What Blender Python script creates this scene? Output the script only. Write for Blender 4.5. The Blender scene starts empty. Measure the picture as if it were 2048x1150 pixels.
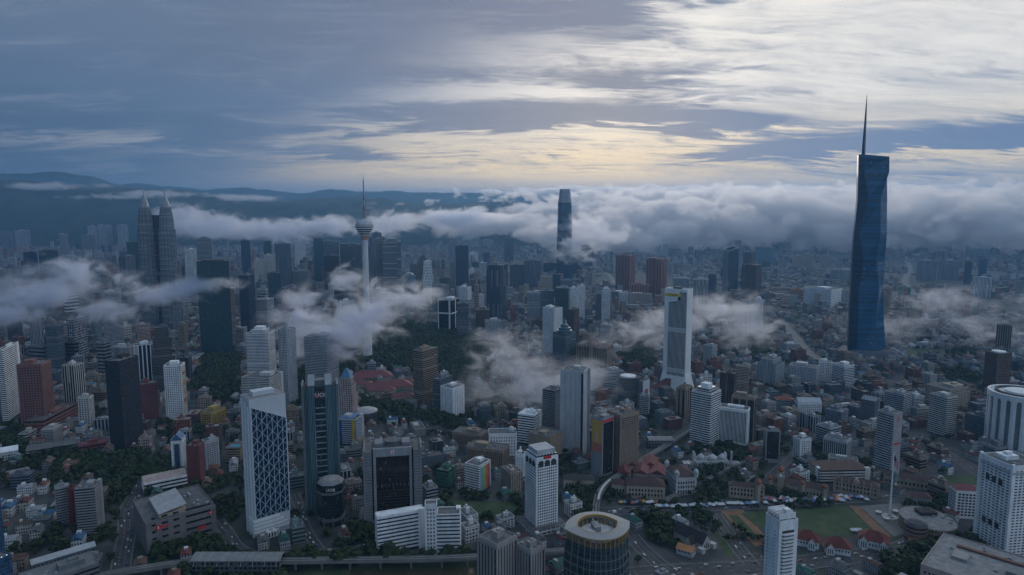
import bpy, bmesh, math, random
from mathutils import Vector, Matrix
S = bpy.context.scene
COL = S.collection
R = random.Random(11)
rad = math.radians
# ------------------------------------------------------------------ camera model (metres, +Y is the view heading)
FPX, H, PITCH = 1310.0, 385.0, rad(6.62)
CP, SP = math.cos(PITCH), math.sin(PITCH)
cam = bpy.data.cameras.new("camera"); camo = bpy.data.objects.new("camera", cam); COL.objects.link(camo)
camo.location = (0, 0, H); camo.rotation_euler = (math.pi/2 - PITCH, 0, 0)
cam.sensor_width = 36; cam.lens = 36*FPX/2048; cam.clip_start = 1; cam.clip_end = 90000
S.camera = camo

def ray(px, py):
    return Vector((px-1024, FPX*CP + (575-py)*SP, -FPX*SP + (575-py)*CP))
def gp(px, py, z=0.0):
    d = ray(px, py); t = (z-H)/d.z
    return Vector((d.x*t, d.y*t, z))
def hz(y, py):
    k = (575-py)/FPX
    return H + y*(k*CP-SP)/(CP+k*SP)
def dep(y, z): return y*CP-(z-H)*SP
def xat(px, y, z): return (px-1024)/FPX*dep(y, z)
def at(px, py, y):
    z = hz(y, py); return Vector((xat(px, y, z), y, z))
def pix(p):
    d = dep(p[1], p[2]); u = p[1]*SP+(p[2]-H)*CP
    return 1024+FPX*p[0]/d, 575-FPX*u/d

# ------------------------------------------------------------------ object bookkeeping
def tag(o, label=None, cat=None, group=None, kind=None):
    if label: o['label'] = label
    if cat: o['category'] = cat
    if group: o['group'] = group
    if kind: o['kind'] = kind
    return o
def empty(name, loc=(0, 0, 0), rz=0.0, label=None, cat=None, group=None):
    o = bpy.data.objects.new(name, None); COL.objects.link(o)
    o.empty_display_size = 1; o.location = loc; o.rotation_euler = (0, 0, rz)
    return tag(o, label, cat, group)
class MB:
    """collects shapes into one mesh with uv in metres along the wall"""
    def __init__(s): s.v = []; s.f = []; s.uv = []; s.mi = []; s.col = []
    def face(s, pts, uv=None, mi=0, c=None):
        b = len(s.v); s.v += [tuple(p) for p in pts]; s.f.append(tuple(range(b, b+len(pts))))
        s.uv += uv if uv else [(p[0], p[1]) for p in pts]; s.mi.append(mi); s.col.append(c)
        return s
    def prism(s, poly, z0, z1, mi=0, top=True, bot=False, tmi=None, poly1=None, c=None, tc=None, u0=0.0):
        """walls over polygon POLY (ccw) from z0 to z1, optional other polygon at the top"""
        q = poly1 or poly; n = len(poly); u = u0
        for i in range(n):
            j = (i+1) % n; a, b = poly[i], poly[j]; L = math.hypot(b[0]-a[0], b[1]-a[1])
            s.face([(a[0], a[1], z0), (b[0], b[1], z0), (q[j][0], q[j][1], z1), (q[i][0], q[i][1], z1)],
                   [(u, z0), (u+L, z0), (u+L, z1), (u, z1)], mi, c); u += L
        if top: s.face([(p[0], p[1], z1) for p in q], None, mi if tmi is None else tmi, tc or c)
        if bot: s.face([(p[0], p[1], z0) for p in reversed(poly)], None, mi, c)
        return s
    def box(s, x0, x1, y0, y1, z0, z1, mi=0, bot=True, tmi=None, c=None, tc=None):
        return s.prism([(x0, y0), (x1, y0), (x1, y1), (x0, y1)], z0, z1, mi, True, bot, tmi, None, c, tc)
    def rbox(s, cx, cy, w, d, a, z0, z1, mi=0, bot=False, tmi=None, c=None, tc=None):
        return s.prism(rectpoly(cx, cy, w, d, a), z0, z1, mi, True, bot, tmi, None, c, tc)
    def gable(s, x0, x1, y0, y1, z0, zr, mi=0, c=None, over=0.5, axis='x'):
        x0 -= over; x1 += over; y0 -= over; y1 += over
        if axis == 'x':
            m = (y0+y1)/2; a, b = (x0, m, zr), (x1, m, zr)
            P = [(x0, y0, z0), (x1, y0, z0), (x1, y1, z0), (x0, y1, z0)]
            s.face([P[0], P[1], b, a], None, mi, c); s.face([P[2], P[3], a, b], None, mi, c)
            s.face([P[3], P[0], a], None, mi, c); s.face([P[1], P[2], b], None, mi, c)
        else:
            m = (x0+x1)/2; a, b = (m, y0, zr), (m, y1, zr)
            P = [(x0, y0, z0), (x1, y0, z0), (x1, y1, z0), (x0, y1, z0)]
            s.face([P[1], P[2], b, a], None, mi, c); s.face([P[3], P[0], a, b], None, mi, c)
            s.face([P[0], P[1], a], None, mi, c); s.face([P[2], P[3], b], None, mi, c)
        s.face(P[::-1], None, mi, c)
        return s
    def hip(s, x0, x1, y0, y1, z0, zr, mi=0, c=None, over=0.5):
        x0 -= over; x1 += over; y0 -= over; y1 += over
        P = [(x0, y0, z0), (x1, y0, z0), (x1, y1, z0), (x0, y1, z0)]
        if x1-x0 > y1-y0:
            k = (y1-y0)/2; a, b = (x0+k, (y0+y1)/2, zr), (x1-k, (y0+y1)/2, zr)
            s.face([P[0], P[1], b, a], None, mi, c); s.face([P[2], P[3], a, b], None, mi, c)
            s.face([P[3], P[0], a], None, mi, c); s.face([P[1], P[2], b], None, mi, c)
        else:
            k = (x1-x0)/2; a, b = ((x0+x1)/2, y0+k, zr), ((x0+x1)/2, y1-k, zr)
            s.face([P[1], P[2], b, a], None, mi, c); s.face([P[3], P[0], a, b], None, mi, c)
            s.face([P[0], P[1], a], None, mi, c); s.face([P[2], P[3], b], None, mi, c)
        s.face(P[::-1], None, mi, c)
        return s
    def lathe(s, prof, n=24, cx=0, cy=0, mi=0, c=None, cap=True):
        for (r0, z0), (r1, z1) in zip(prof, prof[1:]):
            for i in range(n):
                a, b = 2*math.pi*i/n, 2*math.pi*(i+1)/n
                p = [(cx+r0*math.cos(a), cy+r0*math.sin(a), z0), (cx+r0*math.cos(b), cy+r0*math.sin(b), z0),
                     (cx+r1*math.cos(b), cy+r1*math.sin(b), z1), (cx+r1*math.cos(a), cy+r1*math.sin(a), z1)]
                L = 2*math.pi*max(r0, r1, 1)/n
                if r1 < 1e-4: s.face(p[:3], [(i*L, z0), (i*L+L, z0), (i*L+L, z1)], mi, c)
                elif r0 < 1e-4: s.face([p[0], p[2], p[3]], [(i*L, z0), (i*L+L, z1), (i*L, z1)], mi, c)
                else: s.face(p, [(i*L, z0), (i*L+L, z0), (i*L+L, z1), (i*L, z1)], mi, c)
        if cap and prof[-1][0] > 1e-4:
            r, z = prof[-1]; s.face([(cx+r*math.cos(2*math.pi*i/n), cy+r*math.sin(2*math.pi*i/n), z) for i in range(n)], None, mi, c)
        return s
    def bar(s, a, b, w, h=None, mi=0, c=None):
        """square bar from a to b"""
        a, b = Vector(a), Vector(b); d = (b-a).normalized(); h = h or w
        up = Vector((0, 0, 1)) if abs(d.z) < 0.95 else Vector((0, 1, 0))
        r = d.cross(up).normalized(); u = r.cross(d)
        A = [a+r*w/2*i+u*h/2*j for i, j in ((-1, -1), (1, -1), (1, 1), (-1, 1))]; B = [p+(b-a) for p in A]
        for i in range(4): j = (i+1) % 4; s.face([A[i], A[j], B[j], B[i]], None, mi, c)
        s.face(A[::-1], None, mi, c); s.face(B, None, mi, c)
        return s
    def mesh(s, name, mats):
        me = bpy.data.meshes.new(name); me.from_pydata(s.v, [], s.f)
        uvl = me.uv_layers.new(name="UVMap"); uvl.data.foreach_set("uv", [x for t in s.uv for x in t])
        if any(s.mi): me.polygons.foreach_set("material_index", s.mi)
        if any(c is not None for c in s.col):
            at_ = me.color_attributes.new("Col", 'FLOAT_COLOR', 'CORNER'); out = []
            for f, c in zip(s.f, s.col): out += list((*(c or (.5, .5, .5)), 1.0))*len(f)
            at_.data.foreach_set("color", out)
        for m in (mats if isinstance(mats, (list, tuple)) else [mats]): me.materials.append(m)
        me.update(); return me
    def build(s, name, mats, parent=None, loc=(0, 0, 0), rz=0.0):
        return link(s.mesh(name, mats), name, parent, loc, rz)
def link(me, name, parent=None, loc=(0, 0, 0), rz=0.0):
    o = bpy.data.objects.new(name, me); COL.objects.link(o); o.location = loc; o.rotation_euler = (0, 0, rz)
    if parent is not None: o.parent = parent
    return o
KIDS = {}
def copy_thing(root):
    """a thing with copies of its parts and sub-parts (meshes shared)"""
    kids = {}
    for ch in root.children_recursive: kids.setdefault(ch.parent.name, []).append(ch)
    def rec(o, par):
        c = o.copy(); COL.objects.link(c)
        if par is not None: c.parent = par
        for ch in kids.get(o.name, []): rec(ch, c)
        return c
    return rec(root, None)
def rectpoly(cx, cy, w, d, a=0.0):
    c, s = math.cos(a), math.sin(a)
    return [(cx+c*x-s*y, cy+s*x+c*y) for x, y in ((-w/2, -d/2), (w/2, -d/2), (w/2, d/2), (-w/2, d/2))]
def circle(r, n=24, cx=0, cy=0, a0=0.0, ry=None):
    ry = ry or r
    return [(cx+r*math.cos(a0+2*math.pi*i/n), cy+ry*math.sin(a0+2*math.pi*i/n)) for i in range(n)]

# ------------------------------------------------------------------ node helper
class NT:
    def __init__(s, tree): s.t = tree; tree.nodes.clear()
    def n(s, typ, **kw):
        x = s.t.nodes.new(typ)
        for k, v in kw.items(): setattr(x, k, v)
        return x
    def put(s, sock, v):
        if isinstance(v, (int, float)): sock.default_value = v
        elif isinstance(v, (tuple, list)): sock.default_value = v if len(v) == len(sock.default_value) else (*v, 1.0)
        else: s.t.links.new(v, sock)
    def m(s, op, a, b=None, c=None, clamp=False):
        x = s.n('ShaderNodeMath', operation=op, use_clamp=clamp)
        for i, v in enumerate((a, b, c)):
            if v is not None: s.put(x.inputs[i], v)
        return x.outputs[0]
    def vm(s, op, a, b=None, scale=None):
        x = s.n('ShaderNodeVectorMath', operation=op); s.put(x.inputs[0], a)
        if b is not None: s.put(x.inputs[1], b)
        if scale is not None: s.put(x.inputs['Scale'], scale)
        return x.outputs['Value'] if op in ('LENGTH', 'DOT_PRODUCT', 'DISTANCE') else x.outputs[0]
    def mix(s, f, a, b, typ='MIX'):
        x = s.n('ShaderNodeMix', data_type='RGBA', blend_type=typ); s.put(x.inputs[0], f); s.put(x.inputs[6], a); s.put(x.inputs[7], b)
        return x.outputs[2]
    def smooth(s, v, a, b, lo=0.0, hi=1.0):
        x = s.n('ShaderNodeMapRange', interpolation_type='SMOOTHSTEP'); s.put(x.inputs[0], v)
        for i, k in enumerate((a, b, lo, hi)): s.put(x.inputs[i+1], k)
        return x.outputs[0]
    def lin(s, v, a, b, lo=0.0, hi=1.0):
        x = s.n('ShaderNodeMapRange'); s.put(x.inputs[0], v)
        for i, k in enumerate((a, b, lo, hi)): s.put(x.inputs[i+1], k)
        return x.outputs[0]
    def sep(s, v):
        x = s.n('ShaderNodeSeparateXYZ'); s.put(x.inputs[0], v); return x.outputs
    def comb(s, a, b, c):
        x = s.n('ShaderNodeCombineXYZ')
        for i, v in enumerate((a, b, c)): s.put(x.inputs[i], v)
        return x.outputs[0]
    def noise(s, vec, scale, detail=4.0, rough=0.55, dist=0.0, lac=2.0):
        x = s.n('ShaderNodeTexNoise'); s.put(x.inputs['Vector'], vec)
        x.inputs['Scale'].default_value = scale; x.inputs['Detail'].default_value = detail
        x.inputs['Roughness'].default_value = rough; x.inputs['Distortion'].default_value = dist; x.inputs['Lacunarity'].default_value = lac
        return x.outputs[0]
    def white(s, vec):
        x = s.n('ShaderNodeTexWhiteNoise', noise_dimensions='3D'); s.put(x.inputs[0], vec); return x.outputs[0]
def newmat(name):
    m = bpy.data.materials.new(name); m.use_nodes = True
    return m, NT(m.node_tree)
# ------------------------------------------------------------------ world: overcast morning sky, bright to the right
SUN_EL, SUN_AZ = rad(9), rad(8)          # sun low behind the clouds, ahead and a little right
w = bpy.data.worlds.new("World"); S.world = w; w.use_nodes = True
def build_sky():
    T = NT(w.node_tree)
    g = T.n('ShaderNodeTexCoord').outputs['Generated']
    d = T.vm('NORMALIZE', g); x, y, z = T.sep(d)
    A = T.m('ARCTAN2', x, y); E = T.m('ARCSINE', z)
    zz = T.m('ADD', T.m('MAXIMUM', z, 0.0), 0.13)
    P = T.comb(T.m('DIVIDE', x, zz), T.m('DIVIDE', y, zz), 0.0)
    rot = T.vm('ADD', T.vm('MULTIPLY', P, (0.95, 1.25, 1.0)), T.comb(T.m('MULTIPLY', T.sep(P)[1], 0.14), T.m('MULTIPLY', T.sep(P)[0], -0.08), 0.0))
    wv = T.n('ShaderNodeTexNoise'); T.put(wv.inputs['Vector'], rot); wv.inputs['Scale'].default_value = 0.9; wv.inputs['Detail'].default_value = 4
    warp = T.vm('SCALE', T.vm('SUBTRACT', wv.outputs['Color'], (.5, .5, .5)), scale=1.1)
    Q = T.vm('ADD', rot, warp)
    n1 = T.noise(Q, 0.55, 7, 0.56, 0.2)
    n2 = T.noise(T.vm('ADD', T.vm('MULTIPLY', Q, (0.8, 1.5, 1)), (7.3, 2.1, 0)), 1.5, 8, 0.62, 0.3)
    n3 = T.noise(T.vm('ADD', T.vm('MULTIPLY', Q, (0.6, 1.8, 1)), (3.1, 9.7, 0)), 3.6, 8, 0.66, 0.5)
    n4 = T.noise(T.vm('ADD', T.vm('MULTIPLY', rot, (0.5, 2.6, 1)), (1.1, 4.7, 2)), 5.5, 6, 0.68, 0.8)
    wob = T.m('MULTIPLY', T.m('SUBTRACT', n1, 0.5), 0.34)
    Aw = T.m('ADD', A, T.m('ADD', wob, T.m('MULTIPLY', T.m('SUBTRACT', n3, 0.5), 0.12))); Ew = T.m('ADD', E, T.m('ADD', T.m('MULTIPLY', T.m('SUBTRACT', n2, 0.5), 0.060), T.m('MULTIPLY', T.m('SUBTRACT', n4, 0.5), 0.022)))
    def ae(px, py):
        r = ray(px, py); return math.atan2(r.x, r.y), math.atan2(r.z, math.hypot(r.x, r.y))
    def gauss(px, py, rx, ry, k, tilt=0.0):
        a, e = ae(px, py); da = T.m('DIVIDE', T.m('SUBTRACT', Aw, a), rx/1310)
        de = T.m('DIVIDE', T.m('SUBTRACT', T.m('SUBTRACT', Ew, e), T.m('MULTIPLY', T.m('SUBTRACT', Aw, a), tilt)), ry/1310)
        r2 = T.m('ADD', T.m('MULTIPLY', da, da), T.m('MULTIPLY', de, de))
        return T.m('MULTIPLY', T.m('POWER', 2.718, T.m('MULTIPLY', r2, -1.0)), k)
    # open, bright part of the sky: right of a slanting edge
    q = T.m('ADD', T.m('SUBTRACT', Aw, T.m('MULTIPLY', T.m('SUBTRACT', E, 0.09), 1.75)), 0.36)
    br = T.smooth(q, -0.10, 0.34)
    dark = None
    for args in ((960, 232, 300, 26, 1.75), (655, 300, 130, 11, 1.3), (1470, 246, 200, 24, 1.35, -.05), (1980, 266, 370, 36, .88, .05), (1650, 296, 280, 16, .6),
                 (1180, 8, 420, 34, 0.95), (1240, 168, 190, 22, .55), (1560, 305, 180, 10, .75), (1900, 345, 170, 11, .65), (620, 262, 260, 16, .7), (1000, 320, 110, 7, .5),
                 (1330, 62, 240, 18, .3), (1750, 48, 260, 12, .25), (820, 150, 240, 30, .55), (1200, 125, 330, 46, .42), (1500, 130, 300, 20, .3), (1800, 150, 260, 16, .26), (1420, 195, 260, 14, .5)):
        gg = gauss(*args); dark = gg if dark is None else T.m('ADD', dark, gg)
    tex = T.m('SUBTRACT', T.m('ADD', T.m('ADD', T.m('MULTIPLY', n2, 0.50), T.m('MULTIPLY', n3, 0.30)), T.m('MULTIPLY', n4, 0.20)), 0.5)
    streak = T.smooth(T.m('ADD', tex, T.m('MULTIPLY', T.m('SUBTRACT', n1, 0.5), 0.5)), -0.13, 0.13)
    dk = T.smooth(T.m('ADD', dark, T.m('MULTIPLY', tex, 3.2)), 0.36, 0.95)
    band = T.m('MULTIPLY', T.smooth(E, 0.050, 0.068), T.smooth(E, 0.125, 0.095))
    small = T.m('MULTIPLY', band, T.smooth(T.m('ADD', T.m('MULTIPLY', n4, 0.55), T.m('MULTIPLY', n3, 0.45)), 0.515, 0.60))
    dk = T.m('MAXIMUM', dk, T.m('MULTIPLY', small, 0.85))
    # colours
    low = T.smooth(E, 0.17, 0.06)
    bright = T.mix(low, (0.93, 0.89, 0.83), (1.02, 0.80, 0.48))
    mid = T.mix(low, (0.40, 0.425, 0.475), (0.42, 0.42, 0.44))
    hot = gauss(1120, 285, 560, 90, 1.0)
    opn = T.mix(T.m('MULTIPLY', streak, T.m('SUBTRACT', 0.82, T.m('MULTIPLY', hot, 0.26))), bright, mid)
    far_right = T.smooth(A, 0.30, 0.62)
    opn = T.mix(T.m('MULTIPLY', far_right, 0.25), opn, (0.60, 0.62, 0.64))
    grey = T.mix(T.smooth(E, 0.26, 0.06), (0.158, 0.198, 0.300), (0.088, 0.152, 0.275))
    grey = T.mix(T.smooth(A, -0.62, 0.2), T.vm('MULTIPLY', grey, (0.78, 0.90, 0.92)), T.vm('MULTIPLY', grey, (1.25, 1.12, 1.08)))
    grey = T.mix(T.m('MULTIPLY', T.smooth(tex, 0.02, -0.16), 0.40), grey, (0.30, 0.345, 0.44))
    grey = T.mix(T.m('MULTIPLY', T.smooth(n1, 0.42, 0.62), 0.35), grey, T.vm('SCALE', grey, scale=0.62))
    # a few pale breaks low in the grey side
    brk = T.m('MULTIPLY', gauss(250, 290, 420, 14, 0.9), T.smooth(tex, 0.05, -0.06))
    grey = T.mix(T.m('MULTIPLY', brk, 0.55), grey, (0.42, 0.44, 0.46))
    darkcol = T.mix(T.smooth(A, 0.1, 0.5), (0.125, 0.165, 0.262), (0.105, 0.185, 0.350))
    opn = T.mix(T.m('MULTIPLY', dk, 0.93), opn, darkcol)
    c = T.mix(br, grey, opn)
    # murk low over the horizon
    hzcol = T.mix(T.smooth(A, -0.55, 0.35), (0.085, 0.150, 0.270), (0.50, 0.505, 0.555))
    c = T.mix(T.smooth(T.m('ADD', E, T.m('MULTIPLY', tex, 0.05)), 0.060, 0.020), c, hzcol)
    # behind and above the camera: plain overcast
    back = T.smooth(y, 0.35, -0.1)
    side = T.smooth(x, -0.55, 0.55)
    c = T.mix(back, c, T.mix(side, (0.095, 0.185, 0.30), (0.48, 0.63, 0.82)))
    c = T.mix(T.smooth(z, 0.36, 0.70), c, T.mix(side, (0.115, 0.215, 0.34), (0.64, 0.75, 0.88)))
    c = T.mix(T.smooth(z, 0.0, -0.08), c, (0.03, 0.045, 0.07))
    sky = T.n('ShaderNodeTexSky', sky_type='NISHITA'); sky.sun_disc = False; sky.sun_elevation = SUN_EL; sky.sun_rotation = SUN_AZ
    sky.altitude = 400; sky.air_density = 1.0; sky.dust_density = 2.0
    b1 = T.n('ShaderNodeBackground'); T.put(b1.inputs[0], sky.outputs[0]); b1.inputs[1].default_value = 0.05
    b2 = T.n('ShaderNodeBackground'); T.put(b2.inputs[0], c); b2.inputs[1].default_value = 1.0
    mx = T.n('ShaderNodeMixShader'); mx.inputs[0].default_value = 0.93
    T.t.links.new(b1.outputs[0], mx.inputs[1]); T.t.links.new(b2.outputs[0], mx.inputs[2])
    o = T.n('ShaderNodeOutputWorld'); T.t.links.new(mx.outputs[0], o.inputs[0])
build_sky()
w.cycles.sampling_method = 'MANUAL'; w.cycles.sample_map_resolution = 1024
sl = bpy.data.lights.new("sun", 'SUN'); so = bpy.data.objects.new("sun", sl); COL.objects.link(so)
sl.energy = 1.2; sl.angle = rad(38); sl.color = (1.0, 0.9, 0.78)
sd = Vector((math.sin(SUN_AZ)*math.cos(SUN_EL), math.cos(SUN_AZ)*math.cos(SUN_EL), math.sin(SUN_EL)))
so.rotation_euler = (-sd).to_track_quat('-Z', 'Y').to_euler(); so.location = (0, 0, 900)

# ------------------------------------------------------------------ air
GROUND_FAR = 42000.0
m, T = newmat("haze_air")
pv = T.n('ShaderNodeVolumePrincipled'); pv.inputs['Color'].default_value = (0.21, 0.45, 0.78, 1); pv.inputs['Density'].default_value = 6.2e-5; pv.inputs['Anisotropy'].default_value = 0.5
o = T.n('ShaderNodeOutputMaterial'); T.t.links.new(pv.outputs[0], o.inputs['Volume'])
hb = MB().box(-30000, 30000, -1500, GROUND_FAR+500, -1.5, 1050).build("haze", m)
tag(hb, "pale blue morning haze filling the air over the whole city", "haze", kind="stuff")

CLOUDN = 0
def cloud(name, blobs, density, label, nscale=1/90, amp=0.9, soft=0.35, detail=5, step=1.0, col=(0.90, 0.93, 1.0), aniso=0.72, squash=1.6, seed=0.0, edge=0.0, dist=0.9, power=1.4, rough=0.62, billow=0.0):
    """one bank of low cloud: soft union of ellipsoids (px, py, distance, rx px, ry px, rdepth m) torn by noise"""
    B = []
    for px, py, y, rx, ry, rd in blobs:
        c = at(px, py, y); k = y/FPX; B.append((c, Vector((rx*k, rd, ry*k))))
    cen = sum((b[0] for b in B), Vector())/len(B)
    bm = bmesh.new()
    for c, r in B:
        for p in bmesh.ops.create_icosphere(bm, subdivisions=2, radius=1.0)['verts']:
            q = Vector((p.co.x*r.x, p.co.y*r.y, p.co.z*r.z))*1.75+c
            q.z = max(q.z, 0.6); p.co = q-cen
    hull = bmesh.ops.convex_hull(bm, input=bm.verts)
    bmesh.ops.delete(bm, geom=list({g for g in hull['geom_interior']+hull['geom_unused'] if isinstance(g, bmesh.types.BMVert)}), context='VERTS')
    me = bpy.data.meshes.new(name); bm.to_mesh(me); bm.free()
    m, T = newmat("cloud_vapour")
    P = T.n('ShaderNodeNewGeometry').outputs['Position']
    mx = None
    for c, r in B:
        dlen = T.vm('LENGTH', T.vm('MULTIPLY', T.vm('SUBTRACT', P, tuple(c)), (1/r.x, 1/r.y, 1/r.z)))
        v = T.m('SUBTRACT', 1.0, dlen)
        if mx is None: mx = v
        else: mx = T.m('SMOOTH_MAX', mx, v, 0.35)
    Q = T.vm('ADD', T.vm('MULTIPLY', P, (nscale, nscale, nscale*squash)), (seed*3.1, seed*1.7, seed))
    nz = T.noise(Q, 1.0, detail, rough, dist); nb = T.noise(T.vm('ADD', Q, (5.2, 1.3, 8.8)), 0.36, 2, 0.5, 0.3)
    v = T.m('ADD', mx, T.m('ADD', T.m('MULTIPLY', T.m('SUBTRACT', nz, 0.53), amp*4.6), T.m('MULTIPLY', T.m('SUBTRACT', nb, 0.5), amp*1.8)))
    if billow:
        vo = T.n('ShaderNodeTexVoronoi', feature='F1'); T.put(vo.inputs['Vector'], T.vm('ADD', T.vm('SCALE', Q, scale=0.62), T.vm('SCALE', T.comb(nz, nb, nz), scale=0.9))); vo.inputs['Scale'].default_value = 1.0
        v = T.m('ADD', v, T.m('MULTIPLY', T.m('SUBTRACT', 0.46, vo.outputs['Distance']), billow))
    v = T.smooth(v, edge, soft+edge)
    den = T.m('MULTIPLY', T.m('POWER', v, power), density)
    pv = T.n('ShaderNodeVolumePrincipled'); pv.inputs['Color'].default_value = (*col, 1); pv.inputs['Anisotropy'].default_value = aniso
    T.put(pv.inputs['Density'], den)
    o = T.n('ShaderNodeOutputMaterial'); T.t.links.new(pv.outputs[0], o.inputs['Volume'])
    m.cycles.volume_step_rate = step; m.cycles.volume_sampling = 'MULTIPLE_IMPORTANCE' if hasattr(m.cycles, 'volume_sampling') else None
    me.materials.append(m)
    ob = link(me, name, None, cen)
    return tag(ob, label, "low cloud", kind="stuff")
m, T = newmat("ground_mix")
P = T.n('ShaderNodeNewGeometry').outputs['Position']
n1 = T.noise(P, 1/260, 5, 0.6); n2 = T.noise(P, 1/40, 4, 0.6); n3 = T.noise(P, 1/7, 3, 0.6)
c = T.mix(T.smooth(n2, 0.42, 0.58), (0.040, 0.042, 0.045), (0.070, 0.069, 0.068))
c = T.mix(T.smooth(n1, 0.50, 0.60), c, (0.022, 0.036, 0.020))
c = T.mix(T.m('MULTIPLY', T.smooth(n3, 0.6, 0.75), 0.4), c, (0.14, 0.13, 0.12))
b = T.n('ShaderNodeBsdfPrincipled'); T.put(b.inputs['Base Color'], c); b.inputs['Roughness'].default_value = 0.9
o = T.n('ShaderNodeOutputMaterial'); T.t.links.new(b.outputs[0], o.inputs[0])
M_GROUND = m
tag(MB().face([(-29000, -1400, 0), (29000, -1400, 0), (29000, GROUND_FAR, 0), (-29000, GROUND_FAR, 0)]).build("ground", m), kind="structure")

# ------------------------------------------------------------------ hills
def fbm(x, seed=0.0, o=5):
    from mathutils import noise
    v, a, f = 0, 1, 1
    for i in range(o): v += a*noise.noise((x*f+seed, seed*1.3, i*7.7)); a *= 0.5; f *= 2.1
    return v
def fbm2(x, y, seed=0.0, o=5):
    from mathutils import noise
    v, a, f = 0, 1, 1
    for i in range(o): v += a*noise.noise((x*f+seed, y*f, i*7.7+seed)); a *= 0.5; f *= 2.1
    return v
m, T = newmat("hill_forest")
P = T.n('ShaderNodeNewGeometry').outputs['Position']
c = T.mix(T.smooth(T.noise(P, 1/180, 5, 0.65), 0.35, 0.65), (0.010, 0.020, 0.012), (0.030, 0.045, 0.022))
b = T.n('ShaderNodeBsdfPrincipled'); T.put(b.inputs['Base Color'], c); b.inputs['Roughness'].default_value = 1.0
o = T.n('ShaderNodeOutputMaterial'); T.t.links.new(b.outputs[0], o.inputs[0])
M_HILL = m
def hills(name, prof, Y, depth, rough, seed):
    """a range whose crest follows photo points (px, py) at distance Y"""
    crest = [(xat(px, Y, hz(Y, py)), hz(Y, py)) for px, py in prof]
    xs = [c_[0] for c_ in crest]
    def crest_at(x):
        if x <= xs[0]: return crest[0][1]
        for (xa, za), (xb, zb) in zip(crest, crest[1:]):
            if x <= xb:
                t = (x-xa)/(xb-xa); t = t*t*(3-2*t); return za+(zb-za)*t
        return crest[-1][1]
    nx, ny = 260, 26; v, f = [], []
    for j in range(ny+1):
        t = j/ny
        for i in range(nx+1):
            x = xs[0]+(xs[-1]-xs[0])*i/nx; h = crest_at(x)
            prof_ = math.sin(math.pi*min(1, t*1.0))**0.8 if t < .5 else math.cos(math.pi*(t-.5))**1.0
            ridg = abs(fbm2(x/900, t*depth/900, seed, 5))
            z = h*prof_*(1-0.28*(1-abs(2*t-1)**2*0)*ridg*(1 if t != .5 else .25)) + fbm2(x/160, t*depth/160, seed+5, 3)*rough*prof_
            v.append((x, Y-depth/2+depth*t, max(z, -0.5) if 0 < j < ny else -0.5))
    for j in range(ny):
        for i in range(nx):
            a = j*(nx+1)+i; f.append((a, a+1, a+nx+2, a+nx+1))
    me = bpy.data.meshes.new(name); me.from_pydata(v, [], f); me.materials.append(M_HILL)
    for p in me.polygons: p.use_smooth = True
    tag(link(me, name), kind="structure")
hills("hills", [(-500, 362), (0, 357), (60, 360), (130, 366), (210, 372), (290, 374), (370, 380), (430, 388), (500, 397), (560, 402), (640, 396), (700, 391), (735, 394), (760, 392), (800, 401), (850, 407), (900, 406), (960, 403), (1010, 400), (1060, 408), (1160, 404), (1250, 402), (1330, 420), (1500, 424)], 9500, 4200, 14, 3.0)
hills("hills", [(-300, 352), (60, 346), (110, 342), (180, 352), (260, 366), (430, 378), (480, 374), (520, 377), (600, 386), (660, 378), (720, 382), (800, 381), (880, 385), (960, 384), (1060, 392), (1300, 398), (1700, 400), (2300, 402)], 15500, 4000, 20, 9.0)
# ------------------------------------------------------------------ low cloud lying in the city
cloud("low_cloud", [(90, 590, 1560, 165, 50, 95), (165, 552, 1560, 105, 50, 85), (0, 632, 1540, 140, 40, 95), (200, 618, 1560, 110, 38, 75), (310, 588, 1640, 115, 28, 65), (395, 570, 1680, 95, 22, 55)],
      0.085, "thick grey cloud bank drifting across the towers in front of the twin skyscrapers", 1/66, 0.66, 1.25, detail=7, step=0.5, seed=1, rough=.60)
cloud("low_cloud", [(615, 640, 1330, 90, 76, 65), (665, 672, 1330, 120, 56, 75), (750, 630, 1340, 125, 54, 65), (820, 596, 1360, 66, 44, 45), (590, 705, 1320, 70, 46, 50), (700, 560, 1420, 50, 34, 40)],
      0.095, "pale cloud wrapped round the foot of the tall telecom tower", 1/58, 0.66, 1.25, detail=7, step=0.5, seed=2, rough=.60)
cloud("low_cloud", [(1020, 712, 1230, 110, 76, 60), (1060, 775, 1180, 125, 66, 60), (1155, 800, 1130, 120, 66, 50), (985, 785, 1190, 90, 56, 50), (1170, 755, 1250, 90, 50, 45)],
      0.040, "torn veil of cloud over the slim white office tower", 1/55, 0.66, 1.3, detail=6, step=0.6, seed=3, rough=.58)
cloud("low_cloud", [(1440, 618, 1560, 120, 42, 65), (1380, 640, 1560, 110, 46, 55), (1290, 664, 1500, 125, 54, 55), (1490, 655, 1560, 90, 46, 55)],
      0.036, "thin cloud streaming behind the white tower with the slanted head", 1/58, 0.66, 1.3, detail=6, step=0.6, seed=4, rough=.58)
cloud("low_cloud", [(1880, 605, 1900, 170, 46, 90), (1800, 650, 1850, 130, 56, 70), (1960, 650, 1850, 160, 70, 80), (2040, 700, 1750, 120, 62, 60)],
      0.014, "ragged veil of cloud on the far side of the tallest blue tower", 1/64, 0.85, 1.4, detail=6, step=0.6, seed=5, rough=.58)
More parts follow.
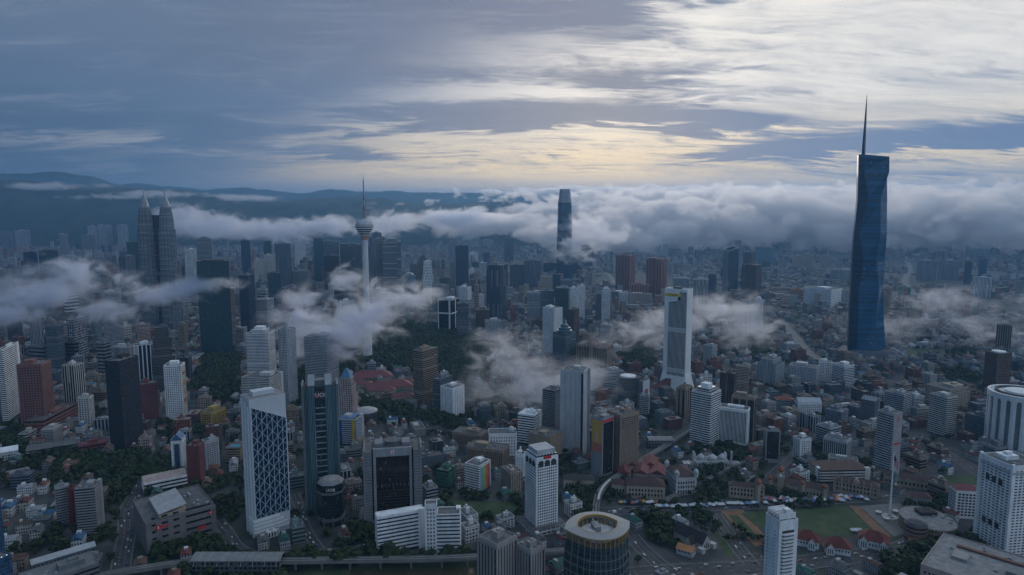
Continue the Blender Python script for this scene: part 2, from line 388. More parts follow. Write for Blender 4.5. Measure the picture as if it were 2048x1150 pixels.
cloud("low_cloud", [(1230, 470, 6000, 180, 42, 500), (1400, 444, 6500, 230, 50, 800), (1600, 436, 6500, 250, 52, 900), (1880, 440, 6200, 290, 58, 900), (2150, 440, 6200, 260, 56, 900), (1000, 446, 7000, 150, 22, 700),
                    (1600, 404, 9000, 500, 24, 1500), (1200, 424, 8500, 230, 22, 900)],
      0.010, "long rolling bank of cloud along the horizon behind the tall blue tower", 1/210, 0.52, 0.22, detail=8, step=0.11, seed=6, squash=1.5, billow=1.15, dist=0.5, power=1.0, col=(.985, .975, .985))
cloud("low_cloud", [(1650, 386, 14000, 600, 12, 1500), (2100, 384, 13500, 500, 14, 1500), (1250, 384, 14500, 260, 9, 1000)], 0.006, "far sheet of pale cloud tops closing the horizon", 1/420, 0.35, 0.22, billow=1.2, detail=7, step=0.15, seed=11, dist=0.5, power=1.0, col=(.985, .975, .985))
cloud("low_cloud", [(560, 456, 5200, 130, 22, 400), (660, 452, 5400, 110, 20, 350), (425, 454, 4600, 85, 28, 300), (365, 432, 4800, 56, 30, 250), (775, 450, 4200, 64, 32, 200), (905, 438, 6000, 110, 20, 400)],
      0.010, "broken cloud at the foot of the dark hills behind the twin skyscrapers", 1/150, 0.72, 0.5, detail=8, step=0.22, seed=7)
cloud("low_cloud", [(1150, 500, 3300, 52, 34, 120), (1200, 470, 3500, 70, 34, 150), (1165, 455, 3450, 46, 34, 120)], 0.014, "wisp of cloud curling round the latticed-crown supertall", 1/70, 0.8, 0.7, detail=7, seed=8)
cloud("low_cloud", [(90, 372, 8200, 120, 7, 300), (230, 394, 8000, 90, 6, 300), (330, 388, 8600, 120, 7, 300), (470, 396, 9200, 120, 7, 300)], 0.004, "thin streaks of cloud lying along the dark ridge", 1/200, 0.9, 0.6, detail=8, step=0.3, seed=9)
# ------------------------------------------------------------------ materials
PAL = dict(W=(.74, .75, .77), OW=(.52, .51, .48), LG=(.40, .415, .44), G=(.235, .245, .26), DG=(.095, .10, .107), BK=(.030, .031, .034), BE=(.40, .335, .265), TN=(.27, .20, .145),
           BR=(.125, .078, .058), RB=(.20, .085, .068), TC=(.27, .105, .066), PK=(.40, .315, .285), YE=(.44, .30, .08), OR=(.40, .18, .07), BL=(.10, .19, .34), GN=(.045, .15, .10), TG=(.19, .265, .27), MR=(.17, .05, .05), SL=(.15, .17, .20))
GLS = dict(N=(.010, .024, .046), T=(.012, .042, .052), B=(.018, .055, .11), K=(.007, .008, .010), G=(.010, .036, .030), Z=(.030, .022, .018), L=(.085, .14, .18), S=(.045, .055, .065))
MATS = {}
def plain(col, rough=0.8, name=None, var=0.18, metal=0.0, scale=1/9):
    key = ('p', tuple(col), rough, metal)
    if key in MATS: return MATS[key]
    m, T = newmat(name or "painted_wall")
    P = T.n('ShaderNodeNewGeometry').outputs['Position']
    nz = T.noise(T.vm('MULTIPLY', P, (1, 1, .35)), scale, 4, 0.65)
    c = T.mix(T.smooth(nz, .3, .7), tuple(v*(1-var) for v in col), tuple(min(1, v*(1+var*.6)) for v in col))
    b = T.n('ShaderNodeBsdfPrincipled'); T.put(b.inputs['Base Color'], c); b.inputs['Roughness'].default_value = rough; b.inputs['Metallic'].default_value = metal
    o = T.n('ShaderNodeOutputMaterial'); T.t.links.new(b.outputs[0], o.inputs[0])
    MATS[key] = m; return m
def facade(wall, glass, fh, bw, wx, wy, z0=0.0, rough=0.12, blinds=0.12):
    key = ('f', tuple(wall), tuple(glass), fh, bw, wx, wy)
    if key in MATS: return MATS[key]
    m, T = newmat("window_wall")
    uv = T.n('ShaderNodeUVMap', uv_map="UVMap").outputs[0]; u, v, _ = T.sep(uv)
    cu = T.m('DIVIDE', u, bw); cv = T.m('DIVIDE', v, fh)
    a = T.m('COMPARE', T.m('FRACT', cu), 0.5, wx/2) if wx < 1 else 1.0
    b_ = T.m('COMPARE', T.m('FRACT', cv), 0.5, wy/2) if wy < 1 else 1.0
    win = T.m('MULTIPLY', a, b_)
    rnd = T.n('ShaderNodeObjectInfo').outputs['Random']
    wn = T.white(T.comb(T.m('FLOOR', cu), T.m('FLOOR', cv), rnd))
    P = T.n('ShaderNodeNewGeometry').outputs['Position']
    nz = T.noise(T.vm('MULTIPLY', P, (1, 1, .22)), 1/7, 4, 0.65)
    wc = T.mix(T.smooth(nz, .3, .7), tuple(x*.80 for x in wall), tuple(min(1, x*1.08) for x in wall))
    gc = T.mix(wn, tuple(x*.55 for x in glass), tuple(x*1.5 for x in glass))
    gc = T.mix(T.m('GREATER_THAN', wn, 1-blinds), gc, tuple(.35*x+.07 for x in wall))
    col = T.mix(win, wc, gc)
    b = T.n('ShaderNodeBsdfPrincipled'); T.put(b.inputs['Base Color'], col)
    T.put(b.inputs['Roughness'], T.m('SUBTRACT', 0.8, T.m('MULTIPLY', win, 0.8-rough)))
    b.inputs['Specular IOR Level'].default_value = 0.5
    o = T.n('ShaderNodeOutputMaterial'); T.t.links.new(b.outputs[0], o.inputs[0])
    MATS[key] = m; return m
def glazing(glass, fh=3.6, bw=1.6, line=(.05, .055, .06), blinds=.03):
    return facade(line, glass, fh, bw, 0.90, 0.90, blinds=blinds)
M_ROOF = plain((.11, .112, .118), .9, "roof_concrete", .35, scale=1/6)
M_ROOFD = plain((.085, .087, .09), .9, "roof_membrane", .35, scale=1/6)
M_ROOFL = plain((.22, .22, .225), .9, "roof_screed", .3, scale=1/6)
M_UNIT = plain((.30, .31, .32), .6, "unit_metal", .1)
M_DARK = plain((.03, .032, .035), .7, "shadow_recess", .1)  # near-black for windows, wheels, lettering, and for shade painted in as recesses
M_TILE = plain((.20, .062, .040), .85, "clay_tile", .35, scale=1/4)
M_STEEL = plain((.30, .31, .32), .4, "steel", .1)

def unit_mesh():
    if 'unit' not in MATS:
        b = MB(); b.box(-1.3, 1.3, -.9, .9, 0, 1.7); b.lathe([(.75, 1.7), (.75, 1.95), (.6, 1.95)], 10)
        MATS['unit'] = b.mesh('cooling_unit', M_UNIT)
    return MATS['unit']
HERO = []          # (label stem, px, py centre, x, y, footprint polygon)
FOOT = []          # footprints taken, world polygons
WIDE = {}
def solve(xl, xc, xr, yb, yt, a=None, dr=0.8, jit=0.0):
    """corner, width (left face), depth (right face), yaw, height from photo columns and rows"""
    frontal = xc is None
    xn = xr if frontal else xc
    C = gp(xn, yb); hgt = max(hz(C.y, yt), 3.0); zm = hgt/2
    if frontal:
        aa = math.atan2((xl+xr)/2-1024, FPX)+jit
    else: aa = rad(30 if a is None else a)+math.atan2(xn-1024, FPX)      # yaw of the near corner, relative to the line of sight
    ca, sa = math.cos(aa), math.sin(aa); base = dep(C.y, zm); cx = xat(xn, C.y, zm); k = (xl-1024)/FPX
    wd = (cx-k*base)/(ca+k*sa*CP)
    if frontal: d = wd*dr
    else:
        kr = (xr-1024)/FPX; d = (kr*base-cx)/(sa-kr*ca*CP)
    wd, d = abs(wd), abs(d)
    wd, d = WIDE.get('w', wd), WIDE.get('d', d)
    ctr = Vector((cx, C.y, 0))+Vector((-ca, sa, 0))*(wd/2)+Vector((sa, ca, 0))*(d/2)
    return ctr, wd, d, -aa, hgt
def footprint(ctr, w_, d_, rz, grow=3.0):
    return rectpoly(ctr.x, ctr.y, w_+grow*2, d_+grow*2, rz)
def register(label, ctr, poly, h, ob):
    p = pix((ctr.x, ctr.y, h*.6)); HERO.append((label, p[0], p[1], ctr.x, ctr.y)); FOOT.append(poly)
def roofs(root, w_, d_, h, kind, rcol, rr, near, wallmat):
    """flat roof slab with parapet, plant rooms and cooling units"""
    rm = {'d': M_ROOFD, 'l': M_ROOFL}.get(rcol, M_ROOF)
    b = MB(); b.box(-w_/2+.4, w_/2-.4, -d_/2+.4, d_/2-.4, h-.3, h+.25); b.build('roof', rm, root)
    t = min(.5, w_*.05); p = MB(); ph = 1.4 if near else 1.1
    p.box(-w_/2, w_/2, -d_/2, -d_/2+t, h, h+ph); p.box(-w_/2, w_/2, d_/2-t, d_/2, h, h+ph)
    p.box(-w_/2, -w_/2+t, -d_/2+t, d_/2-t, h, h+ph); p.box(w_/2-t, w_/2, -d_/2+t, d_/2-t, h, h+ph)
    p.build('parapet', wallmat, root)
    if kind == 'bare': return
    pw, pd = w_*rr.uniform(.28, .5), d_*rr.uniform(.3, .55); px_, py_ = rr.uniform(-.18, .18)*w_, rr.uniform(-.12, .2)*d_
    q = MB(); q.box(px_-pw/2, px_+pw/2, py_-pd/2, py_+pd/2, h+.25, h+rr.uniform(3.5, 6.5)); q.build('plant_room', wallmat, root)
    if rr.random() < .6:
        q = MB(); x2 = px_+pw*.1; q.box(x2-pw*.2, x2+pw*.2, py_-pd*.2, py_+pd*.2, h+3.4, h+rr.uniform(7, 9)); q.build('lift_house', wallmat, root)
    if near and w_ > 12:
        for i in range(rr.randint(3, 7)):
            x = rr.uniform(-.42, .42)*w_; y = rr.uniform(-.42, .42)*d_
            if abs(x-px_) < pw/2+1.6 and abs(y-py_) < pd/2+1.6: continue
            link(unit_mesh(), 'cooling_unit', root, (x, y, h+.25), rr.choice((0, math.pi/2)))
def windows_grid(root, w_, d_, h, fh, bw, wx, wy, gm, z0=3.0, ztop=1.0, cap=96):
    """individual window panes on the four walls"""
    ww, wh = bw*wx, fh*wy; b = MB(); b.box(-ww/2, ww/2, -.09, .02, 0, wh)
    me = b.mesh('window', gm); spots = []
    nf = max(1, int((h-z0-ztop)/fh))
    for face, L, D, ang in ((0, w_, d_, 0), (1, d_, w_, math.pi/2), (2, w_, d_, math.pi), (3, d_, w_, -math.pi/2)):
        n = max(1, int((L-.8)/bw)); m0 = (L-n*bw)/2
        for k in range(nf):
            for i in range(n):
                t = -L/2+m0+(i+.5)*bw; c, s = math.cos(ang), math.sin(ang)
                x, y = t*c+D/2*s, t*s-D/2*c
                spots.append((face > 1, nf-k, x, y, z0+k*fh+fh*(1-wy)/2, ang, ww, wh))
    spots.sort(key=lambda q: (q[0], q[1]))
    for q in spots[:cap]: link(me, 'window', root, (q[2], q[3], q[4]), q[5])
    if len(spots) > cap:
        b = MB()
        for q in spots[cap:]:
            c, s = math.cos(q[5]), math.sin(q[5])
            P = [(q[2]+x*c+.09*s, q[3]+x*s-.09*c) for x in (-q[6]/2, q[6]/2)]
            b.face([(*P[0], q[4]), (*P[1], q[4]), (*P[1], q[4]+q[7]), (*P[0], q[4]+q[7])])
        tag(b.build('windows', gm, root), kind='stuff')
def floors_band(root, w_, d_, h, fh, frac, wm, z0=0.0, out=.45, name='spandrel'):
    n = max(1, int((h-z0)/fh)); b = MB(); bh = fh*(1-frac)
    b.box(-w_/2-out, w_/2+out, -d_/2-out, d_/2+out, 0, bh); me = b.mesh(name, wm)
    for k in range(min(n, 99)): link(me, name, root, (0, 0, z0+k*fh+fh-bh*.5))
def fins(root, w_, d_, h, bw, wm, z0=0.0, t=.5, out=.7, name='fin', cap=96):
    b = MB(); b.box(-t/2, t/2, -out, .05, 0, h-z0); me = b.mesh(name, wm); sp = []
    for face, L, D, ang in ((0, w_, d_, 0), (1, d_, w_, math.pi/2), (2, w_, d_, math.pi), (3, d_, w_, -math.pi/2)):
        n = max(1, int(round(L/bw))); c, s = math.cos(ang), math.sin(ang)
        for i in range(n+1):
            tt = -L/2+i*L/n
            if i == n and face in (0, 1, 2, 3): continue
            sp.append((tt*c+D/2*s, tt*s-D/2*c, ang))
    for x, y, ang in sp[:cap]: link(me, name, root, (x, y, z0), ang)
def tower(label, xl, xc, xr, yb, yt, style, wall, glass, a=None, dr=.8, cat='office tower', name=None, roof='flat', rcol='', near=None, sink=0, seed=None, group=None, pod=None, crown=None, jit=None):
    rr = random.Random(int(xl*7+yt*13) if seed is None else seed)
    ctr, w_, d_, rz, h = solve(xl, xc, xr, yb, yt, a, dr, rr.uniform(-.10, .10) if jit is None else jit)
    W_ = PAL[wall] if isinstance(wall, str) else wall; G_ = GLS[glass] if isinstance(glass, str) else glass
    if near is None: near = yb >= 830
    st = style[0]
    nm = name or {'apartment tower': 'apartment_tower', 'hotel': 'hotel_tower', 'building': 'city_building'}.get(cat, 'office_tower')
    root = empty(nm, ctr, rz, label, cat, group)
    wm = plain(W_)
    register(label, ctr, footprint(ctr, w_, d_, rz), h, root)
    hb_ = h
    if st == 'steps':     # body steps back at the given fractions of its height
        levels = style[2]; sub = style[1]
    else: levels, sub = None, style
    def body_mat(s):
        if s[0] == 'band': return facade(W_, G_, s[1], 60.0, 1.0, s[2])
        if s[0] == 'grid': return facade(W_, G_, s[1], s[2], s[3], s[4])
        if s[0] == 'fin': return facade(W_, G_, 60.0, s[1], s[2], 1.0)
        if s[0] == 'glass': return glazing(G_, s[1] if len(s) > 1 else 3.8, s[2] if len(s) > 2 else 1.7, tuple(min(1, g*1.7+.030) for g in G_))
        return wm
    if levels:
        bm_ = body_mat(sub); z = 0
        for i, (fr, sc, sd_) in enumerate(levels):
            b = MB(); z1 = h*fr; b.prism(rectpoly(0, 0, w_*sc, d_*sd_), z, z1, 0, True, False, 1); b.build('wall' if i == 0 else 'upper_storeys', [bm_, M_ROOF], root); z = z1
        roofs(root, w_*levels[-1][1], d_*levels[-1][2], h, roof, rcol, rr, near, wm)
        return root, w_, d_, h
    if near and st == 'band':
        b = MB(); b.prism(rectpoly(0, 0, w_, d_), 0, h, 0, True, False, 1); b.build('glazing', [glazing(G_, style[1], 1.8), M_ROOF], root)
        floors_band(root, w_, d_, h, style[1], style[2], wm)
        if rr.random() < .7:      # service core running up one side
            q = MB(); q.box(w_*.5-min(5, w_*.18), w_*.5+.7, d_*.5-min(7, d_*.35), d_*.5+.7, 0, h+2.5); q.build('service_core', wm, root)
    elif near and st == 'grid':
        b = MB(); b.prism(rectpoly(0, 0, w_, d_), 0, h, 0, True, False, 1); b.build('wall', [wm, M_ROOF], root)
        windows_grid(root, w_, d_, h, style[1], style[2], style[3], style[4], glazing(G_, 4.0, 3.0))
    elif near and st == 'fin':
        b = MB(); b.prism(rectpoly(0, 0, w_, d_), 0, h, 0, True, False, 1); b.build('glazing', [glazing(G_, 3.8, 1.8), M_ROOF], root)
        fins(root, w_, d_, h, style[1], wm, 0, style[1]*(1-style[2]))
        q = MB(); q.box(-w_/2-.8, w_/2+.8, -d_/2-.8, d_/2+.8, h-3.5, h-.02); q.build('cornice', wm, root)
    else:
        b = MB(); b.prism(rectpoly(0, 0, w_, d_), 0, h, 0, True, False, 1); b.build('wall', [body_mat(style), M_ROOF], root)
    if pod:               # wider podium: (grow w, grow d, height)
        q = MB(); q.box(-w_/2-pod[0], w_/2+pod[0], -d_/2-pod[1], d_/2+pod[1], 0, pod[2], tmi=1); q.build('podium', [facade(tuple(x*.8 for x in W_), G_, 4.5, 6.0, .8, .45), M_ROOF], root)
        FOOT[-1] = footprint(ctr, w_+2*pod[0], d_+2*pod[1], rz)
    if roof in ('flat', 'bare'): roofs(root, w_, d_, h, roof, rcol, rr, near, wm)
    elif roof == 'hip': MB().hip(-w_/2, w_/2, -d_/2, d_/2, h, h+min(w_, d_)*.28).build('roof', M_TILE if rcol == '' else plain(PAL[rcol]), root)
    elif roof == 'gable': MB().gable(-w_/2, w_/2, -d_/2, d_/2, h, h+min(w_, d_)*.28, axis='x' if w_ > d_ else 'y').build('roof', M_TILE if rcol == '' else plain(PAL[rcol]), root)
    elif roof == 'pyramid':
        b = MB(); P = rectpoly(0, 0, w_*.9, d_*.9); b.prism(P, h, h+min(w_, d_)*.9, 0, False, False, None, rectpoly(0, 0, .3, .3)); b.build('roof', plain(PAL[rcol or 'BL'], .5), root)
    elif roof == 'disc':
        MB().lathe([(min(w_, d_)*.46, h), (min(w_, d_)*.46, h+3), (min(w_, d_)*.3, h+3.6), (0, h+3.8)], 24).build('roof', plain(PAL[rcol or 'W']), root)
        roofs(root, w_, d_, h, 'bare', '', rr, near, wm)
    elif roof == 'crown':
        roofs(root, w_, d_, h, 'bare', '', rr, near, wm)
        MB().box(-w_*.32, w_*.32, -d_*.32, d_*.32, h, h+7).build('crown_storey', body_mat(style), root)
        MB().box(-w_*.2, w_*.2, -d_*.2, d_*.2, h+7, h+13).build('lift_house', wm, root)
    return root, w_, d_, h
B3, B36, B4 = ('band', 3.3, .5), ('band', 3.6, .55), ('band', 4.0, .45)
G3, G36, GW = ('grid', 3.3, 3.2, .55, .5), ('grid', 3.6, 3.6, .6, .5), ('grid', 3.4, 4.5, .6, .55)
F3, F2, F4 = ('fin', 3.0, .6), ('fin', 2.2, .55), ('fin', 5.0, .6)
GL, GLW = ('glass', 3.8, 1.7), ('glass', 4.2, 3.4)
AP, HT = 'apartment tower', 'hotel'
# ------------------------------------------------------------------ landmark towers
def text_part(s, size, mat, parent, loc, rot, name='lettering', ext=.05):
    cu = bpy.data.curves.new(name, 'FONT'); cu.body = s; cu.size = size; cu.align_x = 'CENTER'; cu.align_y = 'CENTER'; cu.extrude = ext; cu.resolution_u = 2
    t = bpy.data.objects.new(name+'_tmp', cu); COL.objects.link(t)
    dg = bpy.context.evaluated_depsgraph_get(); me = bpy.data.meshes.new_from_object(t.evaluated_get(dg)); bpy.data.objects.remove(t)
    me.materials.clear(); me.materials.append(mat); o = link(me, name, parent, loc); o.rotation_euler = rot; return o
M_WHITE = plain((.70, .71, .72), .7, "white_render", .1)
M_SIGNW = plain((.75, .75, .75), .6, "sign_white", .02)
M_SIGNR = plain((.50, .03, .03), .6, "sign_red", .05)
M_COPPER = plain((.26, .085, .045), .6, "copper_dome", .2)
def lm_root(name, label, cat, ctr, rz, poly, h, group=None):
    r = empty(name, ctr, rz, label, cat, group); register(label, ctr, poly, h, r); return r

# --- tallest tower: faceted blue glass with a leaning spire
def supertall():
    Y = 1755.0; k = Y/FPX*1.0
    def X(px, z): return xat(px, Y, z)
    C = Vector((X(1733, 0), Y, 0))
    root = lm_root('faceted_skyscraper', "tallest tower of all, faceted dark blue glass with a long needle spire", 'skyscraper', C, 0, rectpoly(C.x, C.y, 150, 120), 500)
    G = glazing((.005, .066, .150), 4.3, 60, (.005, .046, .105), 0); GD = glazing((.002, .028, .066), 4.3, 60, (.004, .026, .056), 0)  # GD: same glass darkened, shade painted into the left and rear facets
    for g_ in (G, GD):
        for n_ in g_.node_tree.nodes:
            if n_.type == 'BSDF_PRINCIPLED': n_.inputs['Specular IOR Level'].default_value = 0.22
    lv = [  # py, left px, facet px, ridge px, right px
        (712, 1694, 1703, 1742, 1771), (640, 1697, 1703, 1741, 1766), (574, 1701, 1709, 1742, 1764.5), (520, 1704, 1713, 1743, 1768), (470, 1707, 1709.5, 1744, 1772),
        (398, 1714.5, 1722, 1751, 1772.5), (345, 1715.5, 1718, 1763, 1772.5), (316, 1716, 1716.8, 1766, 1772.5)]
    secs = []
    for i, (py, l, f, r_, R_) in enumerate(lv):
        z = max(hz(Y, py), 0); dd, dc = ((24, 40), (34, 26), (20, 38), (36, 24), (22, 40), (36, 24), (24, 36), (28, 30))[i]
        q = [(X(l, z)-C.x, -2), (X(f, z)-C.x, -dd), (X(r_, z)-C.x, -dc), (X(R_, z)-C.x, -4), (X(R_-5, z)-C.x, 24), (X(l+8, z)-C.x, 26)]
        secs.append((z, q))
    b = MB(); n = 6
    for (z0, q0), (z1, q1) in zip(secs, secs[1:]):
        for i in range(n):
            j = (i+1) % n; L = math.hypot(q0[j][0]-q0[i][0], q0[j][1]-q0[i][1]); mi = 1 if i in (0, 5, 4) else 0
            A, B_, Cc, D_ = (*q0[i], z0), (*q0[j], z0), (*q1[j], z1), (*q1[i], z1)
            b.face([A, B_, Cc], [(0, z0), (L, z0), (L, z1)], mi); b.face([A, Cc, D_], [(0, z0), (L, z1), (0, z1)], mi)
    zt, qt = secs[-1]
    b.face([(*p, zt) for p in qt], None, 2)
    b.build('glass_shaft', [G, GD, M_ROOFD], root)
    p = MB()          # parapet rising to the spire side
    tops = [zt+9, zt+7, zt+1.5, zt+1.5, zt+3, zt+8]
    for i in range(n):
        j = (i+1) % n; p.face([(*qt[i], zt), (*qt[j], zt), (*qt[j], tops[j]), (*qt[i], tops[i])]); p.face([(qt[j][0]*.97, qt[j][1]*.95, zt), (qt[i][0]*.97, qt[i][1]*.95, zt), (qt[i][0]*.97, qt[i][1]*.95, tops[i]), (qt[j][0]*.97, qt[j][1]*.95, tops[j])])
    p.build('glass_parapet', G, root)
    s = MB(); zs = zt; tip = at(1731.5, 191, Y); bx = X(1724, zs)-C.x
    for a, b2 in ((0, .35), (.35, .7), (.7, 1)):
        def sec(t):
            r = 4.8*(1-t)**.85+.6; cx = bx+(tip.x-C.x-bx)*t; return [(cx-r, -6), (cx-r*.2, -6-r), (cx+r, -6), (cx, -6+r)]
        s.prism(sec(a), zs+(tip.z-zs)*a, zs+(tip.z-zs)*b2, 0, True, False, None, sec(b2))
    s.build('spire', GD, root)
    # plant-floor belts: a row of dark louvres round the shaft
    for py in (349, 402, 468, 548):
        z = hz(Y, py)
        for (z0, q0), (z1, q1) in zip(secs, secs[1:]):
            if z0 <= z < z1:
                t = (z-z0)/(z1-z0); q = [(a[0]+(c[0]-a[0])*t, a[1]+(c[1]-a[1])*t) for a, c in zip(q0, q1)]
                for i in (1, 2):
                    A, B_ = Vector((*q[i], z)), Vector((*q[i+1], z)); nrm = (B_-A).cross(Vector((0, 0, 1))).normalized()
                    for u in range(14):
                        if py in (349, 468) or R.random() < .6:
                            a0 = A.lerp(B_, (u+.06)/14)+nrm*1.0; a1 = A.lerp(B_, (u+.94 if py in (349, 468) else u+.6)/14)+nrm*1.0; hh = Vector((0, 0, 2.2 if py in (349, 468) else 5))
                            g = MB(); g.face([a0, a1, a1+hh, a0+hh]); g.build('louvre', M_DARK, root)
    # panels still missing from the cladding
    pm = plain((.33, .38, .42), .7, "bare_panel", .1)
    for i in range(38):
        j = R.randrange(0, 7); (z0, q0), (z1, q1) = secs[j], secs[j+1]; t = R.random(); fc = R.choice((1, 2, 2)); u = R.uniform(.08, .92)
        q = [(a[0]+(c[0]-a[0])*t, a[1]+(c[1]-a[1])*t) for a, c in zip(q0, q1)]; z = z0+(z1-z0)*t
        A, B_ = Vector((*q[fc], z)), Vector((*q[fc+1], z)); nrm = (B_-A).cross(Vector((0, 0, 1))).normalized(); a0 = A.lerp(B_, u)+nrm*1.1; d_ = (B_-A).normalized()
        g = MB(); g.face([a0, a0+d_*R.uniform(1, 2.4), a0+d_*1.6+Vector((0, 0, R.uniform(1.5, 4))), a0+Vector((0, 0, R.uniform(1.5, 4)))]); g.build('unclad_panel', pm, root)
    c = MB(); z = zt; x0 = X(1757, z)-C.x
    c.bar((x0-9, 6, z+8), (x0+10, 6, z+2.5), .7); c.bar((x0-4, 8, z+2), (x0+12, 8, z+9), .7); c.bar((x0, 7, z), (x0, 7, z+6), .9); c.build('roof_crane', M_STEEL, root)
    # sloping glass podium
    g = MB(); g.prism([(-72, -62), (62, -70), (76, -20), (60, 50), (-60, 50)], 0, 15, 0, True, False, 1, [(-50, -46), (44, -54), (46, -16), (44, 40), (-44, 40)]); g.build('podium', [plain((.012, .030, .055), .55, 'podium_cladding', .3), M_ROOFD], root)
    g = MB(); g.bar((46, -40, 26), (82, -66, 1), 1.8); g.build('canopy_edge', M_WHITE, root)
supertall()

# --- twin skyscrapers
STEELB = facade((.24, .265, .295), (.030, .042, .055), 4.2, 80, 1.0, .52)
def twin(pxc, label, tip_py, side):
    Y = 2232.0; k = dep(Y, 300)/FPX; C = Vector((xat(pxc, Y, 200), Y, 0))
    root = lm_root('ringed_skyscraper', label, 'skyscraper', C, 0, circle(48, 12, C.x, C.y), 420, 'twin ringed skyscrapers')
    def star(r): return [(r*(1.0 if i % 2 else .90)*math.cos(math.pi*i/16), r*(1.0 if i % 2 else .90)*math.sin(math.pi*i/16)) for i in range(32)]
    zs = [0, hz(Y, 545), hz(Y, 458), hz(Y, 436), hz(Y, 424), hz(Y, 414), hz(Y, 407), hz(Y, 401)]
    rs = [17.6, 16.0, 13.8, 12.2, 10.4, 8.2, 5.8]
    b = MB()
    for i in range(5): b.prism(star(rs[i]*k), zs[i], zs[i+1], 0, True, False, 1, star(rs[i]*k*(1 if i < 2 else .96)))
    b.build('shaft', [STEELB, M_ROOF], root)
    b = MB(); steel = facade((.42, .45, .48), (.05, .06, .07), 3.4, 80, 1.0, .45)
    b.lathe([(8.0*k, zs[5]), (7.0*k, zs[6]), (5.2*k, zs[7]), (3.6*k, hz(Y, 396)), (1.6*k, hz(Y, 391))], 16); b.build('pinnacle', steel, root)
    b = MB(); b.lathe([(1.3*k, hz(Y, 391)), (1.0*k, hz(Y, 384)), (.5*k, hz(Y, 380)), (.25*k, hz(Y, tip_py))], 8); b.lathe([(.1, hz(Y, 388)), (1.7*k, hz(Y, 387)), (.1, hz(Y, 385.6))], 10); b.build('mast', M_STEEL, root)
    b = MB(); b.prism(star(12*k), 0, hz(Y, 430), 0, True, False, 1); b.build('annex', [facade((.10, .12, .15), (.02, .03, .05), 4.2, 80, 1.0, .6), M_ROOF], root, (side*15*k, 22*k, 0))
    return root, C
tA, cA = twin(296.5, "ringed steel skyscraper, shorter-masted one of the twins", 374, 1)
tB, cB = twin(338, "ringed steel skyscraper, taller-masted one of the twins", 368, -1)
b = MB(); zb = 170.0; b.box(cA.x+24, cB.x-24, 2226, 2238, zb, zb+9); skb = b.build('sky_bridge', STEELB)
tag(skb, "two-storey steel bridge linking the twin ringed skyscrapers", "bridge")

# --- telecom tower on the wooded hill
def telecom():
    Y = 1606.0; k = dep(Y, 380)/FPX; C = Vector((xat(732, Y, 200), Y, 0))
    root = lm_root('telecom_tower', "slender white telecom tower with a ringed head and striped mast", 'tower', C, 0, circle(40, 12, C.x, C.y), 400)
    Z = lambda py: hz(Y, py)
    white = plain((.52, .53, .55), .75, "tower_concrete", .12); pink = plain((.50, .24, .19), .7, "salmon_paint", .1); dk = glazing((.01, .013, .018), 3, 2)
    b = MB(); b.lathe([(9.2*k, 30), (8.2*k, Z(640)), (7.0*k, Z(600)), (6.2*k, Z(540)), (5.8*k, Z(480))], 28); b.build('shaft', white, root)
    b = MB(); b.lathe([(6.1*k, Z(480)), (7.2*k, Z(476)), (9.4*k, Z(471))], 28); b.build('neck', pink, root)
    rings = [(471, 469, 10.5), (466.5, 464.5, 13.6), (462, 460, 16.0), (457.5, 455, 18.2), (453, 450.5, 18.8)]
    prev = Z(471)
    for i, (p0, p1, r) in enumerate(rings):
        b = MB(); b.lathe([(r*k*.86, Z(p0)), (r*k, Z(p0)+.3), (r*k, Z(p1)), (r*k*.9, Z(p1)+.2)], 32); b.build('floor_ring', white, root)
        g = MB(); g.lathe([(r*k*.90, Z(p1)), (r*k*.97, Z(p1)+2.4*k)], 32); g.build('window_ring', dk, root)
    b = MB(); b.lathe([(18.0*k, Z(449.5)), (18.2*k, Z(448)), (16.6*k, Z(447.5)), (16.4*k, Z(443)), (15.2*k, Z(441.8)), (9*k, Z(441.5)), (8.6*k, Z(438)), (4.2*k, Z(437)), (0, Z(437))], 32, cap=False); b.build('head_roof', white, root)
    for p0, p1, r in ((437, 434.8, 5.6), (432.6, 430.6, 6.6), (428.6, 426.6, 5.6), (424.8, 423.4, 6.6)):
        b = MB(); b.lathe([(.5, Z(p0)), (r*k, Z(p0)), (r*k, Z(p1)), (.5, Z(p1))], 20, cap=False); b.build('antenna_deck', M_STEEL, root)
    b = MB(); b.lathe([(2.6*k, Z(438)), (2.4*k, Z(423))], 14); b.build('mast_base', white, root)
    cols = [pink, white]; ys = [423, 412, 401, 390, 379, 368]
    for i in range(5):
        b = MB(); r0 = (2.2-.28*i)*k; b.lathe([(r0, Z(ys[i])), (r0-.25*k, Z(ys[i+1]))], 10); b.build('mast_section', plain((.30, .12, .11), .7, "mast_red", .1) if i % 2 == 0 else M_STEEL, root)
    b = MB(); b.lathe([(1.3*k, Z(368)), (1.3*k, Z(362)), (.6*k, Z(361.5)), (.35*k, Z(352))], 8); b.build('mast_tip', M_STEEL, root)
telecom()

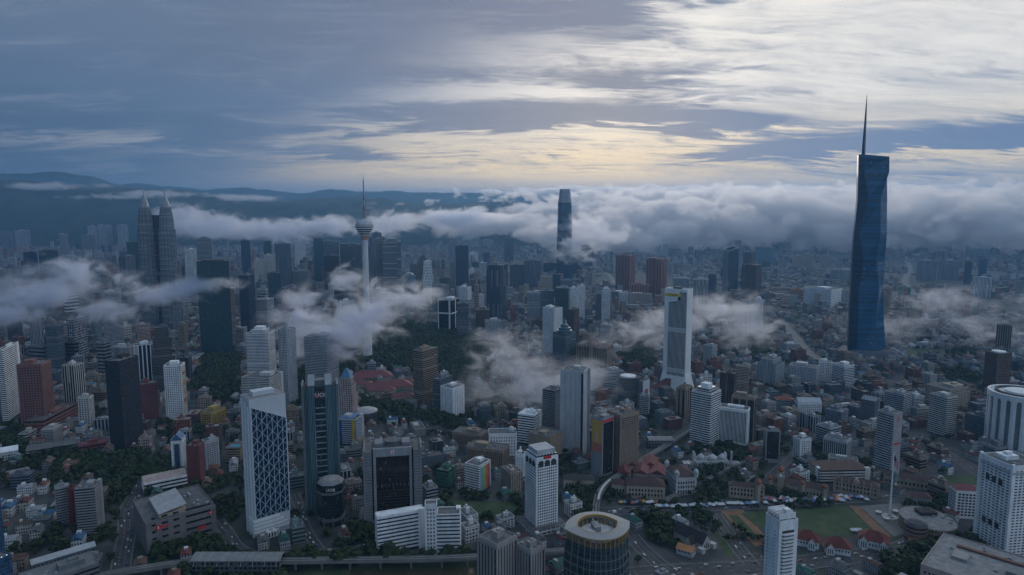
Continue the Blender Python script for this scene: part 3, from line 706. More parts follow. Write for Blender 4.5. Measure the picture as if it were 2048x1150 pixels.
# --- crowned supertall half in the cloud bank
def crowned():
    Y = 3560.0; k = dep(Y, 300)/FPX; C = Vector((xat(1128.5, Y, 200), Y, 0))
    root = lm_root('crowned_skyscraper', "tapering blue glass supertall with a pale latticed crown, cloud streaming past it", 'skyscraper', C, 0, rectpoly(C.x, C.y, 90, 90), 400)
    def rsq(w, ch=.22): h = w/2; c = w*ch; return [(-h+c, -h), (h-c, -h), (h, -h+c), (h, h-c), (h-c, h), (-h+c, h), (-h, h-c), (-h, -h+c)]
    b = MB(); Z = lambda py: hz(Y, py); b.prism(rsq(31*k), 0, Z(470), 0, False, False, None, rsq(28.6*k)); b.prism(rsq(28.6*k), Z(470), Z(405), 0, True, False, None, rsq(26*k))
    b.build('glass_shaft', glazing((.003, .034, .075), 4.5, 60, (.004, .030, .064), 0), root)
    b = MB(); b.prism(rsq(25.5*k), Z(405), Z(402), 0, True); b.build('belt', M_STEEL, root)
    b = MB(); b.prism(rsq(24.6*k), Z(402), Z(378.5), 0, True, False, 1, rsq(20.5*k)); b.build('crown', [facade((.30, .32, .36), (.08, .10, .13), 7, 7, .55, .55), M_ROOF], root)
crowned()

# --- tower with the slanted head and yellow sign
def slanthead():
    ctr, w_, d_, rz, h = solve(1327, 1372, 1383, 790, 580, 24)
    root = lm_root('flared_tower', "white tower with slanted head, yellow sign and flared feet", 'office tower', ctr, rz, footprint(ctr, w_+16, d_+16, rz), h)
    zf = 46.0; wm = M_WHITE; gl = glazing(GLS['K'], 3.8, 60, (.020, .021, .024), 0)
    b = MB(); P0 = rectpoly(0, 0, w_+20, d_+20); P1 = rectpoly(0, 0, w_, d_); b.prism(P0, 0, 18, 0, False, False, None, rectpoly(0, 0, w_+10, d_+10)); b.prism(rectpoly(0, 0, w_+10, d_+10), 18, zf, 0, False, False, None, P1); b.build('flared_foot', wm, root)
    b = MB(); q = rectpoly(0, 0, w_, d_); hl, hr = h, h+1.0
    b.prism(P1, zf, h-2, 0, True, False); b.build('shaft', wm, root)
    # glazed field between the white cheeks, its head cut on a slant
    x0, x1 = -w_/2+w_*.19, w_/2-w_*.03; y = -d_/2-.25
    z_a, z_b = h*.885, h*.975
    g = MB(); g.face([(x0, y, zf), (x1, y, zf), (x1, y, z_b), (x1-w_*.28, y, z_b), (x1-w_*.42, y, z_a), (x0, y, z_a-3)], [(x0, 0), (x1, 0), (x1, h), (x1-6, h), (x1-9, h*.9), (x0, h*.9)]); 
    g.face([(x0, y-6.2, 3), (x1+2, y-6.2, 3), (x1, y, zf), (x0, y, zf)]); g.build('glazing', gl, root)
    n = 15; fb = MB(); fb.box(-.30, .30, -.9, 0, 0, 1); me = fb.mesh('fin', wm)
    for i in range(n):
        x = x0+(x1-x0)*(i+.5)/n; zt = z_b if x > x1-w_*.28 else (z_a-3 if x < x1-w_*.42 else z_a+3)
        o = link(me, 'fin', root, (x, y, zf)); o.scale = (1, 1, zt-zf)
        f2 = MB(); f2.bar((x, y-6.6, 3), (x, y-.4, zf), .60, .9); f2.build('foot_fin', wm, root)
    for zz in (hz(ctr.y, 661), hz(ctr.y, 741)):
        t = MB(); t.box(x0-.3, x1+.3, y-1.3, y-.1, zz-.8, zz); t.box(x0-.3, x1+.3, y-1.3, y-.1, zz+7, zz+7.8)
        m_ = 10
        for i in range(m_):
            xa, xb = x0+(x1-x0)*i/m_, x0+(x1-x0)*(i+1)/m_; t.bar((xa, y-1.1, zz), (xb, y-1.1, zz+7), .8); t.bar((xa, y-1.1, zz+7), (xb, y-1.1, zz), .8)
        t.build('truss_belt', wm, root)
    s = MB(); s.box(-w_/2+1.2, -w_/2+w_*.72, -d_/2-.9, -d_/2-.05, h-15.5, h-9.5); sg = s.build('sign', plain((.62, .42, .02), .6, "sign_yellow", .03), root)
    text_part("Maybank", 5.0, M_DARK, sg, (-w_/2+w_*.40, -d_/2-1.0, h-12.4), (math.pi/2, 0, 0))
    p = MB(); p.box(-w_*.18, w_*.12, -d_*.3, d_*.1, h-2, h+4); p.build('plant_room', M_DARK, root)
    p = MB(); p.box(-w_/2, w_/2, -d_/2, -d_/2+.8, h-2, h+.6); p.box(-w_/2, w_/2, d_/2-.8, d_/2, h-2, h+.6); p.box(w_/2-.8, w_/2, -d_/2+.8, d_/2-.8, h-2, h+.6); p.box(-w_/2, -w_/2+.8, -d_/2+.8, d_/2-.8, h-2, h+.6); p.build('parapet', wm, root)
    # banking hall with its dark red sloping roof
    c2 = gp(1311, 790); r2 = lm_root('banking_hall', "low hall with a big dark red sloping roof against the flared white tower", 'building', c2, rz, rectpoly(c2.x, c2.y+20, 60, 50), 20)
    b = MB(); b.box(-16, 17, 2, 44, 0, 12); b.build('wall', plain(PAL['LG']), r2)
    b = MB(); b.face([(-17, 1, 12), (18, 1, 12.5), (18, 45, 36), (12, 45, 36)]); b.face([(-17, 1, 12), (12, 45, 36), (-17, 45, 12)]); b.face([(18, 1, 12.5), (18, 45, 12), (18, 45, 36)]); b.face([(-17, 45, 12), (12, 45, 36), (18, 45, 36), (18, 45, 12)]); b.build('roof', plain((.105, .026, .026), .8, "oxblood_tile", .15), r2)
slanthead()

# --- wedge-topped glass tower
def wedge():
    ctr, w_, d_, rz, h = solve(1445, 1456, 1476, 590, 502, 62)
    root = lm_root('wedge_tower', "blue glass tower with a wedge-cut open top and grey flank", 'office tower', ctr, rz, footprint(ctr, w_, d_, rz), h)
    P = rectpoly(0, 0, w_, d_); zs = [h+6, h, h+14, h+20]; b = MB()
    for i in range(4):
        j = (i+1) % 4; L = (w_, d_)[i % 2]; b.face([(*P[i], 0), (*P[j], 0), (*P[j], zs[j]), (*P[i], zs[i])], [(0, 0), (L, 0), (L, zs[j]), (0, zs[i])], 1 if i in (0, 2) else 0)
    b.face([(*P[i], h-4) for i in range(4)], None, 2)
    b.build('glass_shaft', [glazing((.008, .030, .055), 4, 2.2), facade(PAL['G'], GLS['N'], 4, 3, .5, .5), M_ROOFD], root)
    b = MB()
    for i in range(4): j = (i+1) % 4; b.bar((*P[i], zs[i]), (*P[j], zs[j]), 2.2)
    b.build('roof_frame', M_STEEL, root)
wedge()

# --- brown twin hotels
for nm_, xl, xc, xr, yb, yt in (("rust brown hotel tower, rear one of the twin pair", 1231, 1259, 1271, 583, 512), ("rust brown hotel tower, front one of the twin pair", 1292, 1322, 1334, 598, 519)):
    r_, w_, d_, h = tower(nm_, xl, xc, xr, yb, yt, ('fin', 12, .30), 'TC', 'Z', 24, .8, HT, 'hotel_tower', 'flat', '', False, group="brown twin hotels")
    b = MB(); b.box(-w_/2-1.5, w_/2+1.5, -d_/2-1.5, d_/2+1.5, h-8, h-3); b.build('cornice', plain((.20, .085, .06)), r_)
    b = MB(); b.box(-w_*.12, w_*.12, -d_/2-2, -d_/2+1, 0, h+2); b.build('centre_bay', plain((.16, .062, .045)), r_)
    b = MB(); b.box(w_/2-1, w_/2+2, -d_*.14, d_*.14, 0, h+2); b.build('side_bay', plain((.16, .062, .045)), r_)
tower("brown mall podium joining the twin rust brown hotels", 1262, None, 1300, 600, 570, ('fin', 12, .3), 'TC', 'Z', None, .6, 'building', None, 'flat', '', False)

# --- two-horned glass bank tower and its round annexe
def hornbank():
    ctr, w_, d_, rz, h = solve(609, None, 678, 1022, 768, None, .75)
    root = lm_root('bank_tower', "green-blue glass bank tower with two raised horns and white letters", 'office tower', ctr, rz, footprint(ctr, w_, d_, rz), h)
    G = glazing((.014, .042, .056), 3.9, 1.5, (.05, .075, .085)); GD = glazing((.008, .026, .034), 3.9, 1.8)
    b = MB(); b.prism(rectpoly(0, 0, w_, d_), 0, h-4, 0, True, False, 1); b.build('glass_shaft', [facade((.12, .185, .21), (.016, .060, .080), 60, 1.5, .55, 1), M_ROOFD], root)
    hw = w_*.10; hy = d_/2
    for s in (-1, 1):
        b = MB(); x = s*w_*.245
        P = [(x-hw, -hy-4), (x+hw, -hy-4), (x+hw, hy*.2), (x-hw, hy*.2)]; b.prism(P, 0, h+1, 0, False); z0 = h+1
        b.face([(P[0][0], P[0][1], z0), (P[1][0], P[1][1], z0), (P[2][0], P[2][1], z0+9), (P[3][0], P[3][1], z0+9)], None, 1)
        b.face([(P[1][0], P[1][1], z0), (P[2][0], P[2][1], z0), (P[2][0], P[2][1], z0+9)]); b.face([(P[0][0], P[0][1], z0), (P[3][0], P[3][1], z0+9), (P[3][0], P[3][1], z0)]); b.face([(P[3][0], P[3][1], z0), (P[3][0], P[3][1], z0+9), (P[2][0], P[2][1], z0+9), (P[2][0], P[2][1], z0)])
        b.build('horn', [facade((.15, .22, .25), (.016, .060, .080), 60, 1.8, .62, 1), plain((.22, .25, .27), .5)], root)
        c = MB(); xx = s*w_*.5; c.box(xx-1.2, xx+1.2, -hy-1.2, hy, 0, h+.5); c.build('corner_pier', plain((.12, .15, .165), .5), root)
    b = MB(); b.box(-w_*.145, w_*.145, -hy-1.2, -hy, 0, h-2); b.build('front_glazing', GD, root)
    sp = MB(); sp.box(-w_*.145, w_*.145, -hy-2.6, -hy-1.1, 0, 1.1); me = sp.mesh('sun_shelf', plain((.20, .27, .29), .5)); n = int((h-30)/7.6)
    for i in range(n): link(me, 'sun_shelf', root, (0, 0, 10+i*7.6))
    sg = MB(); sg.box(-w_*.145, w_*.145, -hy-2.8, -hy-1.2, h-17, h-7); sgo = sg.build('sign_panel', M_DARK, root)
    text_part("UOB", 7.4, M_SIGNW, sgo, (w_*.035, -hy-2.95, h-12), (math.pi/2, 0, 0))
    q = MB(); q.box(-w_*.12, -w_*.075, -hy-3, -hy-2.8, h-14.5, h-9.5); q.build('red_mark', M_SIGNR, sgo)
    pr = MB(); pr.box(-w_*.36, w_*.36, -hy*.2, hy*.8, h-4, h+3); pr.build('plant_room', plain((.13, .15, .16)), root)
    c2 = gp(654, 1062); r2 = lm_root('round_office', "dark octagonal bank annexe with a pale ring roof below the horned tower", 'office tower', c2+Vector((0, 22, 0)), 0, circle(32, 12, c2.x, c2.y+22), 60)
    Y = c2.y+22; k = dep(Y, 60)/FPX; rr_ = 27*k; h2 = hz(Y, 962)
    O = lambda r: circle(r, 8, 0, 0, math.pi/8)
    b = MB(); b.prism(O(rr_*.9), 0, 14, 0, True, False, 1); b.prism(O(rr_), 14, h2, 0, True, True, 1); b.build('glass_drum', [glazing((.008, .018, .022), 3.8, 1.8, (.02, .03, .034)), M_ROOFD], r2)
    b = MB(); b.prism(O(rr_+.5), h2*.78, h2*.83, 0, True, True); b.build('stone_band', plain((.14, .14, .145)), r2)
    b = MB(); b.prism(O(rr_+.4), h2*.14, h2*.2, 0, True, True); b.build('lower_band', plain((.12, .125, .13)), r2)
    b = MB(); b.prism(O(rr_*.98), h2, h2+3, 0, False, False, None, O(rr_*.82)); b.prism(O(rr_*.82), h2+3, h2+3.2, 0, True, False, None, O(rr_*.8)); b.build('ring_roof', plain((.22, .225, .24), .6), r2)
    b = MB(); b.lathe([(rr_*.55, h2+3.2), (rr_*.55, h2+3.9), (0, h2+3.9)], 20); b.build('helipad', plain((.30, .30, .31)), r2)
    text_part("UOB", 5.2, M_SIGNW, r2, (rr_*.25, -rr_*.95, h2-5.2), (math.pi/2, 0, rad(6)))
    for i in range(8):
        a_ = math.pi/8+i*math.pi/4; q = MB(); q.box(rr_*math.cos(a_)*.86-.9, rr_*math.cos(a_)*.86+.9, rr_*math.sin(a_)*.86-.9, rr_*math.sin(a_)*.86+.9, 0, 14); q.build('column', plain((.13, .13, .135)), r2)
hornbank()

# --- white tower with the blue diamond lattice
def lattice():
    ctr, w_, d_, rz, h = solve(487, 504, 576, 1078, 800, 72)
    root = lm_root('lattice_tower', "white framed tower with a blue diamond-lattice glass front", 'office tower', ctr, rz, footprint(ctr, w_, d_, rz), h)
    wm = plain((.50, .53, .57), .6, "pale_cladding", .06); G = glazing((.006, .026, .060), 4, 3, (.008, .028, .060))
    b = MB(); b.prism(rectpoly(0, 0, w_, d_), 0, h, 0, True, False, 1); b.build('wall', [wm, M_ROOFL], root)
    for i in range(3):
        x = -w_/2+w_*(.1+.34*i); q = MB(); q.box(x, x+w_*.12, -d_/2-1.0, -d_/2, 0, h-4-i*3); q.build('pilaster', M_WHITE, root)
    X = w_/2+.3; y0, y1 = -d_/2+1.5, d_/2-.3; zb = 24.0
    ztop = lambda y: h-9-(y-y0)/(y1-y0)*20
    g = MB(); g.face([(X, y0, zb), (X, y1, zb), (X, y1, ztop(y1)), (X, y0, ztop(y0))], [(y0, zb), (y1, zb), (y1, ztop(y1)), (y0, ztop(y0))])
    g.face([(X, y1, zb), (X-w_*.9, y1+.6, zb), (X-w_*.9, y1+.6, ztop(y1)), (X, y1, ztop(y1))]); g.build('glass_front', G, root)
    bar = plain((.38, .47, .53), .5, "lattice_steel", .05)
    W_ = y1-y0; cw = W_/3.4; ch = cw*1.22; segs = []
    for s in (1, -1):
        k = -40
        while k < 60:
            # line z = s*slope*(y-y0)+k*ch ; clip to the field
            sl_ = s*ch/(cw); zc = zb+k*ch
            pts = []
            steps = 200
            ins = [t/steps for t in range(steps+1) if zb <= zc+sl_*W_*t/steps <= ztop(y0+W_*t/steps)]
            if len(ins) > 3: segs.append(((X+.3, y0+W_*ins[0], zc+sl_*W_*ins[0]), (X+.3, y0+W_*ins[-1], zc+sl_*W_*ins[-1])))
            k += 1
    for i in range(1, 9):
        y = y0+i*cw/2
        if y < y1: segs.append(((X+.3, y, zb), (X+.3, y, ztop(y))))
    for a, c in segs: q = MB(); q.bar(a, c, .54); q.build('lattice_bar', bar, root)
    e = MB(); e.bar((X+.3, y0, zb), (X+.3, y0, ztop(y0)), 1.1); e.bar((X+.3, y1, zb), (X+.3, y1, ztop(y1)), 1.1); e.bar((X+.3, y0, ztop(y0)), (X+.3, y1, ztop(y1)), 1.1); e.build('frame', wm, root)
    for i in range(4):
        q = MB(); q.box(-w_*.1, w_/2+1.5, -d_/2-1.5, d_/2*(1-.22*i)+.8, 6+i*4.6, 8.6+i*4.6); q.build('base_band', M_WHITE, root)
    q = MB(); q.box(w_/2+1, w_/2+9, -d_*.25, d_*.12, 0, 7); q.build('entrance_porch', facade(PAL['W'], GLS['K'], 7.2, 3.2, .5, .7), root)
    q = MB(); q.box(-w_*.3, w_*.1, -d_*.3, d_*.3, h, h+5); q.build('plant_room', wm, root)
lattice()

# --- brown glass hotel between two grey wings
def wingblock():
    ctr, w_, d_, rz, h = solve(729, None, 843, 1046, 895, None, .55)
    root = lm_root('winged_tower', "dark brown glass block held between grey pilaster wings, round roof pad", 'office tower', ctr, rz, footprint(ctr, w_+6, d_+6, rz), h)
    st = plain((.185, .19, .21), .8, "grey_stone", .12); G = glazing((.016, .012, .010), 3.7, 2.2, (.024, .019, .016))
    b = MB(); b.prism(rectpoly(0, 0, w_*.72, d_*.8), 0, h, 0, True, False, 1); b.build('glass_block', [G, M_ROOFD], root)
    f = MB(); fx = w_*.315; fy = -d_*.4
    for s in (-1, 1): f.box(s*fx-1.6, s*fx+1.6, fy-3, fy+.1, 0, h+1)
    f.box(-fx-1.6, fx+1.6, fy-3.1, fy+.1, h-9, h+1.2); f.build('front_frame', plain((.25, .255, .275)), root)
    e = MB(); e.lathe([(2.2, 0), (2.2, .4), (0, .4)], 16); eo = e.build('emblem', M_SIGNW, root, (0, fy-3.1, h-4)); eo.rotation_euler = (math.pi/2, 0, 0)
    e = MB(); e.lathe([(1.3, .4), (1.3, .6), (0, .6)], 16); eo2 = e.build('emblem_centre', M_SIGNR, eo)
    for s in (-1, 1):
        q = MB(); x = s*w_*.43; q.prism(rectpoly(x, -d_*.06, w_*.13, d_*1.05), 0, h-1, 0, True, False, 1); q.build('side_wing', [facade((.185, .19, .21), (.06, .065, .07), 3.7, 60, 1, .16), M_ROOF], root)
        q = MB(); q.box(s*w_*.50-.8, s*w_*.50+.8, -d_*.6, d_*.4, 0, h+1.5); q.build('wing_edge', st, root)
    sl = MB(); sl.box(-fx+1.6, fx-1.6, fy-.5, fy, 0, .7); me = sl.mesh('floor_line', plain((.035, .026, .022), .5))
    for i in range(int(h*.42/3.7)): link(me, 'floor_line', root, (0, 0, 6+i*3.7))
    for i in range(9): q = MB(); x = -fx+3+i*(2*fx-6)/8; q.box(x-.25, x+.25, fy-.8, fy, h*.5, h*.54); q.build('bracket', st, root)
    q = MB(); q.lathe([(w_*.13, h), (w_*.13, h+5), (w_*.15, h+5.2), (w_*.15, h+6.2), (w_*.12, h+6.4), (0, h+6.4)], 28); q.build('helipad', M_ROOF, root)
    for s in (-1, 1): q = MB(); q.box(s*w_*.24-5, s*w_*.24+5, -d_*.2, d_*.3, h, h+4); q.build('plant_room', st, root)
    q = MB(); q.box(-w_*.62, w_*.46, -d_*.75, d_*.6, 0, 9); q.build('podium', facade((.13, .13, .14), GLS['K'], 4.5, 5, .7, .5), root)
wingblock()
# ------------------------------------------------------------------ the towers of the city, nearest rows last; photo columns and rows give their place and size
TOWERS = [
 # lower-left
 ("white end-walled office slab banded in blue glass", 0, 11, 42, 844, 700, B36, 'W', 'T', 20),
 ("red granite tower with rows of punched square windows", 38, 88, 107, 857, 729, ('grid', 4.6, 4.4, .5, .55), 'RB', 'N', 22),
 ("white concrete tower framing a dark glass side", 127, 151, 171, 826, 732, F4, 'OW', 'K', 40),
 ("cream mid-rise block below the white framed tower", 157, 180, 189, 852, 795, GW, 'OW', 'N', 28),
 ("black ribbed office tower darker than all its neighbours", 216, 244, 282, 904, 724, B3, 'BK', 'N', 38),
 ("white portal tower with three dark vertical glass strips", 270, None, 306, 772, 689, ('fin', 8.0, .7), 'W', 'N'),
 ("square brown block in front of the white portal tower", 279, None, 316, 836, 766, G3, 'MR', 'K'),
 ("white gridded hotel with a painted mural down its edge", 330, 365, 373, 839, 731, ('grid', 3.4, 3.6, .62, .5), 'W', 'N', 16, .8, HT),
 ("dark olive stepped tower behind the white portal tower", 304, None, 350, 780, 655, ('steps', B3, [(.55, 1, 1), (.85, .8, .8), (1, .6, .6)]), 'DG', 'K'),
 ("beige ribbed office block peeping over the white portal tower", 276, None, 303, 742, 649, B3, 'PK', 'Z'),
 ("white round-fronted condominium of stacked curved balconies", 208, None, 247, 714, 584, B3, 'LG', 'N', None, .8, AP),
 ("white lattice-gridded twin-block condominium tower", 136, 150, 175, 728, 640, ('grid', 6.4, 5.5, .8, .75), 'LG', 'N', 30, .8, AP),
 ("blue glass office slab under the thick cloud bank", 93, 118, 130, 742, 651, B36, 'SL', 'T', 24),
 ("pale slim tower rising into the thick cloud bank", 60, None, 88, 725, 600, F3, 'LG', 'S', None, .8, AP),
 ("huge dark blue glass tower with a round rooftop deck", 398, None, 462, 708, 522, GL, 'BK', 'T', None, .8, 'office tower', None, 'disc', 'BK'),
 ("thin cream banded tower beside the huge dark blue one", 453, None, 472, 694, 578, B3, 'BE', 'Z'),
 ("slate glass tower behind the thin cream one", 480, 498, 511, 668, 551, GL, 'SL', 'N', 28),
 ("low white banded block at the foot of the thin cream tower", 457, 488, 495, 694, 657, B36, 'LG', 'K', 20),
 ("white stepped hotel tower with a castellated top", 494, 538, 552, 786, 668, ('band', 3.2, .45), 'W', 'N', 18, .8, HT, None, 'crown'),
 ("mustard yellow school block in the trees", 401, 424, 453, 854, 826, ('grid', 3.8, 5, .8, .45), 'YE', 'K', 42, .8, 'building'),
 ("white curved-balcony condominium behind the blue lattice tower", 485, 540, 567, 850, 758, ('band', 3.2, .45), 'OW', 'N', 30, .8, AP),
 ("tall white residential tower half lost in cloud", 559, 575, 594, 815, 660, G3, 'LG', 'N', 36, .8, AP),
 ("grey banded slab tower with its head in the cloud", 610, 655, 678, 802, 676, B3, 'LG', 'S', 30),
 ("pink stone tower under a blue pyramid roof", 674, 706, 716, 852, 759, ('steps', ('grid', 3.8, 4.2, .45, .6), [(.66, 1, 1), (.88, .84, .84), (1, .66, .66)]), 'PK', 'N', 20, .8, 'office tower', None, 'flat'),
 ("blue and yellow mid-rise beside the pink stone tower", 677, 712, 727, 892, 840, B36, 'LG', 'B', 24, .8, 'building'),
 ("brown striped octagonal tower standing by the forest", 827, 846, 876, 812, 703, ('band', 3.8, .5), 'TN', 'K', 40),
 ("grey glass block tucked behind the brown striped tower", 866, 880, 905, 824, 760, B36, 'SL', 'N', 36),
 ("white and dark glass block with a brown flat roof", 881, 906, 929, 836, 778, ('grid', 3.6, 7, .25, .4), 'W', 'K', 42, .8, 'building'),
 # centre behind the mist
 ("white framed slab with one giant black glass front", 876, 904, 918, 664, 601, ('grid', 60, 40, .86, .93), 'W', 'K', 22),
 ("blue-grey ribbed tower beside the white framed slab", 914, None, 937, 674, 607, B36, 'SL', 'N'),
 ("dark maroon slab beside the blue-grey ribbed tower", 952, None, 980, 662, 620, F2, 'BR', 'K'),
 ("grey balconied apartment block at the forest edge", 970, None, 1001, 686, 643, GW, 'LG', 'K', None, .8, AP),
 ("tall navy tower with pale vertical ribs", 973, 1000, 1015, 642, 531, ('fin', 6, .8), 'SL', 'N', 24),
 ("white zigzag tower of stacked offset boxes", 845, None, 867, 607, 523, ('steps', ('grid', 6.5, 7, .6, .6), [(.3, 1, 1), (.5, .86, .9), (.7, .94, .9), (.88, .8, .9), (1, .7, .9)]), 'W', 'S', None, .8, AP),
 ("pale blue glass tower with an open arched crown", 808, None, 831, 606, 552, GLW, 'LG', 'L', None, .8, 'office tower', None, 'crown'),
 ("grey slab tower with a green glass penthouse", 864, 886, 899, 626, 572, G3, 'SL', 'T', 25),
 ("slim white tower behind the zigzag boxes", 870, None, 881, 547, 519, F3, 'LG', 'S'),
 ("white and navy striped tower with a cut top", 897, None, 916, 524, 477, F4, 'LG', 'N'),
 ("charcoal glass monolith with a pale cap", 911, None, 937, 582, 491, GL, 'SL', 'N'),
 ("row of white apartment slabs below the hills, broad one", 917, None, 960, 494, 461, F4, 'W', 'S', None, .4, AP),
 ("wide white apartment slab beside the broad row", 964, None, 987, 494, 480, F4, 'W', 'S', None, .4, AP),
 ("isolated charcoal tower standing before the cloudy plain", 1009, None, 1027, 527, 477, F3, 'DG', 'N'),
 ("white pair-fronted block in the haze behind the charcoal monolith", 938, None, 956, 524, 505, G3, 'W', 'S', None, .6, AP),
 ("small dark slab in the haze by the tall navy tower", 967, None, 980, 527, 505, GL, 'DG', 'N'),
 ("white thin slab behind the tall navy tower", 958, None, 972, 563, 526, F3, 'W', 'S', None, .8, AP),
 ("white residential tower with grey side bays", 917, 935, 943, 601, 575, G3, 'W', 'N', 25, .8, AP),
 ("dark brown slab with a sloped head", 942, None, 960, 588, 560, F3, 'BR', 'K'),
 ("white stepped apartment tower beside the tall navy tower", 954, None, 974, 614, 590, ('steps', G3, [(.7, 1, 1), (1, .6, .8)]), 'W', 'S', None, .8, AP),
 ("little white block behind the dark brown slab", 937, None, 948, 565, 538, G3, 'W', 'S', None, .8, AP),
 ("grey ribbed slab next to the charcoal monolith", 900, None, 912, 586, 523, F3, 'G', 'S'),
 ("brown tower with a spike on its tiered top", 834, None, 858, 562, 512, ('steps', G3, [(.8, 1, 1), (.92, .7, .7), (1, .4, .4)]), 'BR', 'K'),
 # around the telecom tower
 ("dark stepped skyscraper behind the telecom tower head", 738, None, 772, 580, 466, ('steps', F2, [(.78, 1, 1), (.93, .82, .8), (1, .55, .6)]), 'SL', 'N'),
 ("grey banded slab behind the telecom tower shaft", 747, None, 768, 600, 478, F3, 'G', 'S'),
 ("broad charcoal tower with pale floor lines", 766, None, 803, 604, 482, ('band', 4.2, .78), 'LG', 'N', None, .8, 'office tower', None, 'crown'),
 ("teal glass tower with a flat dark head", 628, None, 647, 565, 477, GL, 'DG', 'T'),
 ("long banded glass slab behind the teal tower", 646, None, 679, 562, 483, B4, 'SL', 'T'),
 ("black glass tower in front of the banded slab", 648, None, 678, 584, 511, GL, 'BK', 'K'),
 ("unfinished concrete tower lit by small work lamps", 681, None, 727, 566, 488, ('grid', 4, 4, .8, .7), 'DG', 'K'),
 ("beige apartment block under the unfinished tower", 680, None, 704, 558, 529, G3, 'BE', 'Z', None, .8, AP),
 ("patterned glass office box with a pale edge", 585, 615, 622, 580, 543, ('grid', 4, 3, .5, .8), 'G', 'T', 18),
 ("curved white banded tower by the teal glass one", 590, None, 612, 536, 481, B4, 'W', 'N'),
 ("blue-grey slab of two shafts beside the curved white tower", 552, None, 583, 582, 488, F3, 'SL', 'N'),
 ("dark egg-topped tower in the haze", 529, None, 544, 562, 483, GL, 'DG', 'T'),
 ("white residential tower of twin bays near the egg-topped tower", 529, None, 552, 570, 510, GW, 'OW', 'K', None, .8, AP),
 ("white residential tower, shorter of two near the egg-topped tower", 509, None, 529, 572, 519, GW, 'OW', 'K', None, .8, AP),
 ("teal glass slab before the white residential pair", 537, None, 562, 624, 546, GLW, 'DG', 'T'),
 ("white resort tower with terraced balconies by the teal slab", 511, 535, 549, 662, 600, B36, 'LG', 'N', 25, .8, AP),
 ("white stepped block standing in the cloud by the telecom tower", 676, None, 714, 640, 602, ('steps', GW, [(.8, 1, 1), (1, .7, .8)]), 'W', 'S', None, .8, AP),
 ("white slab behind the telecom tower foot", 740, None, 768, 606, 578, B36, 'W', 'S', None, .6),
 ("black orange-capped block beside the telecom tower foot", 774, None, 800, 600, 549, GL, 'BK', 'K'),
 ("navy tower behind the broad charcoal one", 690, None, 716, 556, 506, F3, 'SL', 'N'),
 # far left
 ("white ribbed office tower beside the twin skyscrapers", 370, 372, 395, 586, 499, F2, 'W', 'S', 85),
 ("round-shouldered green-topped banded tower", 395, None, 425, 570, 478, B36, 'G', 'T', None, .8, 'office tower', None, 'crown'),
 ("dark tower with a lit roof edge behind the dark blue one", 483, None, 501, 556, 481, GL, 'DG', 'N'),
 ("black glass tower before the foothills", 50, None, 77, 580, 504, GL, 'BK', 'N'),
 ("wide black tower standing next to the black glass one", 82, None, 119, 590, 501, GL, 'BK', 'T'),
 ("tall pale striped tower before the foothills", 121, None, 138, 530, 468, F4, 'LG', 'N'),
 ("teal construction-wrapped tower with a red crane deck", 255, None, 283, 560, 484, GLW, 'GN', 'G'),
 ("grey glass tower in front of the wrapped tower", 240, 252, 273, 600, 513, F3, 'SL', 'N', 30),
 ("white arched-roof apartment tower poking out of cloud", 316, None, 354, 634, 592, F4, 'W', 'N', None, .7, AP),
 ("grey stacked condominium at the picture's dim west edge", 0, None, 26, 632, 540, G3, 'G', 'N', None, .8, AP),
 ("dark ribbed condominium with three vertical shafts", 27, None, 62, 612, 533, F4, 'SL', 'N', None, .8, AP),
 ("maroon-topped grey slab under the foothills", 164, None, 192, 516, 469, F3, 'G', 'S', None, .8, AP),
 ("white apartment tower, tallest of the foothill cluster", 176, None, 194, 504, 452, F4, 'LG', 'S', None, .8, AP),
 ("white twin-shaft apartment tower of the foothill cluster", 196, None, 214, 502, 450, F4, 'LG', 'S', None, .8, AP),
 ("narrow white apartment tower of the foothill cluster", 215, None, 226, 500, 451, F3, 'LG', 'S', None, .8, AP),
 ("broad white apartment tower ending the foothill cluster", 236, None, 257, 500, 450, F4, 'LG', 'S', None, .8, AP),
 ("grey apartment slab with pale pilasters in the west", 0, None, 28, 498, 464, F4, 'G', 'S', None, .5, AP),
 ("white-edged apartment slab next to the grey pilaster slab", 30, None, 62, 497, 461, F4, 'LG', 'S', None, .5, AP),
 ("pair-topped tower high against the foothills", 9, None, 42, 470, 437, F3, 'G', 'S', None, .5, AP),
 ("dim green glass block below the wide black tower", 0, None, 24, 668, 600, GLW, 'DG', 'T'),
 # right of centre
 ("dark slab with a cream roof band near the tallest spire-less tower", 1087, None, 1120, 552, 526, GL, 'DG', 'N'),
 ("wide dark slab half behind drifting cloud", 1122, None, 1163, 552, 503, GL, 'SL', 'N'),
 ("glass tower with a bright rim beside the crowned supertall", 1163, None, 1188, 532, 492, GL, 'SL', 'S'),
 ("charcoal block in the haze of the middle city", 1020, None, 1048, 578, 530, F3, 'DG', 'N'),
 ("charcoal block with a rugged top next to the haze block", 1049, None, 1082, 578, 521, F3, 'SL', 'N'),
 ("beige postmodern tower with stepped shoulders", 1076, None, 1107, 590, 554, ('steps', G3, [(.7, 1, 1), (1, .7, .8)]), 'BE', 'Z'),
 ("dark tower behind the beige postmodern one", 1106, None, 1121, 596, 549, GL, 'DG', 'N'),
 ("grey slab with a white roof rim", 1121, None, 1145, 582, 561, F3, 'SL', 'S'),
 ("white-lined apartment block, first of a banded pair", 1054, None, 1082, 642, 585, B36, 'LG', 'N', None, .8, AP),
 ("white-lined apartment block, second and darker of a banded pair", 1081, None, 1108, 642, 582, B36, 'SL', 'T', None, .8, AP),
 ("green glass tower with a white spine", 1110, 1136, 1141, 648, 577, GL, 'TG', 'G', 12),
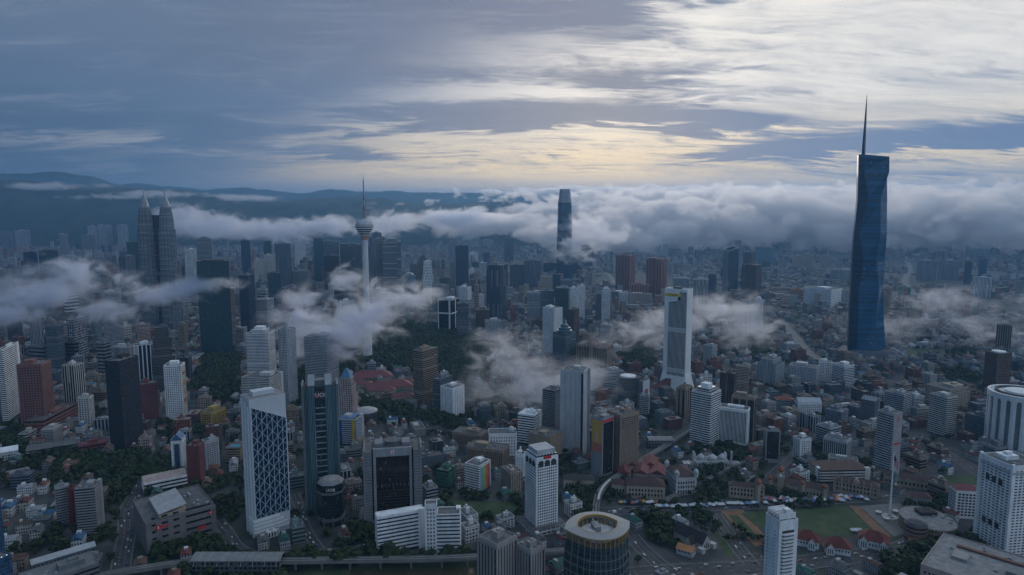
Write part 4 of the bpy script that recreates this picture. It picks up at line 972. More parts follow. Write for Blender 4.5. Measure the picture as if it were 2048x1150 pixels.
 ("white stepped apartment shaft beside the green glass tower", 1139, None, 1155, 646, 577, G3, 'W', 'S', None, .8, AP),
 ("taller white apartment shaft beside the green glass tower", 1154, None, 1170, 640, 572, G3, 'W', 'S', None, .8, AP),
 ("white open-framed tower topped by a spiky crown", 1203, None, 1221, 644, 582, ('grid', 4, 4, .6, .7), 'W', 'N', None, .8, AP, None, 'crown'),
 ("plain grey shaft beside the open-framed white tower", 1191, None, 1203, 640, 588, F3, 'G', 'S'),
 ("pale blue apartment block with white fins", 1227, None, 1256, 622, 586, F3, 'W', 'L', None, .8, AP),
 ("long beige hotel slab behind the pale blue block", 1256, None, 1303, 612, 589, GW, 'PK', 'Z', None, .4, HT),
 ("wide grey office slab behind the white slant-headed tower", 1346, None, 1378, 602, 558, F3, 'LG', 'S'),
 ("white gothic tower block with pointed bays", 1386, None, 1416, 640, 560, F4, 'LG', 'S'),
 ("dark slab next to the white gothic tower", 1416, None, 1432, 604, 549, GL, 'SL', 'N'),
 ("thin grey tower beyond the wedge-topped glass tower", 1469, None, 1481, 545, 481, F3, 'LG', 'S'),
 ("dark brown tower crowned by a taller brown block", 1482, 1511, 1523, 602, 531, F3, 'BR', 'K', 22),
 ("brown upper tower behind the dark brown one", 1485, 1502, 1511, 560, 505, F3, 'BR', 'K', 22),
 ("white condominium shaft with a crown, front of a pair", 1495, None, 1512, 674, 620, G3, 'W', 'S', None, .8, AP, None, 'crown'),
 ("white condominium shaft with a crown, rear of a pair", 1506, None, 1524, 660, 602, G3, 'W', 'S', None, .8, AP, None, 'crown'),
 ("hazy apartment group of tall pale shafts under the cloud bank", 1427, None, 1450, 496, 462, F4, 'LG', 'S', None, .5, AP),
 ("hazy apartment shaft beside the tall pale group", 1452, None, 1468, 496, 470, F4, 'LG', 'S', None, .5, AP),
 ("white slab pair in the plain beyond the brown twin hotels", 1311, None, 1322, 512, 490, F3, 'W', 'S', None, .8, AP),
 ("white slab closing the pair beyond the brown twin hotels", 1325, None, 1337, 512, 489, F3, 'W', 'S', None, .8, AP),
 ("white and orange apartment block alone on the plain", 1376, None, 1387, 514, 494, F3, 'PK', 'S', None, .8, AP),
 ("broad hazy glass grid block behind the brown upper tower", 1510, None, 1545, 534, 495, GLW, 'G', 'L', None, .5),
 # far right
 ("white sloping shopping block near the tallest tower", 1607, 1662, 1684, 616, 580, ('grid', 7, 9, .85, .2), 'W', 'S', 30, .8, 'building'),
 ("orange apartment slab beside the white sloping block", 1580, None, 1608, 604, 580, G36, 'OR', 'Z', None, .5, AP),
 ("yellow stepped flats, nearest of the hazy row", 1584, None, 1603, 538, 512, G3, 'BE', 'Z', None, .6, AP),
 ("yellow flats with a stair tower in the hazy row", 1605, None, 1626, 532, 508, G3, 'BE', 'Z', None, .6, AP),
 ("orange and white flats in the hazy row", 1640, None, 1657, 534, 512, G3, 'PK', 'Z', None, .6, AP),
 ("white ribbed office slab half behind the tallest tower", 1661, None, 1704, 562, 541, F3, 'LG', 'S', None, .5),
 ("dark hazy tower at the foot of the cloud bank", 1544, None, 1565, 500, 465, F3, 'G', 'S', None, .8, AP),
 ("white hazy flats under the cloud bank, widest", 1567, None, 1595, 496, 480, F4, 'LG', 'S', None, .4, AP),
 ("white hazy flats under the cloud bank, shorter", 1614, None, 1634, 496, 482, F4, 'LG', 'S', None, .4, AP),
 ("bronze tower at the shoulder of the tallest tower", 1764, None, 1779, 644, 578, F3, 'TN', 'Z'),
 ("giant grey apartment slab with a central slot, first half", 1833, None, 1874, 562, 522, F2, 'LG', 'N', None, .35, AP, None, 'flat', '', None, 0, None, None, None, None, 0.0),
 ("giant grey apartment slab with a central slot, second half", 1877, None, 1918, 561, 522, F2, 'LG', 'N', None, .35, AP, None, 'flat', '', None, 0, None, None, None, None, 0.0),
 ("blue glass tower rising behind the white double slab", 1957, None, 1974, 556, 518, GL, 'SL', 'B'),
 ("teal glass tower beside the giant grey slab", 1928, None, 1943, 570, 524, GL, 'DG', 'T'),
 ("white double slab with dark slots", 1944, 1946, 1985, 594, 554, F4, 'W', 'N', 80, .4, AP),
 ("white hazy hospital block near the canal", 1932, None, 1977, 520, 498, F4, 'LG', 'S', None, .4, 'building'),
 ("green netted building under construction", 1796, None, 1821, 604, 576, ('plainwall',), 'GN', 'G', None, .8, 'building'),
 ("orange market building on the plain", 1921, None, 1941, 592, 582, G3, 'OR', 'Z', None, .8, 'building'),
 ("beige misty tower with red pilasters", 1991, None, 2022, 708, 652, F4, 'TN', 'Z', None, .8, AP),
 ("dark brick tower with a pale drum on its roof", 1967, 1992, 2021, 790, 708, GW, 'BR', 'K', 40, .8, HT, None, 'disc'),
 # middle right
 ("white condominium tower with window stacks behind the teal crown", 1085, 1108, 1125, 714, 618, G3, 'W', 'S', 40, .8, AP),
 ("dark brown slab behind the stone courthouse", 1133, 1148, 1158, 692, 620, F3, 'BR', 'K', 26),
 ("small white banded office above the stone courthouse", 1200, 1219, 1225, 684, 651, B36, 'LG', 'N', 18, .8, 'building'),
 ("long pale ribbon-window slab sloping into cloud", 1195, 1210, 1247, 786, 745, B36, 'LG', 'N', 60, .8, 'building'),
 ("slim white tower standing in the torn cloud veil", 1125, 1167, 1175, 913, 743, ('fin', 9, .10), 'LG', 'N', 14),
 ("grey window-banded tower in front of the torn cloud veil", 1085, 1110, 1126, 882, 783, B3, 'G', 'K', 30),
 ("dark green round-cornered tower with a white roof disc", 1238, None, 1276, 813, 758, B4, 'DG', 'G', None, .9, 'office tower', None, 'disc'),
 ("white tower with a red mural on its end wall", 1277, 1285, 1299, 818, 763, B3, 'G', 'K', 30, .8, 'building'),
 ("grey banded mid-rise below the red mural", 1280, None, 1297, 832, 793, B36, 'LG', 'K', None, .8, 'building'),
 ("brown and cream slab at the foot of the slant-headed tower", 1354, 1370, 1382, 838, 777, ('fin', 8, .4), 'TN', 'K', 24),
 ("white and green glass tower with a stepped rooftop", 1382, 1420, 1440, 900, 789, ('band', 3.8, .62), 'W', 'G', 26, .8, 'office tower', None, 'crown'),
 ("grey ribbed box in a thick white frame", 1428, 1494, 1498, 898, 822, ('fin', 2.1, .6), 'W', 'K', 8, .8, 'office tower', None, 'flat', '', True, 0, None, None, (1.0, 1.0, 9)),
 ("dark brown tower behind the white and green glass one", 1439, 1468, 1473, 810, 749, F3, 'BR', 'K', 14),
 ("cream balconied block beside the dark brown tower", 1472, None, 1496, 790, 734, B3, 'BE', 'Z', None, .8, AP),
 ("orange-brown slab rising behind the thick white frame", 1463, 1507, 1511, 888, 797, ('fin', 12, .8), 'TN', 'K', 10),
 ("white pixelated block with scattered dark panels", 1406, 1424, 1434, 734, 693, G36, 'LG', 'K', 26, .8, 'building'),
 ("blue-grey stepped tower of three shafts", 1514, 1552, 1569, 776, 722, ('steps', F3, [(.85, 1, 1), (1, .6, 1)]), 'LG', 'L', 24, .8, HT),
 ("narrow tower with a tall yellow poster on its side", 1183, 1204, 1227, 955, 840, ('plainwall',), 'G', 'K', 40, .8, 'office tower', None, 'flat'),
 ("big beige hotel slab with hundreds of small windows", 1213, 1240, 1277, 948, 832, ('grid', 3.4, 3.0, .6, .55), 'TN', 'N', 48, .8, HT),
 ("white and black banded office block with roof plant", 1036, 1068, 1082, 892, 832, ('band', 4.2, .55), 'W', 'K', 22, .8, 'building'),
 ("white ribbon slab near the foot of the tallest tower", 1577, 1632, 1637, 776, 737, G3, 'LG', 'N', 8, .8, HT),
 ("white office cube behind the long ribbon slab", 1638, None, 1664, 764, 726, G36, 'W', 'N', None, .8, 'building'),
 ("white banded tower block with a dark corner near the round plaza", 1663, 1688, 1708, 779, 733, B36, 'W', 'N', 42, .8, HT),
 ("grey ribbon slab ending in an orange panel", 1768, 1806, 1823, 838, 791, B36, 'LG', 'N', 24, .8, HT),
 ("cream stepped flats behind the orange-panelled slab", 1789, 1808, 1823, 798, 770, B36, 'BE', 'Z', 35, .8, AP),
 ("large beige gallery-fronted block of flats", 1850, 1898, 1935, 822, 781, GW, 'BE', 'K', 34, .8, AP),
 ("cream tower block with a dark corner stripe", 1858, 1892, 1912, 875, 796, ('band', 3.6, .5), 'OW', 'K', 34, .8, HT),
 ("teal-grey office block beside the fluted white tower", 1929, 1975, 1986, 882, 838, B36, 'SL', 'T', 20, .8, 'building'),
 ("black and white banded tower with a pale advertising wall", 1751, 1783, 1800, 957, 830, ('band', 3.6, .5), 'LG', 'K', 32),
 ("blue-grey box office in the old quarter", 1650, 1682, 1695, 866, 826, B36, 'SL', 'L', 24, .8, 'building'),
 ("dark ribbon-window office with stepped terraces", 1632, 1660, 1681, 902, 858, ('band', 4.0, .6), 'LG', 'K', 36, .8, 'building'),
 ("pale grey pilaster block before the dark ribbon office", 1647, 1692, 1701, 922, 884, F3, 'LG', 'S', 16, .8, 'building'),
 ("white block with a black central stripe and twin roof boxes", 1586, 1600, 1622, 922, 880, ('grid', 3.6, 4, .5, .5), 'W', 'K', 52, .8, 'building'),
 ("dark glass block in a grey stone frame", 1526, 1531, 1560, 925, 863, ('grid', 50, 22, .8, .86), 'G', 'K', 78, .8, 'building'),
 ("pale green block under a red tiled roof", 1547, 1553, 1587, 822, 800, B36, 'TG', 'S', 75, .8, 'building', None, 'hip'),
 ("white hall with a shallow curved roof", 1588, 1596, 1643, 830, 804, G36, 'W', 'S', 72, .8, 'building', None, 'gable', 'LG'),
 ("grey gabled tower with a white slip on one side", 1721, 1748, 1758, 852, 803, B3, 'SL', 'K', 22, .8, 'building', None, 'gable', 'G'),
 # lower-left foreground
 ("white and blue gabled tower with a portico motif", 343, 366, 373, 942, 880, ('grid', 3.4, 4, .5, .5), 'W', 'B', 14, .8, 'building'),
 ("dark red brick tower before the white window slab", 374, 400, 410, 968, 893, ('grid', 3.4, 3, .6, .25), 'MR', 'K', 22, .8, 'building'),
 ("white window slab seen end-on behind the dark red tower", 404, 412, 439, 941, 884, ('grid', 3.4, 3.6, .6, .45), 'LG', 'N', 62, .8, 'building'),
 ("tan block with a rooftop swimming pool", 451, 480, 490, 926, 897, ('band', 4.0, .45), 'TN', 'K', 18, .8, HT, None, 'bare'),
 ("grey banded flats, narrower of the pair split by a red stair", 113, None, 141, 1050, 973, ('band', 3.3, .45), 'G', 'K', None, .9, AP),
 ("grey banded flats, wider of the pair split by a red stair", 153, 192, 206, 1070, 976, ('band', 3.3, .45), 'G', 'K', 18, .8, AP),
 # centre foreground
 ("green-clad shop block with a blank pink flank", 874, 897, 911, 978, 944, ('band', 3.6, .3), 'GN', 'K', 28, .8, 'building'),
 ("white hostel block with rainbow end panels", 930, 958, 981, 989, 934, ('band', 3.4, .5), 'W', 'S', 34, .8, 'building'),
 ("long old flats with rusty balconies behind the rainbow block", 905, 962, 977, 898, 872, ('grid', 3.2, 3.2, .7, .5), 'TN', 'K', 24, .8, AP),
 ("long old flats nearer the white arched building", 933, 1006, 1019, 940, 903, ('grid', 3.2, 3.2, .7, .5), 'TN', 'K', 20, .8, AP),
 ("brown cinema block behind the crowned white tower", 1058, 1100, 1124, 935, 876, ('plainwall',), 'TN', 'K', 30, .8, 'building'),
 ("small white clinic block beside the crowned white tower", 1031, 1048, 1052, 954, 910, ('grid', 3.3, 3.4, .4, .4), 'W', 'N', 14, .8, 'building'),
]
for t_ in TOWERS: tower(*t_)
# ------------------------------------------------------------------ ground markings, roads, lawns (structure) and the buildings of the foreground
EXCL = []          # polygons kept free of infill
def sheet(name, pts, mat, z, keep=True):
    P = [gp(px, py, z) for px, py in pts]
    a = sum(P[i].x*P[(i+1) % len(P)].y-P[(i+1) % len(P)].x*P[i].y for i in range(len(P)))
    if a < 0: P.reverse()
    o = MB().face(P).build(name, mat); tag(o, kind='structure')
    if keep: EXCL.append([(p.x, p.y) for p in P])
    return o
def ribbon(pts, width):
    """left and right edges of a strip along world points"""
    L, Rr = [], []
    for i, p in enumerate(pts):
        a = pts[max(i-1, 0)]; b = pts[min(i+1, len(pts)-1)]; d = Vector((b[0]-a[0], b[1]-a[1])).normalized(); n = Vector((-d.y, d.x))
        L.append((p[0]+n.x*width/2, p[1]+n.y*width/2)); Rr.append((p[0]-n.x*width/2, p[1]-n.y*width/2))
    return L, Rr
def smooth_path(pts, n=8):
    P = [Vector(p) for p in pts]; out = []
    for i in range(len(P)-1):
        p0, p1, p2, p3 = P[max(i-1, 0)], P[i], P[i+1], P[min(i+2, len(P)-1)]
        for k in range(n):
            t = k/n; out.append(.5*((2*p1)+(p2-p0)*t+(2*p0-5*p1+4*p2-p3)*t*t+(3*p1-p0-3*p2+p3)*t**3))
    out.append(P[-1]); return out
M_ASPH = plain((.050, .051, .054), .85, "asphalt", .3, scale=1/12)
M_LINE = plain((.50, .50, .48), .8, "line_paint", .1)
M_YLINE = plain((.45, .30, .05), .8, "yellow_paint", .1)
M_PAVE = plain((.20, .105, .058), .9, "brick_paving", .3)
M_PAVEG = plain((.16, .155, .15), .9, "stone_paving", .25)
M_WALK = plain((.13, .13, .128), .9, "pavement", .2)
m, T = newmat("lawn_turf"); P_ = T.n('ShaderNodeNewGeometry').outputs['Position']
c_ = T.mix(T.smooth(T.noise(P_, 1/22, 5, .65), .42, .62), (.030, .058, .018), (.058, .078, .030)); c_ = T.mix(T.m('MULTIPLY', T.smooth(T.noise(P_, 1/45, 4, .6), .56, .68), .8), c_, (.10, .088, .062))
b_ = T.n('ShaderNodeBsdfPrincipled'); T.put(b_.inputs['Base Color'], c_); b_.inputs['Roughness'].default_value = .95
o_ = T.n('ShaderNodeOutputMaterial'); T.t.links.new(b_.outputs[0], o_.inputs[0]); M_LAWN = m
ROADZ = .20
ROADS = []         # centre lines for the cars: (points, width)
def road(name, pix_pts, width, z=.12, mat=None, line=True, kerb=True, cars=True, excl=True):
    global ROADZ
    ROADZ += .022; z = ROADZ
    pts = smooth_path([gp(px, py, z) for px, py in pix_pts]); L, Rr = ribbon(pts, width); b = MB()
    for i in range(len(pts)-1): b.face([(*Rr[i], z), (*Rr[i+1], z), (*L[i+1], z), (*L[i], z)])
    tag(b.build(name, mat or M_ASPH), kind='structure')
    if line:
        b = MB(); s = 0.0
        for off in ((0,) if width < 14 else (-width/6, width/6)):
            for i in range(len(pts)-1):
                p, q = pts[i], pts[i+1]; d = (q-p); L_ = d.length; n = max(1, int(L_/9))
                if L_ < .1: continue
                d.normalize(); nn = Vector((-d.y, d.x, 0))
                for k in range(n):
                    a = p+d*(L_*k/n)+nn*off; e = a+d*min(4, L_/n*.5); b.face([a-nn*.12+Vector((0, 0, .05)), e-nn*.12+Vector((0, 0, .05)), e+nn*.12+Vector((0, 0, .05)), a+nn*.12+Vector((0, 0, .05))])
        if b.f: tag(b.build('road_markings', M_LINE), kind='structure')
    if kerb:
        for s in (1, -1):
            E0, E1 = ribbon(pts, width+.5), ribbon(pts, width+4.5); a_, c__ = (E0[0], E1[0]) if s > 0 else (E1[1], E0[1]); b = MB()
            for i in range(len(pts)-1):
                b.face([(*c__[i], z+.13), (*a_[i], z+.13), (*a_[i+1], z+.13), (*c__[i+1], z+.13)][::-1])
            tag(b.build('pavement', M_WALK), kind='structure')
    if excl:
        for i in range(0, len(pts)-1): EXCL.append([Rr[i], Rr[i+1], L[i+1], L[i]])
    if cars: ROADS.append((pts, width, z))
    return pts
def px2(z, *pp): return [gp(px, py, z) for px, py in pp]
sheet('lawn', [(1480, 1026), (1694, 1013), (1757, 1066), (1590, 1074), (1512, 1052)], M_LAWN, .10)
sheet('plaza', [(1697, 1011), (1716, 1011), (1784, 1074), (1759, 1072)], M_PAVE, .11)
sheet('plaza', [(1718, 1012), (1800, 1006), (1836, 1058), (1788, 1073)], M_PAVEG, .09)
sheet('plaza', [(1437, 1018), (1484, 1017), (1540, 1084), (1512, 1094)], M_PAVE, .09)
sheet('lawn', [(1456, 1030), (1474, 1029), (1520, 1076), (1506, 1082)], M_LAWN, .13, False)
sheet('lawn', [(1430, 1066), (1448, 1064), (1478, 1108), (1452, 1112)], M_LAWN, .10)
sheet('bare_ground', [(1680, 704), (1800, 700), (1836, 716), (1800, 738), (1690, 734)], plain((.13, .115, .10), .95, 'site_soil', .4, scale=1/25), .08, False)
sheet('lawn', [(1800, 702), (1868, 698), (1900, 706), (1830, 714)], M_LAWN, .13)
sheet('lawn', [(1850, 954), (1944, 949), (1965, 974), (1898, 984), (1862, 972)], M_LAWN, .10)
sheet('lawn', [(890, 996), (1040, 1006), (1048, 1036), (905, 1040)], M_LAWN, .10)
sheet('lawn', [(610, 1136), (958, 1124), (958, 1180), (600, 1190)], M_LAWN, .10)
sheet('river', [(700, 1141), (1130, 1134), (1130, 1150), (700, 1157)], plain((.055, .045, .022), .25, "muddy_water", .15), .15, False)
road('road', [(1428, 1026), (1452, 1062), (1478, 1098), (1505, 1130)], 15)
road('road', [(1235, 1152), (1330, 1143), (1530, 1133), (1660, 1118), (1800, 1098), (1850, 1072)], 24)
road('road', [(1262, 1070), (1284, 1096), (1320, 1128), (1345, 1144)], 16)
road('road', [(1185, 1024), (1300, 1019), (1440, 1014), (1600, 1005), (1760, 996), (1830, 1003)], 17)
road('road', [(293, 955), (270, 992), (254, 1022), (254, 1062), (246, 1105), (238, 1160)], 16)
road('road', [(434, 1040), (452, 1062), (480, 1098), (540, 1112), (700, 1100), (760, 1084)], 12)
road('road', [(588, 985), (600, 1020), (614, 1062), (640, 1100)], 9)
road('road', [(760, 822), (840, 846), (900, 866), (960, 882), (1040, 930)], 18)
road('road', [(1830, 868), (1880, 900), (1940, 934), (1990, 968)], 18)
road('road', [(1700, 905), (1790, 890), (1850, 876), (1990, 862), (2080, 850)], 18)
road('highway', [(1793, 494), (1808, 512), (1820, 536), (1810, 560), (1822, 582), (1850, 612), (1905, 640), (1980, 668), (2080, 690)], 34, mat=plain((.16, .16, .16), .9, "concrete_road"), line=False, kerb=False)
road('highway', [(1560, 640), (1590, 672), (1612, 700), (1650, 730)], 26, mat=plain((.16, .16, .16), .9, "concrete_road"), line=False, kerb=False)
road('highway', [(1192, 534), (1216, 548), (1228, 566), (1232, 590), (1222, 620)], 22, mat=plain((.16, .16, .16), .9, "concrete_road"), line=False, kerb=False, cars=False)
road('highway', [(1560, 545), (1680, 548), (1830, 546), (2060, 536)], 30, mat=plain((.16, .16, .16), .9, "concrete_road"), line=False, kerb=False, cars=False)
road('highway', [(880, 497), (960, 505), (1060, 512), (1180, 500)], 36, mat=plain((.16, .16, .16), .9, "concrete_road"), line=False, kerb=False, cars=False)
road('road', [(120, 835), (200, 812), (290, 782), (380, 742)], 12, cars=False)
road('road', [(1300, 905), (1345, 880), (1400, 842), (1450, 815), (1520, 790)], 11, cars=False)
road('road', [(1500, 985), (1560, 935), (1600, 900), (1640, 870), (1700, 838)], 9, cars=False)
for k in range(9):
    p = gp(1520+k*7.5, 1113, .3); b = MB(); b.face([(p.x-.4, p.y-3, .3), (p.x+.4, p.y-3, .3), (p.x+3.4, p.y+3, .3), (p.x+2.6, p.y+3, .3)]); tag(b.build('road_markings', M_YLINE), kind='structure')

def merge(main, others):
    for o in others:
        o.parent = main; o.matrix_parent_inverse = main.matrix_basis.inverted()
        for k in ('label', 'category', 'group'):
            if k in o: del o[k]
        o.name = 'wing'
def put(root, px, py, z=0):
    """a photo point on the ground, in the coordinates of a thing"""
    return root.matrix_basis.inverted() @ gp(px, py, z) if False else Matrix.Rotation(-root.rotation_euler.z, 4, 'Z') @ (gp(px, py, z)-root.location)

# --- white banded office of two wings and a stair tower
r1 = tower("white banded office of two wings joined by a tall stair tower", 751, 755, 849, 1112, 1036, ('band', 4.4, .45), 'W', 'N', 80, .8, 'office building', 'office_building', 'bare')[0]
r2 = tower("x", 874, None, 920, 1109, 1030, ('band', 4.4, .45), 'W', 'N', None, .75, 'office building', 'wing', 'bare', jit=.05)[0]
r3 = tower("x", 850, None, 874, 1110, 1010, ('grid', 4.4, 3.4, .45, .5), 'W', 'N', None, .9, 'office building', 'wing', 'bare', jit=.05)[0]
del HERO[-2:]; merge(r1, [r2, r3])
# --- grey pair of ribbed blocks at the bottom edge
r1 = tower("brown-grey ribbed twin-block office cut by the bottom edge", 957, 994, 1032, 1290, 1092, ('fin', 3.6, .38), (.27, .255, .25), 'K', 44, .8, 'office building', 'office_building', 'flat')[0]
r2 = tower("x", 1034, 1062, 1087, 1285, 1104, ('fin', 3.6, .38), (.27, .255, .25), 'K', 44, .8, 'office building', 'wing', 'flat')[0]
del HERO[-1:]; merge(r1, [r2])
b = MB(); b.lathe([(3.2, 0), (3.2, .5), (0, .5)], 18)
# --- white crowned hotel tower
r1, w_, d_, h = tower("white gridded hotel tower with dark arches under a stepped cap", 1050, 1072, 1116, 1066, 921, ('grid', 3.5, 3.0, .62, .5), 'W', 'N', 62, .8, HT, 'hotel_tower', 'bare', pod=(9, 9, 7))
wm = plain(PAL['W'])
for sx in range(3):
    for face in (0, 1):
        t = (sx-1)*.28; b = MB(); hw = .115*(w_ if face == 0 else d_)
        P = [(-hw, 0), (hw, 0), (hw, 5)]+[(hw*math.cos(a), 5+hw*.8*math.sin(a)) for a in [math.pi*i/8 for i in range(1, 8)]]+[(-hw, 5)]
        if face == 0: b.face([(x+t*w_, -d_/2-.12, h-9.5+z) for x, z in P])
        else: b.face([(w_/2+.12, x+t*d_, h-9.5+z) for x, z in P])
        b.build('arch', M_DARK, r1)
b = MB(); b.box(-w_*.46, w_*.46, -d_*.46, d_*.46, h+.3, h+4.5); b.build('upper_storey', facade(PAL['W'], GLS['N'], 4.2, 60, 1, .5), r1)
b = MB(); b.box(-w_*.40, w_*.40, -d_*.40, d_*.40, h+4.5, h+10.5); b.build('cap', plain(PAL['LG']), r1)
text_part("HOTEL", 3.0, M_SIGNR, r1, (w_/2+.6, 0, h+2.0), (math.pi/2, 0, math.pi/2)) if False else None
b = MB(); b.box(w_/2+.05, w_/2+.6, -d_*.17, d_*.17, h-.2, h+3.4); b.build('sign', M_SIGNR, r1)
# --- slim white balconied tower at the bottom
r1, w_, d_, h = tower("slim white tower with chamfered balconies at the bottom edge", 1526, 1553, 1590, 1300, 1046, ('plainwall',), 'W', 'N', 52, .8, AP, 'apartment_tower', 'bare', near=True)
rc = MB(); rc.box(w_/2-.2, w_/2+.15, -d_*.34, d_*.30, 6, h-8); rc.build('balcony_recess', M_DARK, r1)  # dark slab on the flat wall, painting in the shade behind the balconies
bl = MB(); bl.prism([(w_/2-.3, -d_*.40), (w_/2+2.2, -d_*.30), (w_/2+2.2, d_*.24), (w_/2-.3, d_*.36)], 0, 1.25, 0, True, True); me = bl.mesh('balcony', plain(PAL['W']))
for i in range(int((h-10)/3.3)): link(me, 'balcony', r1, (0, 0, 4+i*3.3))
b = MB(); b.box(-.45, .45, -.1, .05, 0, 1.2); me = b.mesh('window', glazing(GLS['K']))
for i in range(int((h-10)/3.3)):
    for x in (-w_*.3, w_*.22): link(me, 'window', r1, (x, -d_/2, 5+i*3.3))
for x, y, s, z in ((-.2, 0, .3, 5), (.2, .1, .22, 9), (.05, -.2, .2, 3)):
    b = MB(); b.box(x*w_-s*w_*.6, x*w_+s*w_*.6, y*d_-s*d_*.6, y*d_+s*d_*.6, h, h+z); b.build('lift_house', plain(PAL['W']), r1)
for i in range(5): b = MB(); b.box(-w_*.45+i*w_*.2, -w_*.45+i*w_*.2+.5, -d_*.45, d_*.45, h+1.4, h+6.5); b.build('roof_frame', plain(PAL['W']), r1)
# --- big grey-white residential slab on the lower right
r1, w_, d_, h = tower("huge grey-white residential slab with slot windows on the lower right", 1955, 2018, 2085, 1125, 935, ('grid', 3.3, 5.2, .62, .38), 'W', 'K', 44, .8, AP, 'apartment_tower', 'flat', jit=0)
for t in (-.5, .5):
    b = MB(); b.box(t*w_-1.2, t*w_+1.2, -d_/2-1.6, -d_/2+2, 0, h+3); b.build('corner_pier', plain(PAL['W']), r1)
for s, zz in ((0, h*.76), (1, h*.30)):
    for i in range(3): b = MB(); b.box(-w_*.3+i*w_*.2, -w_*.3+i*w_*.2+w_*.12, -d_/2-.35, -d_/2-.02, zz, zz+7); b.build('sky_garden', M_DARK, r1)
b = MB(); b.box(-w_/2-1.5, w_/2+1.5, -d_/2-1.5, d_/2+1.5, h-8, h-5.5); b.build('cornice', plain(PAL['LG']), r1)
# --- fluted round white tower
def fluted():
    Y = gp(2038, 905).y+26; C = Vector((xat(2040, Y, 60), Y, 0)); k = dep(Y, 60)/FPX; r = 55*k; h = hz(C.y, 783)
    root = lm_root('fluted_tower', "fluted white round tower with arched grey recesses and a dark roof ring", 'office tower', C, 0, circle(r+4, 16, C.x, C.y), h)
    b = MB(); b.lathe([(r*.95, 0), (r*.95, h-8)], 48, cap=False); b.build('recess_wall', facade((.22, .235, .25), GLS['S'], 3.8, 1.5, .5, .6), root)
    n = 20
    for i in range(n):
        a = 2*math.pi*(i+.25)/n; da = math.pi/n*.52; P = [(r*.94*math.cos(a-da), r*.94*math.sin(a-da)), (r*math.cos(a-da), r*math.sin(a-da)), (r*1.01*math.cos(a), r*1.01*math.sin(a)), (r*math.cos(a+da), r*math.sin(a+da)), (r*.94*math.cos(a+da), r*.94*math.sin(a+da))]
        q = MB(); q.prism(P, 0, h-7.5, 0, True); 
        q.build('rib', M_WHITE, root)
        a2 = a+math.pi/n; hw = math.pi/n*.5; pts = []
        for j in range(7):
            u = -1+2*j/6; pts.append((u, math.sqrt(max(0, 1-u*u))*4.5))
        g = MB()
        for (u0, z0), (u1, z1) in zip(pts, pts[1:]):
            A = lambda u: (r*1.0*math.cos(a2+u*hw), r*1.0*math.sin(a2+u*hw))
            g.face([(*A(u0), h-13+z0), (*A(u1), h-13+z1), (*A(u1), h-7.5), (*A(u0), h-7.5)])
        g.build('arch_head', M_WHITE, root)
    b = MB(); b.lathe([(r*.94, h-7.5), (r*1.012, h-7.5), (r*1.012, h), (r*.93, h), (r*.93, h-2), (0, h-2)], 48, cap=False); b.build('crown_ring', M_WHITE, root)
    b = MB(); b.lathe([(r*.80, h-2), (r*.80, h+1.2), (r*.72, h+1.2), (r*.72, h-1)], 40, cap=False); b.build('roof_ring', M_DARK, root)
    b = MB(); b.lathe([(r*.5, h-2), (r*.5, h+1.6), (0, h+2.2)], 32); b.build('roof_disc', M_WHITE, root)
fluted()
